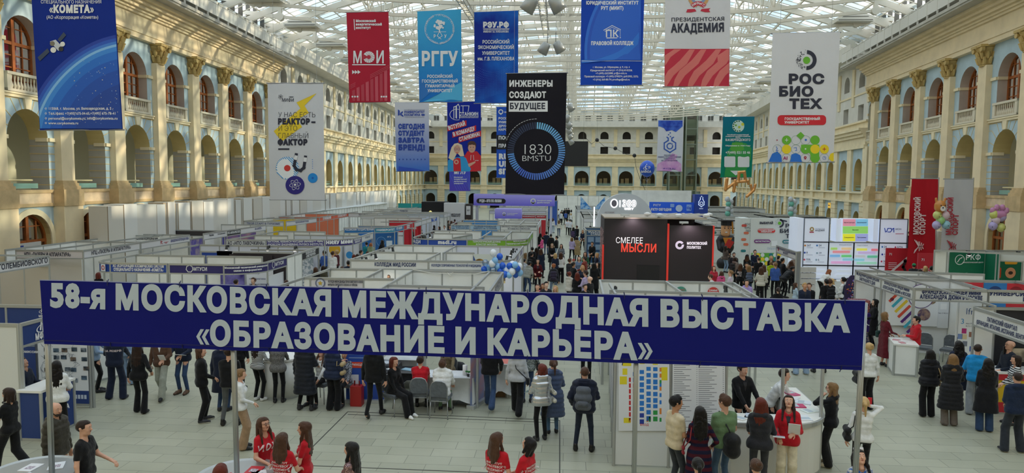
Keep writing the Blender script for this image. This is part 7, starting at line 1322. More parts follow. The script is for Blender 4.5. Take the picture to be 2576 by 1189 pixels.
def paper(label,who,i,col='e8e8ea',size=(.15,.21),tilt=50,name='leaflet',col2=None,off=(0,.03,.02),thick=.006):
 r,s,Wt,U=PEOPLE[who];p=hand_world(who,i);t=thing(name,label,name.replace('_',' '),p,r.rotation_euler[2]);m=MB();a,b=size;X=Matrix.Translation(Vector(off))@Matrix.Rotation(rad(tilt),4,'X');m.X=X;m.box((-a/2,-.02,-thick/2),(a/2,b-.02,thick/2));m.build('pages',M(col,.5),t)
 if col2:m=MB();m.X=X;m.box((-a/2+.01,.03,thick/2),(a/2-.01,b*.6,thick/2+.001));m.build('print',M(col2,.5),t)
 return t

# ------------------------------------------------------------------ who stands where (head top read off the photograph, height in metres)
def P_(label,px,py,H=1.72,**k):
 ft=k.pop('feet',None);ym=k.pop('ymax',0);at=(atz(*ft).x,atz(*ft).y)if ft else floor_at(px,py,H);at=(at[0]*ym/at[1],ym)if ym and at[1]>ym else at;k.setdefault('near',1);return person(label,at,1.7 if k.get('seat')else H,**k)
 # -- front
P_('person in black t-shirt and black trousers striding past front left stand',21,974,1.68,face=90,hair='bob',hc='d',top='tee',bot='wide',arms='hold,swing',legs='walk',fem=1,extra=('headphones',),shoe='sneaker');paper('white sheet held by the striding person in black at the left edge','person in black t-shirt and black trousers striding past front left stand',0)
P_('bald bearded man in olive quilted jacket behind left banner pole',138,1010,1.78,face=-90,hair='bald',hc='d',top='puffer',tc='3a352b',bot='slim',bc='D',arms='down,down',hy=-15,extra=('beard',),legs='stand')
P_('young man in black t-shirt at the round glass table',210,1055,1.8,face=-80,hair='crop',hc='d',top='tee',bot='slim',arms='hold,down',legs='stand')
P_('woman with long curly black hair in white jacket at the МФЮА counter',141,906,1.72,face=28,hair='wavy',hc='k',top='jacket',tc='W',bot='slim',bc='K',arms='reach,hold',legs='relax',fem=1,shoe='sneaker',sc_='E')
P_('dark haired attendant in dark top bowed behind the МФЮА counter',62,905,1.45,face=-80,hair='short',hc='b',top='sweater',tc='N',arms='chest,hold',hp=-25,legs='sit',seat=.6)
P_('man in navy uniform overalls standing at white counter under banner',290,855,1.8,feet=(292,1004),face=8,hair='short',hc='d',top='jacket',tc='N',bot='wide',bc='N',arms='hold,table',legs='wide',extra=(('backtext',(('О.И. РЕЗЕРВ',.045,1.22),)),))
P_('person in pale blue shirt behind the white counter under banner left',240,850,1.72,feet=(243,985),face=-60,top='shirt',tc='B',bot='slim',bc='K',arms='table,hold',hair='short',near=2)
P_('person in pale denim at the white counter beside the uniformed man',316,855,1.7,feet=(322,968),face=20,top='jacket',tc='B',bot='wide',bc='B',hair='short',near=2)
P_('woman in black trouser suit with long brown hair, seen from behind',347,862,1.72,feet=(352,1038),face=5,hair='long',hc='d',top='suit',tc='K',bot='flare',arms='down,hip',legs='relax',fem=1)
P_('person in brown suede coat and grey-green trousers holding brochures',410,845,1.75,feet=(409,1000),face=190,hair='short',hc='b',top='suit',tc='5a4030',bot='wide',bc='a3a597',arms='hold,down',legs='walk',shoe='boot',sc_='K');paper('bright brochures held by the person in brown suede coat','person in brown suede coat and grey-green trousers holding brochures',0,col2='3f7fc0')
bag('cream handbag hanging from hand of the brown suede coat','person in brown suede coat and grey-green trousers holding brochures','d8d2be',1,.7,(.12,.05,.13),False)
P_('man in navy jacket reading an open leaflet under the banner',470,845,1.8,feet=(463,988),face=175,hair='short',top='jacket',tc='N',bot='slim',bc='J',arms='hold,hold',hp=-30,shoe='boot',sc_='5a3f2a');paper('open leaflet read by the man in navy jacket','man in navy jacket reading an open leaflet under the banner',0,tilt=20,size=(.3,.14))
P_('young man with centre parted brown hair in loose black jacket',502,880,1.78,feet=(510,1060),face=-55,hair='bob',hc='b',top='jacket',bot='jogger',arms='down,front',legs='relax',hy=-25,shoe='sneaker')
P_('man with short curls in black sweater and grey jeans, from behind',554,877,1.82,feet=(580,1070),face=8,hair='curly',hc='d',top='sweater',tc='K',bot='slim',bc='55585a',arms='front,down',legs='wide',shoe='boot',sc_='K')
P_('person in dark navy coat half hidden behind black sweater man',540,850,1.78,feet=(562,1034),face=0,hair='short',top='coat',tc='N',bot='slim',bc='J')
P_('person in plain black standing right behind second banner pole',602,850,1.74,feet=(600,980),face=0,hair='short',top='jacket',tc='K',bot='slim')
P_('young woman with hair bun, white blouse and wide beige trousers',621,931,1.7,feet=(609,1128),face=-70,hair='bun',hc='l',top='shirt',tc='W',bot='wide',bc='T',arms='down,front',legs='stand',fem=1)
P_('person in black and white striped sweater at the low round counter',638,858,1.68,feet=(650,1008),face=-20,hair='long',hc='d',top='sweater',bot='slim',arms='table,hold',fem=1,shoe='sneaker',sc_='W',kindmat=M('1d1d22',.7,0,'stripes',9.0,'dcdcda'))
P_('person in grey tweed jacket and black heels holding a black coat',706,855,1.7,feet=(701,1013),face=8,hair='bob',hc='b',top='suit',bot='slim',arms='front,table',fem=1,shoe='boot',kindmat=M('3c3b3d',.8,0,'mottle',5,'8d8b88'))
P_('tall person in long black parka leaning at the tables under banner',765,862,1.78,feet=(768,1032),face=-10,hair='short',top='longpuffer',tc='1b1f28',bot='slim',arms='down,hold',legs='wide',shoe='boot')
P_('person in navy quilted coat with beige bag on shoulder, from behind',836,872,1.68,feet=(838,1032),face=-8,hair='bob',hc='b',top='puffer',tc='1c2742',bot='wide',arms='hold,down',fem=1);bag('beige backpack slung on shoulder of the navy quilted coat','person in navy quilted coat with beige bag on shoulder, from behind','b09a72',1,1.1,(.09,.06,.2))
P_('blonde woman in dark printed dress looking up from her table',870,884,1.28,face=170,hair='bob',hc='y',top='sweater',arms='lap,chin',fem=1,seat=.46,legs='sit',hp=15,kindmat=M('1c2030',.7,0,'mottle',2,'b8bcc8'))
P_('dark haired woman in white shirt writing at the table',808,883,1.28,face=165,hair='long',hc='b',top='shirt',tc='W',arms='table,table',fem=1,seat=.46,legs='sit',hp=-25)
P_('man in black jacket walking away past the roll-up poster',942,858,1.82,feet=(941,1050),face=-5,hair='short',hc='d',top='jacket',bot='slim',arms='down,down',legs='walk2')
P_('red haired girl in black seated behind the roll-up poster',991,905,1.3,face=-120,hair='bob',hc='a',top='sweater',bot='wide',arms='lap,lap',fem=1,seat=.47,legs='cross',shoe='sneaker',sc_='W')
P_('boy in red t-shirt seated on grey chair with his back turned',1056,903,1.3,face=5,hair='short',hc='d',top='tee',tc='R',bot='slim',bc='K',arms='table,table',seat=.47,legs='sit',hp=-20,lean=12)
P_('person in white padded jacket seated on the second grey chair',1110,917,1.24,face=-4,hair='short',hc='b',top='puffer',tc='W',bot='slim',bc='E',arms='table,table',seat=.47,legs='sit',hp=-35,lean=18,shoe='sneaker')
P_('girl with long brown hair facing the two seated visitors',1110,900,1.27,feet=None,face=180,hair='long',hc='b',top='sweater',tc='7a6c52',arms='table,lap',fem=1,seat=.46,legs='sit',hp=-25)if False else person('girl with long brown hair facing the two seated visitors',(atz(1112,1000).x+.05,18.35),1.68,180,'long','b','sweater','7a6c52','slim','K','table,lap','sit',1,hp=-25,seat=.46)
P_('person in black hoodie and flared blue jeans walking away',1236,838,1.8,feet=(1232,1028),face=-3,hair='short',hc='b',top='hoodie',tc='K',bot='flare',bc='J',arms='front,pocket',legs='walk',shoe='sneaker',sc_='T')
P_('person in pale grey hoodie and black trousers with small crossbody bag',1302,842,1.72,feet=(1300,1044),face=-5,hair='bob',hc='b',top='hoodie',tc='b9babe',bot='wide',arms='down,down',legs='walk',fem=1,shoe='sneaker',sc_='W');bag('small black crossbody bag at hip of the pale grey hoodie','person in pale grey hoodie and black trousers with small crossbody bag','1a1a1e',1,.86,(.1,.045,.08),True,cross=True)
P_('person in patterned grey jacket behind the pale grey hoodie',1331,838,1.74,feet=(1326,1012),face=0,hair='short',top='jacket',bot='slim',bc='J',arms='hold,down',kindmat=M('5d6462',.8,0,'mottle',1.2,'9a9f9c'));bag('black bag on shoulder of the patterned grey jacket','person in patterned grey jacket behind the pale grey hoodie','1a1a1e',1,.95,(.1,.05,.1))
SIL=M('c3c6ca',.22,.75)
P_('woman with red bob in shiny silver padded jacket and black jeans',1368,907,1.7,feet=(1362,1108),face=22,hair='bob',hc='a',top='puffer',bot='slim',bc='K',arms='hold,chin',legs='stand',fem=1,kindmat=SIL,hy=15);bag('cream tote bag on the shoulder of the silver jacket','woman with red bob in shiny silver padded jacket and black jeans','d5d0bf',1,1.0,(.19,.05,.16));paper('pale blue leaflet in hand of the silver jacket','woman with red bob in shiny silver padded jacket and black jeans',0,'b8d4e4',tilt=-30)
P_('woman in long blue-grey padded coat beside the silver jacket',1391,901,1.7,feet=(1390,1090),face=12,hair='pony',hc='b',top='longpuffer',tc='4d5a78',bot='slim',bc='4d6a88',arms='chin,hold',fem=1)
P_('man in navy jacket and jeans carrying a grey backpack, alone mid floor',1459,920,1.8,feet=(1468,1135),face=-8,hair='crop',hc='b',top='puffer',tc='1a2034',bot='slim',bc='1f2738',arms='pocket,hold',legs='wide',shoe='boot',sc_='K',hy=10);backpack('grey backpack on the lone man in navy jacket','man in navy jacket and jeans carrying a grey backpack, alone mid floor','5a5e66')
P_('person in pink and black knit top near the information stand',1474,838,1.68,feet=(1474,966),face=0,hair='bob',hc='d',top='sweater',bot='slim',fem=1,arms='front,front',near=2,kindmat=M('8f2f5a',.8,0,'stripes',4.0,'3a3338'))
RT=(('ИНСТИТУТ',.034,1.27),('ОТРАСЛЕВОГО',.034,1.215),('МЕНЕДЖМЕНТА',.034,1.16),('РАНХиГС',.034,1.105))
P_('brown haired woman in red t-shirt, back lettered ИНСТИТУТ, at bottom centre',1250,1086,1.72,face=-22,hair='half',hc='b',top='tee',tc='R',bot='slim',arms='front,down',fem=1,hy=-20,extra=(('backtext',RT),))
P_('woman with black bob in red t-shirt holding leaflets, bottom centre',1326,1096,1.7,face=62,hair='bob',hc='k',top='tee',tc='R',bot='slim',arms='hold,hold',fem=1,hp=-20,extra=(('backtext',RT),));paper('fan of pale leaflets held by the woman with black bob','woman with black bob in red t-shirt holding leaflets, bottom centre',0,'d8c8ca',col2='b03040',thick=.02)
P_('long dark haired girl in shiny sequin top walking at bottom',884,1110,1.7,face=80,hair='long',hc='k',top='sweater',bot='slim',fem=1,arms='down,swing',legs='walk',kindmat=M('4a3436',.25,.5,'mottle',3,'b09090'))
P_('woman with glasses in red t-shirt with white print, left of trio',664,1048,1.7,face=-118,hair='long',hc='b',top='tee',tc='R',bot='slim',fem=1,arms='front,hold',hp=-10,extra=('glasses',('fronttext',(('ИОМ',.11,1.2),))))
P_('woman in red t-shirt with back lettered ИНСТИТУТ, middle of trio',709,1087,1.68,face=-8,hair='half',hc='b',top='tee',tc='R',bot='slim',fem=1,arms='hold,hold',extra=(('backtext',RT),))
P_('woman in red t-shirt hugging red folders, right of trio',766,1059,1.7,face=105,hair='long',hc='b',top='tee',tc='R',bot='slim',bc='D',fem=1,arms='chest,hold',hy=-10,extra=(('fronttext',(('ИОМ',.1,1.2),)),));paper('red and white folders hugged by right woman of the trio','woman in red t-shirt hugging red folders, right of trio',0,'b02434',(.22,.28),75,'folder','e0d8d8',(0,.0,-.08),.04)
P_('person with reddish brown hair showing only head at bottom edge',554,1165,1.66,face=10,hair='bob',hc='a',top='tee',tc='K',fem=1,arms='hold,down')
# -- information stand
P_('young man in cream t-shirt and dark jeans at the floor plan',1701,994,1.84,face=-65,hair='short',hc='k',top='tee',tc='d9c8a8',bot='slim',bc='3a3e44',arms='front,front',skin='m',hy=-10);paper('rolled white paper held by the man in cream t-shirt','young man in cream t-shirt and dark jeans at the floor plan',1,tilt=-60,thick=.03)
P_('woman with curly black hair in navy and wine checked dress',1762,1021,1.74,face=0,hair='wavy',hc='k',top='dress',bot='none',arms='front,hip',fem=1,kindmat=M('1c1c34',.8,0,'stripes',2.6,'4a1a26'),shoe='boot');bag('slim red strap bag of the woman in checked dress','woman with curly black hair in navy and wine checked dress','8a1f2a',-1,.95,(.06,.03,.08))
P_('man in green t-shirt and blue jeans at the reception counter',1824,992,1.86,face=18,hair='short',hc='b',top='tee',tc='6f8a64',bot='slim',bc='48607a',arms='front,hold',hy=20);bag('black crossbody bag hanging behind the man in green t-shirt','man in green t-shirt and blue jeans at the reception counter','1b1b1d',1,.95,(.05,.13,.15),True,'crossbody_bag',-.19,.04,True)
person('young man in black zip jacket standing behind the reception counter',(3.75,15.0),1.8,-160,'short','d','jacket','K','slim','K','table,table','stand',0,hy=10)
person('man in white shirt leaning over the reception counter',(4.4,15.2),1.76,-118,'short','d','shirt','W','slim','K','table,table','stand',0,lean=28,hp=-20)
P_('auburn haired person in charcoal hoodie leaning on reception counter',1915,999,1.80,face=-12,hair='half',hc='a',top='hoodie',tc='2e2e33',bot='slim',bc='3a3b40',arms='table,hold',fem=1,hy=10)
P_('young woman in red fleece and cream trousers reading brochures',1985,993,1.76,face=165,hair='long',hc='d',top='jacket',tc='R',bot='wide',bc='d8ccb0',arms='chest,hold',fem=1,hp=-25);paper('upper brochure with pink cover read by woman in red fleece','young woman in red fleece and cream trousers reading brochures',0,'e8e6e6',(.2,.26),60,'brochure','c8307a',(0,.02,.02));paper('lower stack of brochures held by woman in red fleece','young woman in red fleece and cream trousers reading brochures',1,'e4e6ea',(.2,.26),15,'brochure','8aa8c8',(0,0,.02),.02)
P_('dark haired girl in white top showing only head beside green t-shirt man',1756,1150,1.6,face=0,hair='pony',hc='k',top='tee',tc='W',fem=1)
P_('brown haired girl with pink hair clip at bottom edge',1903,1153,1.6,face=5,hair='bun',hc='b',top='tee',tc='K',fem=1)
P_('woman with glasses in black hoodie holding hand to her mouth',2102,964,1.7,feet=(2085,1172),face=62,hair='half',hc='l',top='hoodie',tc='K',bot='wide',bc='1c1c1e',arms='chin,pocket',fem=1,shoe='sneaker',sc_='C',extra=('glasses',))
P_('blonde woman in white sweater and black trousers holding jackets',2188,861,1.7,face=3,hair='bun',hc='y',top='sweater',tc='W',bot='wide',arms='front,down',fem=1,legs='stand');bag('bundle of black jackets hanging on arm of white sweater woman','blonde woman in white sweater and black trousers holding jackets','17171a',-1,.85,(.16,.08,.16),False,'jacket_bundle')
P_('blonde woman in loose white blouse talking on a red phone',2174,997,1.68,face=-12,hair='pony',hc='y',top='shirt',tc='W',bot='slim',bc='K',arms='down,ear',fem=1);bag('black shoulder bag of the woman on the red phone','blonde woman in loose white blouse talking on a red phone','18181b',-1,1.0,(.16,.07,.13))
paper('red mobile phone at ear of the blonde woman in white blouse','blonde woman in loose white blouse talking on a red phone',1,'d02030',(.07,.14),90,'phone',None,(0,.02,.03),.012)
P_('girl in colourful jacket with white headband reading at bottom right',2167,1131,1.66,face=185,hair='long',hc='k',top='jacket',fem=1,hp=-30,arms='hold,hold',extra=('headband',),kindmat=M('2f5a9a',.7,0,'mottle',.6,'d8d4cc'))
P_('woman in long burgundy dress with dark green bag at the lyceum stand',2226,778,1.7,feet=(2222,920),face=-78,hair='bob',hc='l',top='dress',tc='5f1420',bot='none',arms='front,hold',fem=1,hp=-15);bag('dark green handbag on hip of the burgundy dress','woman in long burgundy dress with dark green bag at the lyceum stand','24403c',-1,.98,(.15,.06,.1))
P_('person with short dark hair in bright red hoodie at lyceum stand',2308,793,1.66,feet=(2298,932),face=85,hair='short',hc='k',top='hoodie',tc='c01a26',bot='slim',bc='K',arms='chest,down',hp=-5)
P_('woman in short black padded jacket with beige bag, waiting right',2341,881,1.66,feet=(2332,1048),face=-8,hair='long',hc='k',top='puffer',tc='1a1a1f',bot='wide',arms='front,pocket',fem=1);bag('beige shoulder bag of the short black padded jacket','woman in short black padded jacket with beige bag, waiting right','c2a070',1,.92,(.07,.05,.12))
P_('woman with blond bob in long black padded coat, beige shoes',2410,893,1.7,feet=(2388,1070),face=-10,hair='half',hc='l',top='longpuffer',tc='1b1b1f',bot='wide',bc='6a6058',arms='front,hold',fem=1,sc_='a08a70')
P_('man in bright blue jacket and grey trousers among the queue',2437,862,1.76,feet=(2450,1043),face=-18,hair='crop',hc='d',top='jacket',tc='1f8fd0',bot='wide',bc='8f949a',arms='hold,hold',hy=-20)
P_('dark haired woman hidden behind the bright blue jacket man',2413,856,1.7,face=-10,hair='wavy',hc='k',top='coat',tc='N',fem=1)
P_('woman with long wavy black hair in long black coat and jeans',2490,897,1.7,feet=(2476,1085),face=-18,hair='wavy',hc='k',top='coat',tc='17171b',bot='wide',bc='2f4464',arms='front,front',fem=1)
P_('bald man with glasses in navy sweater behind the corner counter',2540,855,1.78,face=95,hair='bald',top='sweater',tc='18202f',bot='slim',arms='hold,front',hp=-10,extra=('glasses',))
P_('woman in black and white striped top at the corner counter',2557,892,1.66,face=80,hair='bob',hc='d',top='sweater',fem=1,arms='hold,front',kindmat=M('1d1d22',.7,0,'stripes',7.0,'e2e2e0'))
P_('stout man in navy sweater and dark jeans at the right edge',2556,928,1.72,feet=(2548,1137),face=-5,hair='crop',hc='d',top='hoodie',tc='1b2740',bot='wide',bc='2a2e36',arms='front,hold',legs='wide',shoe='sneaker')
P_('person in pale jeans and sneakers whose body hides behind banner end',2012,830,1.75,feet=(2016,942),face=10,hair='short',top='hoodie',tc='G',bot='wide',bc='B',shoe='sneaker',near=2,legs='wide')
P_('person in black boots and trousers standing behind banner end',2060,828,1.72,feet=(2062,937),face=0,hair='short',top='jacket',tc='K',bot='slim',shoe='boot',near=2,legs='wide')
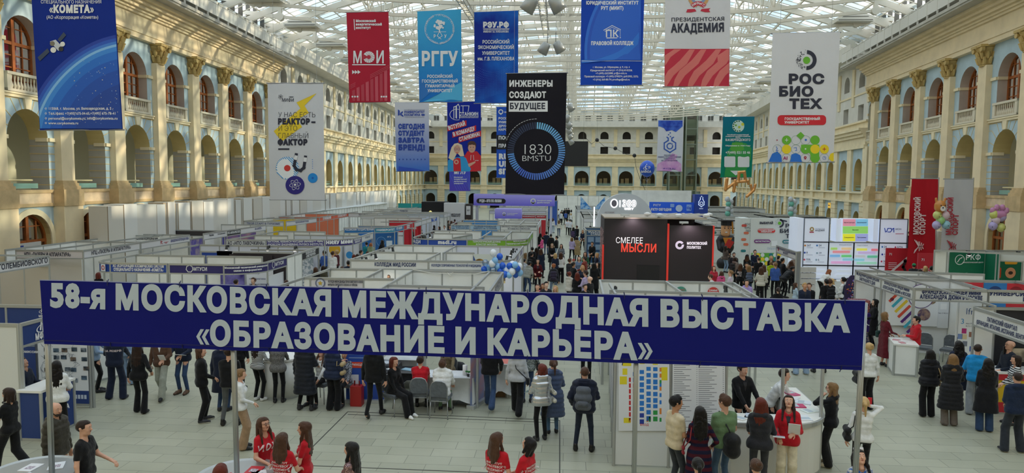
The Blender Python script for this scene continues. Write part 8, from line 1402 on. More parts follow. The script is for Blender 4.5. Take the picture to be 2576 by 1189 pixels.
# -- the crowd: head px, height, face, hair, colour, top, colour, trousers, colour, female, arms, label, extras
CROWD='''1374.7,582,1.8,5,short,k,jacket,N,slim,J,0,down,down,man in black cap and navy jacket facing down the aisle,cap
1363.6,595,1.62,85,pony,k,hoodie,P,slim,B,1,front,hold,girl in pink top and pale jeans at the aisle edge,
1359,586,1.66,20,long,k,coat,K,slim,K,1,down,hold,dark haired woman in black behind the pink top girl,
1386,588,1.78,0,short,k,jacket,K,slim,K,0,down,down,person in black jacket right behind the black cap man,
1400,593,1.76,70,short,k,sweater,K,slim,B,0,chest,hold,man in black sweater hugging a white bag in the aisle,
1389,611,1.7,180,long,l,coat,K,slim,K,1,front,front,long haired woman in black coat looking at her phone,
1412,613,1.7,175,long,k,coat,G,slim,K,1,chest,down,woman in grey coat holding up her phone in the aisle,
1439,596,1.74,-10,bob,l,shirt,V,slim,K,1,front,hold,woman in lilac blouse with papers, back turned in aisle,
1452,595,1.72,-15,bob,d,longpuffer,b49a6c,slim,K,1,hold,chest,woman in long beige padded coat beside the lilac blouse,
1397,636,1.72,0,bob,y,sweater,N,wide,K,1,front,front,blond woman in navy sweater walking up the aisle,
1411,634,1.72,-5,long,b,sweater,W,wide,K,1,down,hold,long brown haired woman in white top and wide black trousers,
1393,662.6,1.7,0,curly,o,hoodie,34353c,slim,I,1,down,down,person with big curly ginger hair in charcoal hoodie,
1353,651,1.74,185,bob,k,jacket,6a1620,slim,K,1,chest,hold,person in dark red checked shirt holding a white bag,
1339,621,1.74,10,short,k,jacket,K,slim,K,0,hold,hold,black haired person in black at the green board corner,
1338,634,1.76,-30,short,k,hoodie,K,slim,K,0,front,hold,person in black with large black backpack by the booths,
1350,622,1.7,-10,half,d,jacket,K,slim,K,1,hold,hold,brown haired woman with cream bag by the booths,
1361.5,625,1.72,-20,half,b,coat,N,slim,K,1,hold,front,brown haired woman in navy coat next to cream bag woman,
1322.6,635,1.68,-40,half,l,sweater,F,slim,K,1,hold,front,fair haired woman in tan sweater at booth corner,
1314,655,1.7,-20,short,k,hoodie,L,wide,K,0,reach,table,stooping person in pale grey sweater beside balloon cluster,
1326,662,1.68,-30,short,k,hoodie,9a9a90,slim,J,0,reach,hold,person in grey jacket and jeans behind the stooping sweater,
1352.5,714,1.74,170,crop,b,tee,K,slim,K,0,down,down,man with short brown hair just above the banner edge,
1374,708,1.78,-160,short,k,sweater,D,slim,K,0,down,down,dark haired young man looking right above banner edge,
1397,717,1.68,160,bob,y,jacket,T,slim,K,1,down,down,blond woman in profile just above the banner edge,
1366,712,1.64,180,long,a,tee,P,slim,K,1,down,down,person in magenta behind the dark haired young man,
1433,682,1.7,-40,bun,a,hoodie,ccc5ba,slim,K,1,front,front,red haired person with bun in oatmeal hoodie,
1452,684,1.7,10,long,a,coat,K,slim,K,1,front,front,woman with very long auburn hair in black coat,
1434,649,1.76,-40,short,b,suit,D,slim,K,0,front,front,man in charcoal suit in front of oatmeal hoodie,
1443,659,1.74,-60,short,k,suit,K,slim,K,0,front,hold,young man in black suit and white collar facing right,
1443,651,1.5,170,short,d,hoodie,Z,slim,K,0,front,front,child in red cap between the suited men,redcap
1457,644,1.7,185,bob,b,sweater,I,slim,K,1,chest,hold,brown haired woman handing out papers at desk,
1470,645,1.78,75,short,d,puffer,7a2a1c,slim,K,0,hold,front,man in rust red padded jacket at the desk,
1465.6,666,1.7,180,bob,y,jacket,N,slim,K,1,hold,chest,blond woman with fringe facing the entrance,
1473,680,1.78,60,short,d,shirt,V,slim,K,0,hold,chest,man in lilac shirt reading papers with the group,
1483.6,694,1.78,55,bald,d,sweater,K,slim,K,0,hold,front,bald man in black sweater near the white stand corner,
1472.5,714.6,1.6,-150,short,d,jacket,K,slim,K,0,down,down,boy with dark hair in black shirt above banner,
1495,660,1.74,-15,long,k,coat,K,slim,K,1,front,hold,tall woman in black coat with very long dark hair,
1504,659,1.7,120,bob,k,jacket,K,slim,K,1,hold,chest,dark haired woman beside the pavilion red edge,
1501,635,1.7,90,long,y,jacket,N,slim,K,1,hold,front,blond woman in navy beside the pavilion red edge,
1472,633,1.7,175,long,b,sweater,2f6a4a,slim,K,1,hold,front,long haired woman in green top at the desk,
1490,608,1.76,150,short,d,jacket,K,slim,K,0,hold,front,dark haired man behind the small navy desk sign,
1366.5,551,1.7,80,bob,d,hoodie,R,slim,B,1,hold,front,girl in red hoodie and pale jeans by white stand,
1382,549,1.76,-5,half,k,hoodie,8a8a80,slim,K,1,front,front,long haired person in stone grey top and black trousers,
1391,548,1.66,-20,long,b,sweater,W,slim,B,1,down,down,woman in white top and light blue jeans in aisle,
1406,553,1.72,0,long,l,sweater,dfd8c6,slim,J,1,front,down,woman in cream sweater and blue jeans walking away,
1428,550,1.74,5,short,k,tee,e6e8ee,slim,K,0,down,hold,left one of two people in white t-shirts walking away,
1434,551,1.76,-5,short,k,tee,e6e8ee,slim,K,0,hold,down,right one of two people in white t-shirts walking away,
1411,532,1.74,0,short,l,puffer,W,slim,K,0,front,front,person in white padded jacket far down the aisle,
1423,531,1.78,0,short,d,sweater,Q,slim,K,0,front,front,person in slate blue sweater beside white padded jacket,
1398,528.5,1.74,0,short,k,jacket,K,slim,J,0,down,down,person in black jacket and jeans far down the aisle,
1389,531,1.72,10,half,b,puffer,X,slim,K,1,front,hold,person in fur hooded dark coat far down the aisle,
1405,525,1.72,-20,short,d,sweater,W,slim,K,0,hold,front,person in white far down the aisle beside dark group,
1421,523.5,1.76,5,short,k,jacket,K,slim,K,0,down,down,leftmost of three far people in black near end panels,
1425.5,523,1.76,0,short,k,jacket,K,slim,K,0,down,down,middle one of three far people in black near end panels,
1430.5,522.5,1.78,0,short,k,jacket,K,slim,K,0,down,down,rightmost of three far people in black near end panels,
1437.5,527,1.7,-20,long,k,jacket,W,slim,K,1,hold,front,dark haired woman in white jacket far at right side,
1436.5,535.6,1.68,0,bob,y,tee,W,slim,K,1,front,front,fair person in white top before the round rack,
1413.5,528,1.76,15,short,k,jacket,K,slim,K,0,down,down,dark person between white padded jacket and black group,
1451,567,1.78,30,short,b,jacket,K,slim,K,0,hold,front,man in dark jacket with brown hair by blue boards,
1443,571,1.74,-20,half,k,jacket,N,slim,K,0,front,front,person in navy carrying purple backpack by blue boards,
1466,577.7,1.68,170,bob,l,sweater,N,slim,K,1,hold,front,fair woman in navy with bright blue bag,
1479.6,574,1.76,80,short,d,coat,X,slim,K,0,reach,hold,dark coated man reaching towards the blue bag woman,
1484.6,568,1.78,60,short,k,jacket,K,slim,K,0,hold,hold,man in black jacket against the dark blue lists,
800,634,1.78,70,short,d,suit,N,slim,K,0,hold,front,man in dark suit leaning left at МИФИ desk,
815,630,1.76,60,short,d,shirt,Q,slim,K,0,front,front,man with blue scarf and glasses at МИФИ desk,
837,631.4,1.82,-5,short,b,shirt,W,slim,K,0,hold,front,man in white shirt seen from behind at МИФИ desk,
846,628,1.78,75,curly,y,sweater,M,slim,K,0,front,hold,curly fair man beside the white shirted man,
777.5,650,1.78,-10,crop,d,hoodie,K,slim,K,0,front,front,man in black hoodie from behind near black name board,
765,655,1.7,-100,short,d,shirt,W,slim,K,0,hold,hold,man in white shirt half hidden by black hoodie,
794,671,1.66,10,bob,b,jacket,K,slim,K,1,front,front,brown haired person low behind the Чуйкова stand,
813,667,1.68,20,bob,d,jacket,O,slim,K,1,front,front,dark haired person low behind the Чуйкова stand,
861,669,1.6,0,bob,b,jacket,O,slim,K,1,front,front,brown haired person before the КОЛЛЕДЖ МИД corner,
876,655,1.74,30,short,k,suit,N,slim,K,0,front,front,person in navy at corner of the КОЛЛЕДЖ МИД stand,
890,639,1.66,20,bob,a,jacket,T,slim,K,1,front,front,ginger haired person behind slanted rail,
899,638,1.68,10,bob,d,jacket,K,slim,K,1,front,front,dark haired person behind slanted rail,
909,629,1.7,-60,short,d,jacket,D,slim,K,0,front,hold,person with dark hair in front of blue stand edge,
933,610,1.7,0,half,o,hoodie,8a9a78,slim,K,0,front,front,person in sage green hoodie by the blue stand,
922,608,1.72,20,short,k,jacket,1f7f8a,slim,K,0,front,front,person in teal jacket by the blue stand,
961,603,1.72,60,long,k,coat,K,slim,K,1,hold,front,woman with long black hair in black by blue stand,
925,631,1.64,0,bob,b,jacket,K,slim,K,1,front,front,brown head below the sage green hoodie,
1038,581,1.76,-30,bob,k,coat,K,slim,K,1,front,hold,dark haired person before the red poster stand,
1046,577,1.74,20,short,d,jacket,D,slim,K,0,front,front,second dark person before the red poster stand,
1060,577,1.7,-40,short,k,jacket,O,slim,K,0,front,front,person with dark hair by yellow red poster,
1017,582,1.72,60,long,k,coat,K,slim,K,1,hold,hold,woman in black at edge of the red stand,
978,690,1.5,170,bob,b,sweater,K,slim,K,1,front,front,brown haired person inside the blue poster booth,
594,701,1.76,0,crop,d,suit,N,slim,K,0,front,front,man with short dark hair under МТУСИ board,
637,698,1.74,170,short,b,suit,D,slim,K,0,front,front,man with brown hair looking down under МТУСИ board,
688,694,1.76,180,short,k,suit,D,slim,K,0,front,front,man in dark suit with tie under МТУСИ board,
700,693,1.72,150,short,d,suit,N,slim,K,0,front,front,person wearing white headset under МТУСИ board,
720,703,1.64,30,bob,b,jacket,K,slim,K,1,front,front,brown haired visitor beside the headset wearer,
248,684,1.7,0,bob,a,jacket,K,slim,K,1,front,front,red haired person behind white stand at left,
92,686,1.72,30,short,k,sweater,Q,slim,K,0,table,table,person in blue bending under the ГОЛЕМБИОВСКОГО board,
1832,608.6,1.72,180,short,g,jacket,K,slim,K,0,front,front,grey haired man in black before the graduate figure,
1826,617.7,1.7,-60,half,d,jacket,X,slim,B,1,hold,hold,woman in brown jacket and pale jeans with small bag,
1846.6,635,1.76,175,short,k,jacket,D,slim,K,0,front,front,man with glasses and beard among the right crowd,glasses beard
1850,646,1.68,-60,bob,d,hoodie,7a6a62,slim,K,1,hold,front,woman in taupe jacket and plum scarf with backpack,
1880,639.6,1.7,-30,long,b,jacket,K,slim,K,1,front,front,person in black beanie before green striped wall,beanie
1899.6,628,1.8,180,short,d,suit,N,slim,K,0,front,front,man in navy suit facing entrance at РОС БИО ТЕХ wall,
1908.7,645.7,1.78,0,crop,b,sweater,K,slim,K,0,front,front,balding man in black sweater from behind,
1940.5,642.6,1.7,180,bob,y,jacket,K,slim,K,1,front,front,blond woman in black facing entrance at white desk,
1939.7,657,1.5,-10,short,l,hoodie,a8c020,slim,K,0,front,front,child in lime yellow jacket at white desk,
1951,659,1.8,0,short,l,sweater,Q,slim,K,0,front,hold,man in bright blue sweater from behind,
1962,661,1.76,90,short,k,jacket,D,slim,K,0,front,front,dark haired man leaning beside the bright blue sweater,
1958.6,643,1.72,-60,short,k,jacket,K,slim,K,0,front,front,dark haired person in black by slanted grey board,
1970,648.7,1.76,-80,short,k,sweater,K,slim,K,0,front,front,young man in black in profile under grey board,
1992,654.7,1.7,-40,half,b,jacket,5a4a40,slim,K,1,front,front,brown haired person in plaid beside the grey stand post,
1884.5,666,1.68,-5,half,l,jacket,K,slim,J,1,front,front,girl with fair hair carrying grey patterned backpack,
1862.5,662,1.7,0,half,b,tee,K,slim,K,1,front,hold,person in black t-shirt with white back lettering,
1879,660.8,1.74,170,short,k,jacket,K,slim,K,0,front,front,dark haired man facing girl with patterned backpack,
1914.7,670.6,1.72,-5,half,b,jacket,d9d3c4,wide,K,1,hold,hold,woman in cream jacket with ribbed stripes from behind,
1922,665,1.7,-20,half,b,jacket,O,slim,K,1,front,front,brown haired woman just behind the cream ribbed jacket,
1837.5,679,1.78,70,short,l,shirt,cbbccc,slim,K,0,front,hold,fair man in pale pink shirt facing left,
1814.8,681,1.6,10,long,b,hoodie,P,slim,K,1,front,front,girl with brown hair and pink bag by pavilion edge,
1796,668,1.7,-170,bob,a,hoodie,b02a3a,slim,K,1,front,front,person in red half hidden by black pavilion edge,
1800,694.5,1.66,70,short,b,tee,e0e0e2,slim,K,0,table,table,stooping person in white just right of sticker stand,
1878.6,703,1.74,175,curly,k,hoodie,a48fc8,slim,K,0,front,front,boy with curly dark hair in lilac hoodie,
1986,668,1.78,-50,curly,d,hoodie,84705f,slim,K,0,table,table,person in taupe hoodie bending over desk,
1972,694,1.74,-70,short,k,puffer,K,slim,K,0,table,table,person in black vest with silver band bending low,
1957.8,721.6,1.6,0,pony,d,jacket,K,slim,K,1,down,down,dark ponytailed head just above the banner right half,
2002,710,1.4,-90,half,b,sweater,a8bccc,slim,K,1,front,hold,little girl in pale blue with brown hair,
2025,711,1.76,180,short,y,jacket,N,slim,K,0,front,front,man with bleached hair in navy facing entrance,
2036,711.5,1.74,150,short,b,jacket,K,slim,K,0,front,front,brown haired man beside the bleached haired man,
2065,700.7,1.7,-70,long,o,shirt,W,slim,K,1,table,table,woman with long ginger hair in white bending at desk,
2079,701.4,1.72,10,short,k,jacket,K,slim,K,0,front,front,dark haired head between ginger woman and backpack wearer,
2088,700.7,1.74,0,short,b,sweater,K,slim,K,0,front,front,person in black with black backpack at light box desk,
2106,704.5,1.68,85,half,y,jacket,W,slim,K,1,table,hold,blond woman in white vest leaning left at desk,
2121,696.8,1.72,60,curly,k,shirt,W,slim,K,1,front,front,person with round curly black hair in white,
2134,699,1.7,30,short,k,jacket,N,slim,K,0,front,front,dark haired person behind the oval tree sign,
2165,715,1.7,60,half,y,coat,b0a898,slim,K,1,front,front,fair haired person in grey coat under school board,
2188.5,732.6,1.7,90,bob,k,jacket,K,slim,K,1,front,front,black haired person under the slanted school board,
2200.6,751,1.7,80,half,k,coat,K,slim,K,1,hold,front,long black haired woman near the purple cube,
2523.5,669,1.76,180,short,k,sweater,d0a01c,slim,K,0,front,front,man in mustard yellow sweater with dark lanyard,lanyard
2299.5,662,1.68,-20,short,d,jacket,D,slim,K,0,front,front,person in green cap by the red boards,greencap
2328,668,1.68,0,bob,y,jacket,D,slim,K,1,front,front,blond head before the dark green wall,
2344,669,1.72,-30,short,k,jacket,K,slim,K,0,front,front,dark haired pair member before dark green wall,
2352,671,1.66,170,short,k,jacket,K,slim,K,0,front,front,person with glasses facing entrance before dark green wall,glasses
2391,677,1.66,10,bob,b,jacket,D,slim,K,1,front,front,brown head before the pictogram tiles,
2287,637,1.74,20,bald,g,jacket,a81c28,slim,K,0,front,front,bald man in red jacket beside the red boards,
2314,676,1.64,0,bob,d,jacket,K,slim,K,1,front,front,dark head just below the blond head at right,'''
_seen=0
for row in CROWD.split('\n'):
 q=row.split(',');lab=','.join(q[13:-1]);far=float(q[1])<640;ex=tuple(q[-1].split())if q[-1]else()
 arm=q[11]+','+q[12];k=dict(face=float(q[3]),hair=q[4],hc=q[5],top=q[6],tc=q[7],bot=q[8],bc=q[9],fem=int(q[10]),arms=arm,extra=ex,near=3 if far else 2,legs=('stand','relax','stand','wide')[_seen%4],hp=-8,skin='lplm'[_seen%4]);_seen+=1
 if 'walking' in lab:k['legs']='walk'
 if 'bending' in lab:k['lean']=48
 elif 'stooping' in lab or 'leaning' in lab:k['lean']=22
 if 'white back lettering' in lab:k['extra']=(('backtext',(('ДЕЛАЙ',.06,1.28),('ЧТО',.06,1.19),('ХОЧЕШЬ',.06,1.1))),)
 if 'ribbed' in lab:k['kindmat']=M('dcd6c8',.8,0,'stripes',6.0,'aaa69a')
 if 'checked' in lab:k['kindmat']=M('6a1620',.8,0,'mottle',1.2,'1c1416')
 H=float(q[2]);hx,hy=float(q[0]),float(q[1]);
 if k.get('lean'):H0=H*(.62 if k['lean']>40 else .93);at=floor_at(hx,hy,H0);person(lab,at,H,**k)
 else:P_(lab,hx,hy,H,**k)
for who,col,lb in(('person in black with large black backpack by the booths','1a1a1d','large black backpack worn near the green board corner'),('girl with fair hair carrying grey patterned backpack','50586c','grey patterned backpack on the fair haired girl'),('person in black with black backpack at light box desk','16161a','flat black backpack worn at the light box desk'),('woman in taupe jacket and plum scarf with backpack','1d1d20','small dark backpack on the taupe jacket'),('person with big curly ginger hair in charcoal hoodie','30283c','dark patterned backpack on the curly haired person'),('person in navy carrying purple backpack by blue boards','4a3a58','purple backpack carried by the blue boards')):backpack(lb,who,col)
for who,col,sz,lb,sd in(('man in black sweater hugging a white bag in the aisle','d8d6d4',(.13,.04,.15),'white printed bag hugged by man in black sweater',1),('person in dark red checked shirt holding a white bag','dcdcdc',(.15,.04,.2),'white drawstring bag held by the dark red checked shirt',1),('brown haired woman with cream bag by the booths','c8bc9c',(.08,.06,.22),'cream bag on shoulder of the brown haired woman',1),('fair woman in navy with bright blue bag','2a7fd0',(.16,.05,.16),'bright blue carrier bag of the fair woman in navy',1),('woman in brown jacket and pale jeans with small bag','8f8578',(.12,.06,.08),'small beige bag on hip of brown jacket woman',-1)):bag(lb,who,col,sd,.95,sz,False)
for i,(x,y)in enumerate(((1170,530),(1178,527),(1186,529),(1194,526),(1202,530),(1208,527),(1214,531),(1175,540),(1187,543),(1199,541),(1210,544),(1183,549))):
 P_('visitor in dense crowd between white portal and purple headers',x,y,1.66+.05*(i%4),face=(i*67)%360,hair=('short','long','bob')[i%3],hc='kdby'[i%4],top=('jacket','tee','hoodie')[i%3],tc='KWDYGWNK'[i%8],fem=i%2,near=3,ymax=70.2-.3*(i%3),group='crowd between white portal and purple headers',arms='front,front')
for i,(x,y)in enumerate(((1088,556),(1096,553),(1104,557),(1112,552),(1120,556),(1128,551),(1136,555),(1144,549),(1092,566),(1105,569),(1118,567),(1131,566),(1152,546),(1164,550))):
 P_('visitor in the tight crowd beside the black draped pavilion',x,y,1.66+.05*(i%4),face=(i*53)%360,hair=('long','short','bob')[i%3],hc='kdbd'[i%4],top=('jacket','hoodie','tee')[i%3],tc='KDWNKOKM'[i%8],fem=(i+1)%2,near=3,ymax=70.2-.3*(i%3),group='crowd beside black draped pavilion',arms='front,front')
for x,y,tc,f_,lb,hr in((2289.5,581,'K',0,'dark clothed person nearest the light box tower on podium','short'),(2302,584.7,'N',0,'person in navy standing on podium with back turned','short'),(2313.7,584,'K',1,'woman in black on the podium beside the red flag','long'),(2350,579,'K',0,'man in black on the podium right of the red flag','short'),(2357,588,'W',1,'woman in white on podium between the two flags','half'),(2280,580,'M',0,'person in wine red on podium behind the light boxes','short')):
 p=aty(x,y,44.5);person(lb,(p.x,44.5),p.z-1.0,0 if not f_ else 30,hr,'k','jacket',tc,'slim','K','front,front','stand',f_,near=3,z=1.0)

# ------------------------------------------------------------------ furniture, balloons, lamps and small things
def chair(label,x,y,rz,group=None,first=[None]):
 if first[0]:return dup(first[0],(x,y,0),rad(rz),label,group)
 t=first[0]=thing('banquet_chair',label,'chair',(x,y,0),rad(rz),group);FB=M('5f6469',.7,0,'cloth');FR=M('a7a9ab',.3,.7)
 m=MB();m.prism([(-.22,.44),(.22,.44),(.22,.5),(.18,.515),(-.18,.515),(-.22,.5)],-.22,.22);m.build('seat',FB,t)
 bp=[(-.19,.54),(.19,.54),(.205,.76),(.15,.87),(.07,.905),(-.07,.905),(-.15,.87),(-.205,.76)];m=MB();m.prism(bp,-.26,-.22);m.build('backrest',FB,t);m=MB();m.tube([(x_,-.24,z_)for x_,z_ in[(-.2,.42)]+bp[7:3:-1]+bp[3:1:-1]+[(.2,.42)]],.014,8);m.build('back_frame',FR,t,True)
 for sx in(-1,1):
  for sy in(-1,1):m=MB();m.tube([(sx*.2,sy*.2,.45),(sx*.22,sy*.2-(.06 if sy<0 else-.02),0)],.013,8);m.build('leg',FR,t,True)
 m=MB();m.tube([(-.2,.2,.42),(.2,.2,.42),(.2,-.22,.42),(-.2,-.22,.42),(-.2,.2,.42)],.012,6);m.build('seat_frame',FR,t);return t
def who_xy(l):r=PEOPLE[l][0];return r.location.x,r.location.y
for l,lab in(('boy in red t-shirt seated on grey chair with his back turned','grey banquet chair under the boy in red t-shirt'),('person in white padded jacket seated on the second grey chair','grey banquet chair under the person in white padded jacket'),('red haired girl in black seated behind the roll-up poster','grey banquet chair under red haired girl behind roll-up'),('girl with long brown hair facing the two seated visitors','grey banquet chair under the girl facing seated visitors'),('blonde woman in dark printed dress looking up from her table','grey banquet chair under the blonde woman in printed dress'),('dark haired woman in white shirt writing at the table','grey banquet chair under the writing woman in white shirt')):
 x,y=who_xy(l);chair(lab,x,y,math.degrees(PEOPLE[l][0].rotation_euler[2]))
chair('empty grey banquet chair beside the person in red hoodie',11.3,22.9,150);chair('empty grey banquet chair nearer the figure 3 poster',11.95,22.7,140)
def cloth_table(label,x,y,w,d,h=.75,col='e2e3e4',rz=0,drop=.6,top=None,cat='table',name='cloth_covered_table'):
 t=thing(name,label,cat,(x,y,0),rad(rz));m=MB();m.box((-w/2+.04,-d/2+.04,h-.04),(w/2-.04,d/2-.04,h-.006));m.build('table_top',M('c9c5bc'),t)
 for sx in(-1,1):
  for sy in(-1,1):m=MB();m.box((sx*(w/2-.1)-.02,sy*(d/2-.1)-.02,0),(sx*(w/2-.1)+.02,sy*(d/2-.1)+.02,h-.04));m.build('leg',ALU,t)
 m=MB();n=40;P=[]
 for i in range(n):a=2*pi*i/n;c,s_=cos(a),sin(a);q=max(abs(c),abs(s_));P.append((c/q*w/2,s_/q*d/2))
 fl_=[(px*(1+.05*(1+sin(i*2.1))),py*(1+.05*(1+sin(i*2.1))),h-drop-.06*sin(i*1.3))for i,(px,py)in enumerate(P)]
 m.add([(a,b,h)for a,b in P]+fl_,[tuple(range(n))]+[(i,(i+1)%n,(i+1)%n+n,i+n)for i in range(n)]);m.build('tablecloth',M(col,.7,0,'cloth',.3),t,True)
 if top:m=MB();m.box((-w*.42,-d*.42,h),(w*.42,d*.42,h+.006));m.build('runner',M(top,.6),t)
 return t
bx,by=who_xy('boy in red t-shirt seated on grey chair with his back turned')
cloth_table('white cloth table where red t-shirt boy and white jacket sit',bx+.5,by+.75,1.5,.7,col='dfe2e6');cloth_table('white cloth table with coral runner and glass bowls',bx+1.62,by+1.7,1.0,.9,h=.9,top='d8766a',drop=.75);cloth_table('white cloth table behind the roll-up poster',bx-.9,by+2.3,1.0,1.0,h=.8)
for i,(a,b)in enumerate(((-.2,-.2),(.12,-.2))):t=thing('glass_bowl',('left','right')[i]+' clear bowl on the coral runner table','bowl',(bx+1.62+a,by+1.7+b,.906));m=MB();m.lathe([(.05,0),(.1,.06),(.12,.12),(.11,.115),(.09,.06)],(0,0,0),14);m.build('bowl',M('d8c8c4',.1),t,True)
t=thing('paper_towel_roll','white paper roll standing on table beside white jacket','paper roll',(bx+1.0,by+.7,.76));m=MB();m.lathe([(.06,0),(.06,.24)],(0,0,0),14);m.build('roll',M('eceae8',.7),t,True)
t=thing('small_potted_plant','tiny green plant on table beside the paper roll','plant',(bx+1.1,by+.55,.76));m=MB();m.lathe([(.03,0),(.04,.06)],(0,0,0),10);m.build('pot',M('2f2f33',.5),t);m=MB();[m.ball((rng.uniform(-.05,.05),rng.uniform(-.05,.05),.09+rng.uniform(0,.05)),.025,6)for _ in range(7)];m.build('leaves',M('2f7a3a'),t)
t=thing('cardboard_box','brown cardboard box under the coral runner table','box',(bx+1.7,by+1.6,0));m=MB();m.box((-.25,-.2,0),(.25,.2,.42));m.build('carton',M('8a6a48',.8),t)
t=thing('coat_heap','black coat heaped on a chair behind the writing tables','coat',(bx+.55,by+2.3,.5));f=Field((-.35,-.3,-.3),(.35,.3,.4),.025);[f.add(rng.uniform(-.2,.2,3)*(1,.7,.5),rng.uniform(-.2,.2,3)*(1,.7,.5),.12,None,.05)for _ in range(6)];V,Q=f.mesh();link('fabric',np_mesh('fabric',[(V,Q,0)],[M('1a1b1f',.7,0,'cloth')]),t)
t=thing('grey_crate','grey storage crate carrying the black coat heap','crate',(bx+.55,by+2.3,0));m=MB();m.box((-.28,-.25,0),(.28,.25,.35));m.build('crate_body',M('6b6d70'),t)
# dark tables further left
t=cloth_table('black topped table before tall black parka',-5.1,18.3,1.5,.7,col='2a2c33',drop=.25);cloth_table('black topped table with papers beside navy quilted coat',-4.15,17.6,1.2,.7,col='24262c',drop=.22)
for i,(x,y,c)in enumerate(((-5.4,18.2,'ecebe8'),(-5.0,18.3,'e6e6e2'),(-4.7,18.25,'d8dce4'),(-4.4,17.55,'e8e8e8'),(-4.0,17.6,'8fb4c8'),(-5.6,18.4,'d8c84a'))):t=thing('paper_stack','low paper stack on the black topped tables' if i<5 else 'yellow notepad on the black topped table','paper',(x,y,.752),.3*i,'papers on the black topped tables' if i<5 else None);m=MB();m.box((-.1,-.15,0),(.1,.15,.015));m.build('sheets',M(c,.6),t)
t=thing('water_bottle','small clear blue water bottle on black topped table','bottle',(-3.75,17.65,.75));m=MB();m.lathe([(.03,0),(.032,.12),(.03,.15),(.012,.19),(.012,.21)],(0,0,0),12);m.build('bottle',M('9fb8d0',.15),t,True)
p=atz(690,1005);t=thing('round_counter','low round white counter near the striped sweater','counter',(p.x,p.y+.5,0));m=MB();m.lathe([(.55,.05),(.55,.98)],(0,0,0),32);m.build('drum',PANEL,t,True);m=MB();m.lathe([(.58,.98),(.58,1.03)],(0,0,0),32);m.build('counter_top',M('eceae4',.4),t);m=MB();m.lathe([(.56,0),(.56,.05)],(0,0,0),32);m.build('plinth',ALU,t)
p=atz(280,975);counter('white display counter under left end of the entrance banner',p.x-.75,p.y+1.0,rad(62),1.7,.5,1.05)
# roll-up posters
def rollup(label,x,y,rz,w,h,mat,art):
 t=thing('roll_up_poster',label,'roll-up poster',(x,y,0),rad(rz));m=MB();m.box((-w/2-.02,-.1,0),(w/2+.02,.1,.09));m.build('base',M('c9ccce',.3,.6),t);m=MB();m.box((-w/2,-.006,.09),(w/2,.006,h));m.build('banner',mat,t);m=MB();m.box((-w/2,-.015,h),(w/2,.015,h+.03));m.build('top_bar',ALU,t);m=MB();m.tube([(0,.03,.05),(0,.03,h)],.012,6);m.build('support_rod',ALU,t);g=Sign((-w/2,-.008,.09),*AX,.003);art(g,w,h-.1);g.build(t)
def a_ru(g,w,h):g.rect(0,h*.42,w,h*.5,M('d8452a'),'red_band');[g.rect(w*(.08+.55*i),h*.2,w*(.34+.55*i),h*.33,M('d8dce4'),'white_square_print')for i in(0,1)];g.pill(.08,.14,.36,.22,M('c83a34'),'red_pill');g.text('ПРИХОДИ УЧИТЬСЯ',w/2,h*.45,.05,WHITE,lift=3);[g.rect(.08,h*(.55+.05*i),w*.8,h*(.56+.05*i),M('8fa8d8'),TP)for i in range(6)]
p=atz(928,1012);rollup('blue roll-up poster with white squares behind the walking man',p.x-.1,p.y,4,.95,2.0,M('2349a4',.5),a_ru);p=atz(1205,1022);rollup('roll-up poster seen nearly edge on beside a slim post',p.x-.06,p.y+.15,72,.8,1.9,M('7f8fb8',.5,0,'printmix',2,'b0848a'),lambda g,w,h:None)
p=atz(895,1022);t=thing('fire_extinguisher_box','red metal box with handles on floor beside roll-up','box',(p.x,p.y+.12,0));m=MB();m.box((-.14,-.12,0),(.14,.12,.5));m.build('box_body',M('a8201f',.45),t);m=MB();[m.tube([(s_*.06,0,.5),(s_*.06,0,.62)],.02,6)for s_ in(-1,1)];m.build('nozzle',M('7a1a1a',.4),t)
# round glass tables at the lower edge
for i,(px,py,lab)in enumerate(((112,1172,'round glass topped table with leaflets at bottom left corner'),(620,1180,'round glass topped table with red brochures below the trio'))):
 p=atz(px,py,1.0);t=thing('round_table',lab,'table',(p.x,p.y-.25,0));m=MB();m.lathe([(.66,.96),(.68,.97),(.68,1.01),(.66,1.02),(.62,1.0)],(0,0,0),36);m.bar((-.62,0,.98),(.62,0,.98),.03);m.bar((0,-.62,.98),(0,.62,.98),.03);m.build('rim',ALU,t);m=MB();m.lathe([(.01,.995),(.63,.995)],(0,0,0),36);m.build('glass_top',M('7e918f',.05,0,'glass',.3),t);m=MB();m.lathe([(.45,0),(.45,.03),(.06,.06),(.05,.96)],(0,0,0),20);m.build('pedestal',ALU,t);m=MB();m.lathe([(.5,.5),(.5,.93)],(0,0,0),24,0);m.build('shelf_drum',M('9aa6a4',.2,0,'glass',.2),t)
 for j,(a,b,c)in enumerate(((-.15,.15,'e4e4e6'),(.2,.25,'e2e4e8'),(.05,-.2,'dcdde2'))if i==0 else((.15,.2,'c02a36'),(.3,.05,'e2dede'),(-.1,-.1,'c8303a'))):q=thing('leaflet_stack',('leaflet pile on the bottom left glass table','brochure pile on the glass table below the trio')[i],'leaflets',(p.x+a,p.y-.25+b,1.0),.5*j,('leaflets on the bottom left glass table','brochures on glass table below trio')[i]);m=MB();m.box((-.11,-.15,0),(.11,.15,.02));m.build('pages',M(c,.5),q);m=MB();m.box((-.06,-.08,.02),(.06,.04,.021));m.build('print',M('8a7a86',.6,0,'mottle',2,'d8d0d8'),q)
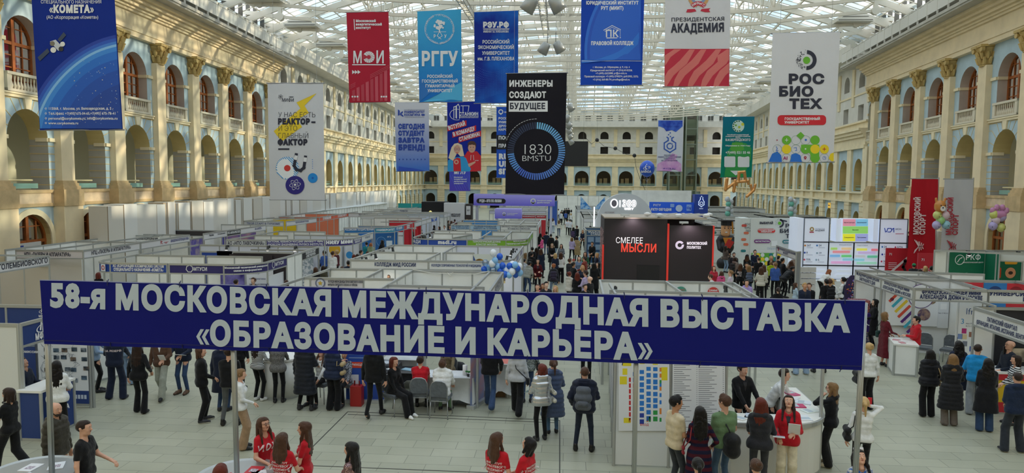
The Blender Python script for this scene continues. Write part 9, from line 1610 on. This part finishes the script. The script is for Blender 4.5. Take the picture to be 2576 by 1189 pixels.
for j,(x,y,c)in enumerate(((4.75,15.5,'e6e4e6'),(4.85,15.25,'c8507a'),(4.75,14.95,'e8e8ea'),(4.9,14.65,'dfe4ea'),(4.7,14.4,'c83a6a'),(4.85,14.1,'e4ece6'),(3.4,13.55,'e8e6e0'),(3.6,13.65,'c8ccd8'),(4.6,13.65,'e6e8ea'))):t=thing('brochure_stack','flat brochure pile on the curved reception counter','brochures',(x,y,1.106),.4*j,'brochures on the reception counter');m=MB();m.box((-.11,-.15,0),(.11,.15,.02));m.build('pages',M(c,.5),t);m=MB();m.box((-.09,-.02,.02),(.09,.1,.021));m.build('print',M('b8c4cc'),t)
t=thing('leaflet_holder','sloping leaflet holder with portrait brochure beside green t-shirt man','leaflet holder',(2.98,13.2,0),.3);m=MB();m.add([(-.2,-.05,.55),(.2,-.05,.55),(.2,.12,1.05),(-.2,.12,1.05),(-.2,.02,.52),(.2,.02,.52),(.2,.15,1.03),(-.2,.15,1.03)],[(0,1,2,3),(7,6,5,4),(0,4,5,1),(1,5,6,2),(2,6,7,3),(3,7,4,0)]);m.build('tray',M('b9c4c8',.3),t);m=MB();m.tube([(0,.1,0),(0,.1,.8)],.02,8);m.lathe([(.16,0),(.16,.02)],(0,.1,0),14);m.build('stand',ALU,t)
# lyceum counter and neighbours
counter('white counter with grey edge and leaflets at lyceum stand',10.05,21.6,rad(75),.9,.6,.95)
for j in range(4):t=thing('leaflet_stack','small leaflet stack on the lyceum counter','leaflets',(9.9+.12*(j%2),21.35+.18*j,.952),.5*j,'leaflets on the lyceum counter');m=MB();m.box((-.07,-.1,0),(.07,.1,.015));m.build('pages',M('e4e2e2' if j%2 else 'c88a90',.5),t)
t=thing('purple_cube_seat','purple cube with white emblem under the slanted school board','cube seat',(10.2,25.2,.55));m=MB();m.box((-.45,-.4,-.55),(.4,.4,-.5));m.box((-.45,-.4,0),(.4,.4,.62));m.box((-.4,-.35,-.5),(.35,.35,0),1);m.build('cube',[M('3c2370'),M('3a4a6a',.6,0,'mottle',.8,'b8a0a0')],t);g=Sign((-.45,-.4,0),*AX,.01);g.ring(.65,.35,.12,.03,WHITE,EP);g.text('школа',.25,.3,.07,WHITE);g.build(t)
t=thing('patterned_box','floral patterned navy box on top of the purple cube','box',(10.2,25.25,1.17));m=MB();m.box((-.33,-.2,0),(.3,.2,.42));m.build('box_body',M('27305a',.6,0,'mottle',1.1,'c87a6a'),t)
p=atz(2145,690,2.15);t=thing('oval_tree_sign','dark violet oval sign with colourful mosaic tree','sign',(p.x,p.y,0));m=MB();m.prism([(.27*cos(a),1.45+.68*sin(a))for a in np.linspace(0,6.28,29)[:-1]],-.03,.03);m.prism([(-.27,0),(.27,0),(.2,1.2),(-.2,1.2)],-.02,.04);m.build('board',M('2f1f4a',.5),t);g=Sign((0,-.031,0),*AX,.004)
for i in range(60):a,q=rng.uniform(0,6.28),sqrt(rng.uniform(0,1));g.disc(.2*q*cos(a),1.55+.48*q*sin(a),.025,M(('d8683a','d8c8b8','8a5ac0','c83a4a','5a8ad0','e0a83a')[i%6],.6),'mosaic_print',n=6)
g.line([(0,.7),(0,1.3)],.04,M('d8d0d8'),'trunk_print');g.build(t)
for i,x in enumerate((2020,2040)):
 p=atz(x,672,1.75);t=thing('brochure_rack',('wire brochure rack nearest the grey stand post','wire brochure rack nearer the light box wall centre')[i],'brochure rack',(p.x,p.y,0));m=MB();m.tube([(0,0,0),(0,0,1.75)],.02,6);m.lathe([(.25,0),(.25,.03)],(0,0,0),14);m.build('pole',ALU,t)
 for k in range(5):m=MB();m.box((-.2,-.12,.45+.27*k),(.2,.12,.68+.27*k));m.build('pocket',M('c6c4c2',.5),t)
t=thing('monitor','wide black computer screen showing a bright office photo','monitor',(11.2,18.2,1.05));m=MB();m.box((-.33,-.02,.12),(.33,.03,.55));m.build('screen_case',M('141416',.3),t);m=MB();m.box((-.31,-.025,.18),(.31,-.02,.52));m.build('screen',M('c8b8a0',.3,0,'printmix',3,'3a3430'),t);m=MB();m.box((-.1,-.05,0),(.1,.1,.02));m.bar((0,.02,0),(0,.02,.2),.05);m.build('foot',ALU,t)
counter('yellow and red draped counter carrying the computer screen',11.3,18.15,0,1.5,.6,1.05,M('e0b81f'),lambda g,w,h:[g.rect(0,.05,w,.3,M('c02430'),'red_band'),g.rect(0,.85,w,h-.05,M('c02430'),'red_band'),g.ring(1.0,.58,.1,.05,M('b8502a'),'crest_print'),g.rect(.92,.66,1.08,.74,M('b8502a'),'crest_print')])
# balloons
_bl=None
def balloon(x,y,z,r,col,label,group=None,cat='balloon',shiny=.25,spots=None,clear=False):
 global _bl
 mt=M(col,shiny,0,'spots',6.5,spots)if spots else(M(col,.08,0,'glass',.25)if clear else M(col,shiny));t=thing('balloon',label,cat,(x,y,z),rng.uniform(0,6),group);m=MB();m.lathe([(r*sin(a)*(1-.08*max(0,-cos(a)*-1)),-r*1.1*cos(a))for a in np.linspace(.03,3.11,13)],(0,0,0),18);m.build('skin',mt,t,True);m=MB();m.lathe([(.002,-r*1.08),(r*.1,-r*1.2)],(0,0,0),8);m.build('knot',mt,t);return t
D_,L_,W_='1f5fd0','8cc0ec','e4e8ee'
for px,py,c in((1241,636,W_),(1245,655,L_),(1257,645,D_),(1218,677,D_),(1221,661,'cl'),(1238,663,W_),(1228,674,L_),(1251,670,L_),(1264,668,D_),(1240,680,'cl'),(1258,682,D_),(1282,669,D_),(1276,680,W_),(1289,665,W_),(1296,666,L_),(1302,674,D_),(1306,670,W_),(1293,680,'cl'),(1270,690,D_),(1281,691,L_),(1297,690,D_),(1308,686,L_),(1268,674,L_),(1288,683,W_)):
 k=len([1 for q in(px,py)]);p=aty(px,py,26.6+.35*(((px*7+py*3)%5)/5));nm={D_:'royal blue',L_:'sky blue',W_:'white','cl':'clear confetti'}[c];up=py<660 and px<1260
 balloon(p.x,p.y,p.z,.125 if c!=W_ else .135,c if c!='cl' else 'b8d4ee','%s balloon %s'%(nm,'of the upper trio above the balloon cluster' if up else 'in the cluster at the white stand corner'),'%s balloons %s'%(nm,'of the upper trio' if up else 'in the corner cluster'),clear=c=='cl')
p=aty(1628,424,60);t=balloon(p.x,p.y,p.z,.63,'1f55c8','huge round blue balloon with white emblem floating over stands');t.rotation_euler[2]=0;g=Sign(O3,*AX,.01)
def wb(a,b):r=.66;n=Vector((a/r,-sqrt(max(.05,1-(a*a+b*b)/r/r)),b/r/1.0)).normalized();return Vector((n.x*.635,n.y*.635,n.z*.69)),n
g.warp=wb;logo(g,-.1,.05,.28);g.text('МФЮА',-.12,-.32,.16,WHITE,.04,lift=3);g.build(t);m=MB();m.tube([(0,0,-.72),(0,0,-2.6)],.01,4);m.build('cord',M('d8d8d8'),t);m=MB();[m.tube([(x,-.2,-.6),(0,0,-1.1)],.008,4)for x in(-.3,.3)];m.build('net',M('c8d0e0'),t)
for X_,Y_,lab in((1835,68,'nearer the gold letter balloons'),(1994,58,'above the light box wall')):
 for i in range(8):px=X_+(-4,4)[i%2];p=aty(px+(i%3)-1,501+6*i,Y_+.2*(i%2));c=('c4c8cc','c8ccd0','6fb8a4','c0c8c8')[i%4];nm='mint' if c=='6fb8a4' else 'silver';balloon(p.x,p.y,p.z,.2 if Y_==58 else .24,c,nm+' metallic balloon in the column '+lab,nm+' balloons in the column '+lab,shiny=.12)
def poly_foil(name,label,at,polys,th,mat,cat,tilt=0):
 t=thing(name,label,cat,at)
 f=Field((-.75,-.3,-.75),(.75,.3,.75),.035)
 for a,b,r in polys:f.add((a[0],0,a[1]),(b[0],0,b[1]),r,None,.03)
 V,Q=f.mesh();o=link('foil',np_mesh('foil',[(V,Q,0)],[mat]),t);o.rotation_euler=(0,tilt,0);return t
GOLD=M('dca063',.2,.7);a=aty(1838,466,62);poly_foil('letter_balloon','gold foil balloon shaped like letter И, leftmost of three',a,[((-.35,-.45),(-.4,.5),.14),((-.35,-.4),(.3,.3),.13),((.35,-.45),(.3,.45),.14)],.1,GOLD,'letter balloon',.15)
a=aty(1866,446,62);poly_foil('letter_balloon','gold foil balloon shaped like letter Д, topmost of three',a,[((-.3,-.35),(-.2,.45),.13),((-.2,.45),(.25,.45),.13),((.25,.45),(.3,-.35),.13),((-.5,-.35),(.5,-.35),.13),((-.5,-.35),(-.5,-.6),.1),((.5,-.35),(.5,-.6),.1)],.1,GOLD,'letter balloon',-.1)
a=aty(1890,480,62);poly_foil('letter_balloon','gold foil balloon like a leaning stroke, lowest of three',a,[((-.3,-.5),(.2,.1),.13),((.2,.1),(.25,.55),.12),((-.1,.5),(.05,-.05),.11)],.1,GOLD,'letter balloon',.1)
for X_,base,cols,lab in((2364,(2369,560),('c9cf7a','dcc0c8','9fce86','b4a8d2','98c4d4'),'under the corgi foil balloon'),(2510,(2510,560),('ccd070','b6aad6','d8c2cc','b4a8d6','cfd07a'),'under the pink paw foil balloon')):
 for(dx,dy),c in zip(((-11,-19),(9,-18),(-3,-6),(-13,6),(11,5))if X_<2400 else((-9,-20),(10,-14),(-5,-6),(-12,8),(8,12)),cols):p=aty(base[0]+dx,base[1]+dy,38);balloon(p.x,p.y,p.z,.21,c,{'c':'yellow','d':'pale pink','9':'green' if c=='9fce86' else 'pale blue','b':'lilac'}[c[0]]+' dotted balloon '+lab,({'c':'yellow','d':'pink','9':c,'b':'lilac'}[c[0]]+' dotted balloons '+lab),spots='4a4a5a')
p=aty(2365,519,38);t=poly_foil('corgi_balloon','orange corgi head foil balloon above dotted balloons',p,[((0,-.05),(0,.05),.27),((-.2,.25),(-.22,.4),.06),((.2,.25),(.22,.4),.06),((0,-.25),(0,-.4),.12)],.2,M('c8853f',.25),'foil balloon');g=Sign((0,-.26,0),*AX,.03);g.disc(0,-.1,.13,M('e8e4e0',.4),'muzzle_print');g.disc(0,-.06,.04,INK,'nose_print',2);[g.disc(s_*.1,.06,.03,INK,'eye_print',2)for s_ in(-1,1)];g.build(t)
p=aty(2514,535,38);poly_foil('paw_balloon','pink cat paw foil balloon above dotted balloons',p,[((-.12,-.1),(.12,-.1),.22)]+[((x,z),(x,z+.08),.12)for x,z in((-.34,.08),(-.13,.24),(.13,.24),(.34,.08))],.2,M('c88ab4',.25),'foil balloon')
# graduate figure
gr=thing('inflatable_graduate','tall inflatable graduate in black cap and gown with red book','inflatable figure',(10.55,47.6,0));f=Field((-.9,-.7,-.05),(.9,.7,2.6),.05);f.add((-.15,0,.3),(.15,0,.3),.42,None,.1).add((-.1,0,1.4),(.1,0,1.4),.42,None,.1).add((-.3,0,1.9),(.3,0,1.9),.28,None,.1).add((-.5,-.05,1.8),(-.45,-.3,1.3),.16,None,.06).add((.5,-.05,1.8),(.2,-.42,1.6),.16,None,.06);V,Q=f.mesh();link('gown',np_mesh('gown',[(V,Q,0)],[M('1b1a1d',.5)]),gr)
f=Field((-.5,-.5,2.0),(.5,.5,3.2),.035);f.add((-.05,0,2.3),(-.02,0,2.85),.3,.32,.08).add((-.12,-.25,2.5),(-.12,-.3,2.45),.05,None,.04).add((0,0,2.0),(0,0,2.2),.18,None,.05);V,Q=f.mesh();link('head',np_mesh('head',[(V,Q,0)],[M('d8a070',.5)]),gr);m=MB();m.lathe([(.36,2.82),(.37,3.1),(.1,3.12)],(0,0,0),18);m.box((-.48,-.48,3.12),(.48,.48,3.19));m.build('cap',M('18171a',.5),gr);m=MB();m.bar((.3,-.25,3.1),(.38,-.2,2.3),.1);m.build('tassel',M('c8852a',.5),gr);m=MB();m.X=Matrix.Translation((.1,-.5,1.65))@Matrix.Rotation(.5,4,'Y');m.box((-.2,-.08,-.25),(.2,.08,.25));m.build('book',M('c02a24',.5),gr);m=MB();m.prism([(-.3,2.05),(.3,2.05),(.02,1.35),(-.05,1.35)],-.46,-.4);m.build('stole',M('d0862a',.5),gr)
g=Sign((-.05,-.31,2.5),*AX,.02);[(g.disc(x,.16,.04,INK,'eye_print'),g.line([(x-.06,.25),(x+.06,.27)],.025,INK,'brow_print'))for x in(-.13,.1)];g.disc(-.03,-.1,.09,WHITE,'smile_print',1,ry=.035);g.build(gr)
# lamps under the roof, cables, screen
sm=MB();sm.lathe([(.1,0),(.22,.05),(.27,.35),(.3,.62),(.27,.62)],(0,0,0),16);SPM=sm.mesh('lamp_can',M('a9a8a2',.35,.4),True)
def bigspot(px,py,y,s_,tilt,label,group=None):
 p=aty(px,py,y);t=thing('stage_lamp',label,'lamp',p,0,group);o=link('lamp_can',SPM,t);o.scale=(s_,)*3;o.rotation_euler=(pi+.3,tilt,0);m=MB();m.bar((0,0,0),(0,0,.5*s_),.05);m.build('bracket',M('6a6a66',.5),t);m=MB();m.tube([(0,0,.5*s_),(0,0,roof_at(p.x,p.y)+.03-p.z)],.012,4);m.build('cord',M('8a8a86',.5),t)
for px,py,y,s_,tl,lab in((1345,-8,42,1.5,.6,'big grey stage lamp leaving the top edge, left of pair'),(1388,-8,42,1.5,-.6,'big grey stage lamp leaving the top edge, right of pair'),(1377,108,55,1.4,.55,'grey stage lamp above black banner, left of pair'),(1398,105,55,1.4,-.55,'grey stage lamp above black banner, right of pair')):bigspot(px,py,y,s_,tl,lab)
for i,(px,py)in enumerate(((1426,232),(1430,262),(1432,290),(1424,306),(1436,308),(1426,322),(1438,320),(1429,336),(1440,333),(1432,350))):bigspot(px,py,74+3*i,1.3,(.6,-.6)[i%2],'grey stage lamp in the far row beside black banner','far row of stage lamps beside black banner')
def truss(label,A_,B_,w=.3):
 t=thing('lighting_truss',label,'truss',A_);iv=Matrix.Translation(-A_);m=MB();m.X=iv;d=(B_-A_);n=max(2,int(d.length/.6));s1=Vector((0,0,w));s2=d.normalized().cross(Vector((0,0,1)))*w
 for o_ in(Vector(),s1,s2,s1+s2):m.bar(A_+o_,B_+o_,.04)
 for i in range(n):p,q=A_+d*i/n,A_+d*(i+1)/n;m.bar(p,q+s1,.02);m.bar(p+s2,q+s1+s2,.02);m.bar(p,q+s2,.02)
 m.build('lattice',M('9a968a',.4,.4),t)
 for q in(A_,B_):m=MB();m.X=iv;m.tube([q+s1,Vector((q.x,q.y,roof_at(q.x,q.y)-.05))],.015,4);m.build('cable',M('77756c',.5),t)
truss('lattice lighting truss running above the black ring banner',aty(1352,0,44),aty(1368,95,70),.5);truss('lattice truss in front of white tree emblem banner top',aty(1148,0,42),aty(1190,62,60),.4);truss('horizontal lattice truss left of white house emblem banner',aty(1345,50,56),aty(1462,50,56),.35)
p,q=aty(1418,355,108),aty(1462,418,108);t=thing('black_screen','hanging dark video screen right of the black ring banner','screen',(p.x,108,p.z));m=MB();m.box((0,0,q.z-p.z),(q.x-p.x+1,.3,0));m.box((.05,-.03,q.z-p.z+.05),(q.x-p.x+.9,0,-.05));m.build('screen_panel',M('1b1b1d',.4),t)
for x in(.3,3.0):m=MB();m.tube([(x,.1,0),(x,.1,roof_at(p.x,108)-p.z)],.02,4);m.build('cable',M('77756c',.5),t)
t=thing('hanging_cable','thin dark cable with clamps sagging toward the blue balloon','cable',aty(1475,348,100));b0=t.location;m=MB();pts=[aty(x,y,100)-b0 for x,y in((1475,348),(1488,362),(1502,352),(1520,368),(1548,373),(1575,388),(1596,391),(1600,420),(1610,450),(1623,478))];m.tube(pts,.03,5);m.build('wire',M('2a2a2a'),t)
for k in(2,4,6):m=MB();m.ball(tuple(pts[k]),.28,8);m.build('clamp',M('1c1c1e',.5),t)
m=MB();m.tube([pts[2],(pts[2].x,0,roof_at(b0.x+pts[2].x,b0.y)-b0.z)],.015,4);m.build('hanger',M('8a8a86',.5),t)
# signs on the facades
def wall_sign(name,label,X,u,z,w,h,mat,art=None,d=-.12,th=.05,cat='sign'):
 t=thing(name,label,cat);t.matrix_world=X@Matrix.Translation((u,d,z));m=MB();m.box((-w/2,0,-h/2),(w/2,th,h/2));m.build('plate',mat,t)
 if art:g=Sign(O3,*AX,.012);art(g);g.build(t)
 return t
cross=lambda r:(lambda g:[g.rect(-r,-r/3,r,r/3,M('d02030',.5),'cross_print'),g.rect(-r/3,-r,r/3,r,M('d02030',.5),'cross_print')])
u0=(pilL[1]+pilL[0])/2+.1;u1=(pilL[2]+pilL[1])/2
wall_sign('exit_sign','small glowing yellow exit sign over the first arched door',XL,u0,3.55,.42,.2,M('f0b84a',.4,0,'glow',1.5),lambda g:[g.text('EXIT',0,-.05,.1,M('7a4a10'),.04)],.1);wall_sign('first_aid_sign','pale blue sign with red cross on the first arched door',XL,u0+.05,1.75,.42,.45,M('9fd4ea',.5),cross(.13),.17);wall_sign('door_notice','small pale blue notice beside the red cross sign',XL,u0+.85,1.5,.4,.42,M('a8d4e4',.5),lambda g:g.disc(.05,-.08,.09,NAVY,'print'),.17);wall_sign('fire_alarm_box','small dark red alarm box on wall right of first door',XL,u0+1.75,2.25,.2,.2,M('8a2a24',.5),lambda g:g.disc(0,0,.05,WHITE,'button_print'));wall_sign('first_aid_placard','white placard with red cross hung on the stone parapet',XL,u0-.55,4.62,.3,.65,M('d8d8e0',.5),cross(.09));wall_sign('entrance_sign','small yellow sign in the far right arcade',XR,78,3.35,.9,.55,M('e8b23a',.4,0,'glow',.5),lambda g:g.rect(-.3,-.05,.3,.05,INK,'print'))
wall_sign('shop_sign','dark lettering ЭСТЕР in the first upper arch at left edge'.replace('ЭСТЕР','ESTER ABNER'),XL,u0+.35,7.0,1.9,.6,M('d5d0b4',.8),lambda g:[g.text('ESTER ABNER',0,-.2,.19,INK,.0,1,'C',1.8),g.ring(0,.17,.13,.02,INK,EP),g.text('N',0,.1,.14,INK,.02)],4.1);wall_sign('corridor_door','dark brown door with gilt frame behind the first upper arch',XL,u0-.55,5.95,1.1,1.9,M('3a2a1e',.5),lambda g:[g.line([(-.55,-.9),(-.55,.95),(.55,.95),(.55,-.9)],.09,M('c8ac5a',.5),'frame_print')],4.05,cat='door');wall_sign('corridor_door','tall wooden glazed door behind the second upper arch',XL,u1,6.6,1.3,3.2,WOODM,lambda g:[g.rect(-.5,.2,.5,1.3,M('5a3a22',.3),'pane_print'),g.rect(-.3,-.75,.35,.05,M('d8d4c0'),'notice_print')],4.05,cat='door')
wall_sign('cash_machine_booth','white cash machine booth inside the second ground arch',XL,u1,1.75,1.7,1.5,M('d4d2cc',.5),lambda g:[g.rect(-.75,.2,-.35,.65,M('2a4aa0',.5),'blue_print'),g.rect(-.7,-.75,.6,.1,M('2a2220',.4),'dark_opening')],.2,.3,'booth')
# walls behind the viewer close the hall at the entrance end
for nm,a,b in(('wall_front',(-30,-13.5,0),(30,-12.9,21)),('wall_left_entrance',(-25.2,-13,0),(-24.6,20,21)),('wall_right_entrance',(23.6,-13,0),(24.2,26.2,21))):struct(MB().box(a,b).build(nm,CREAM))
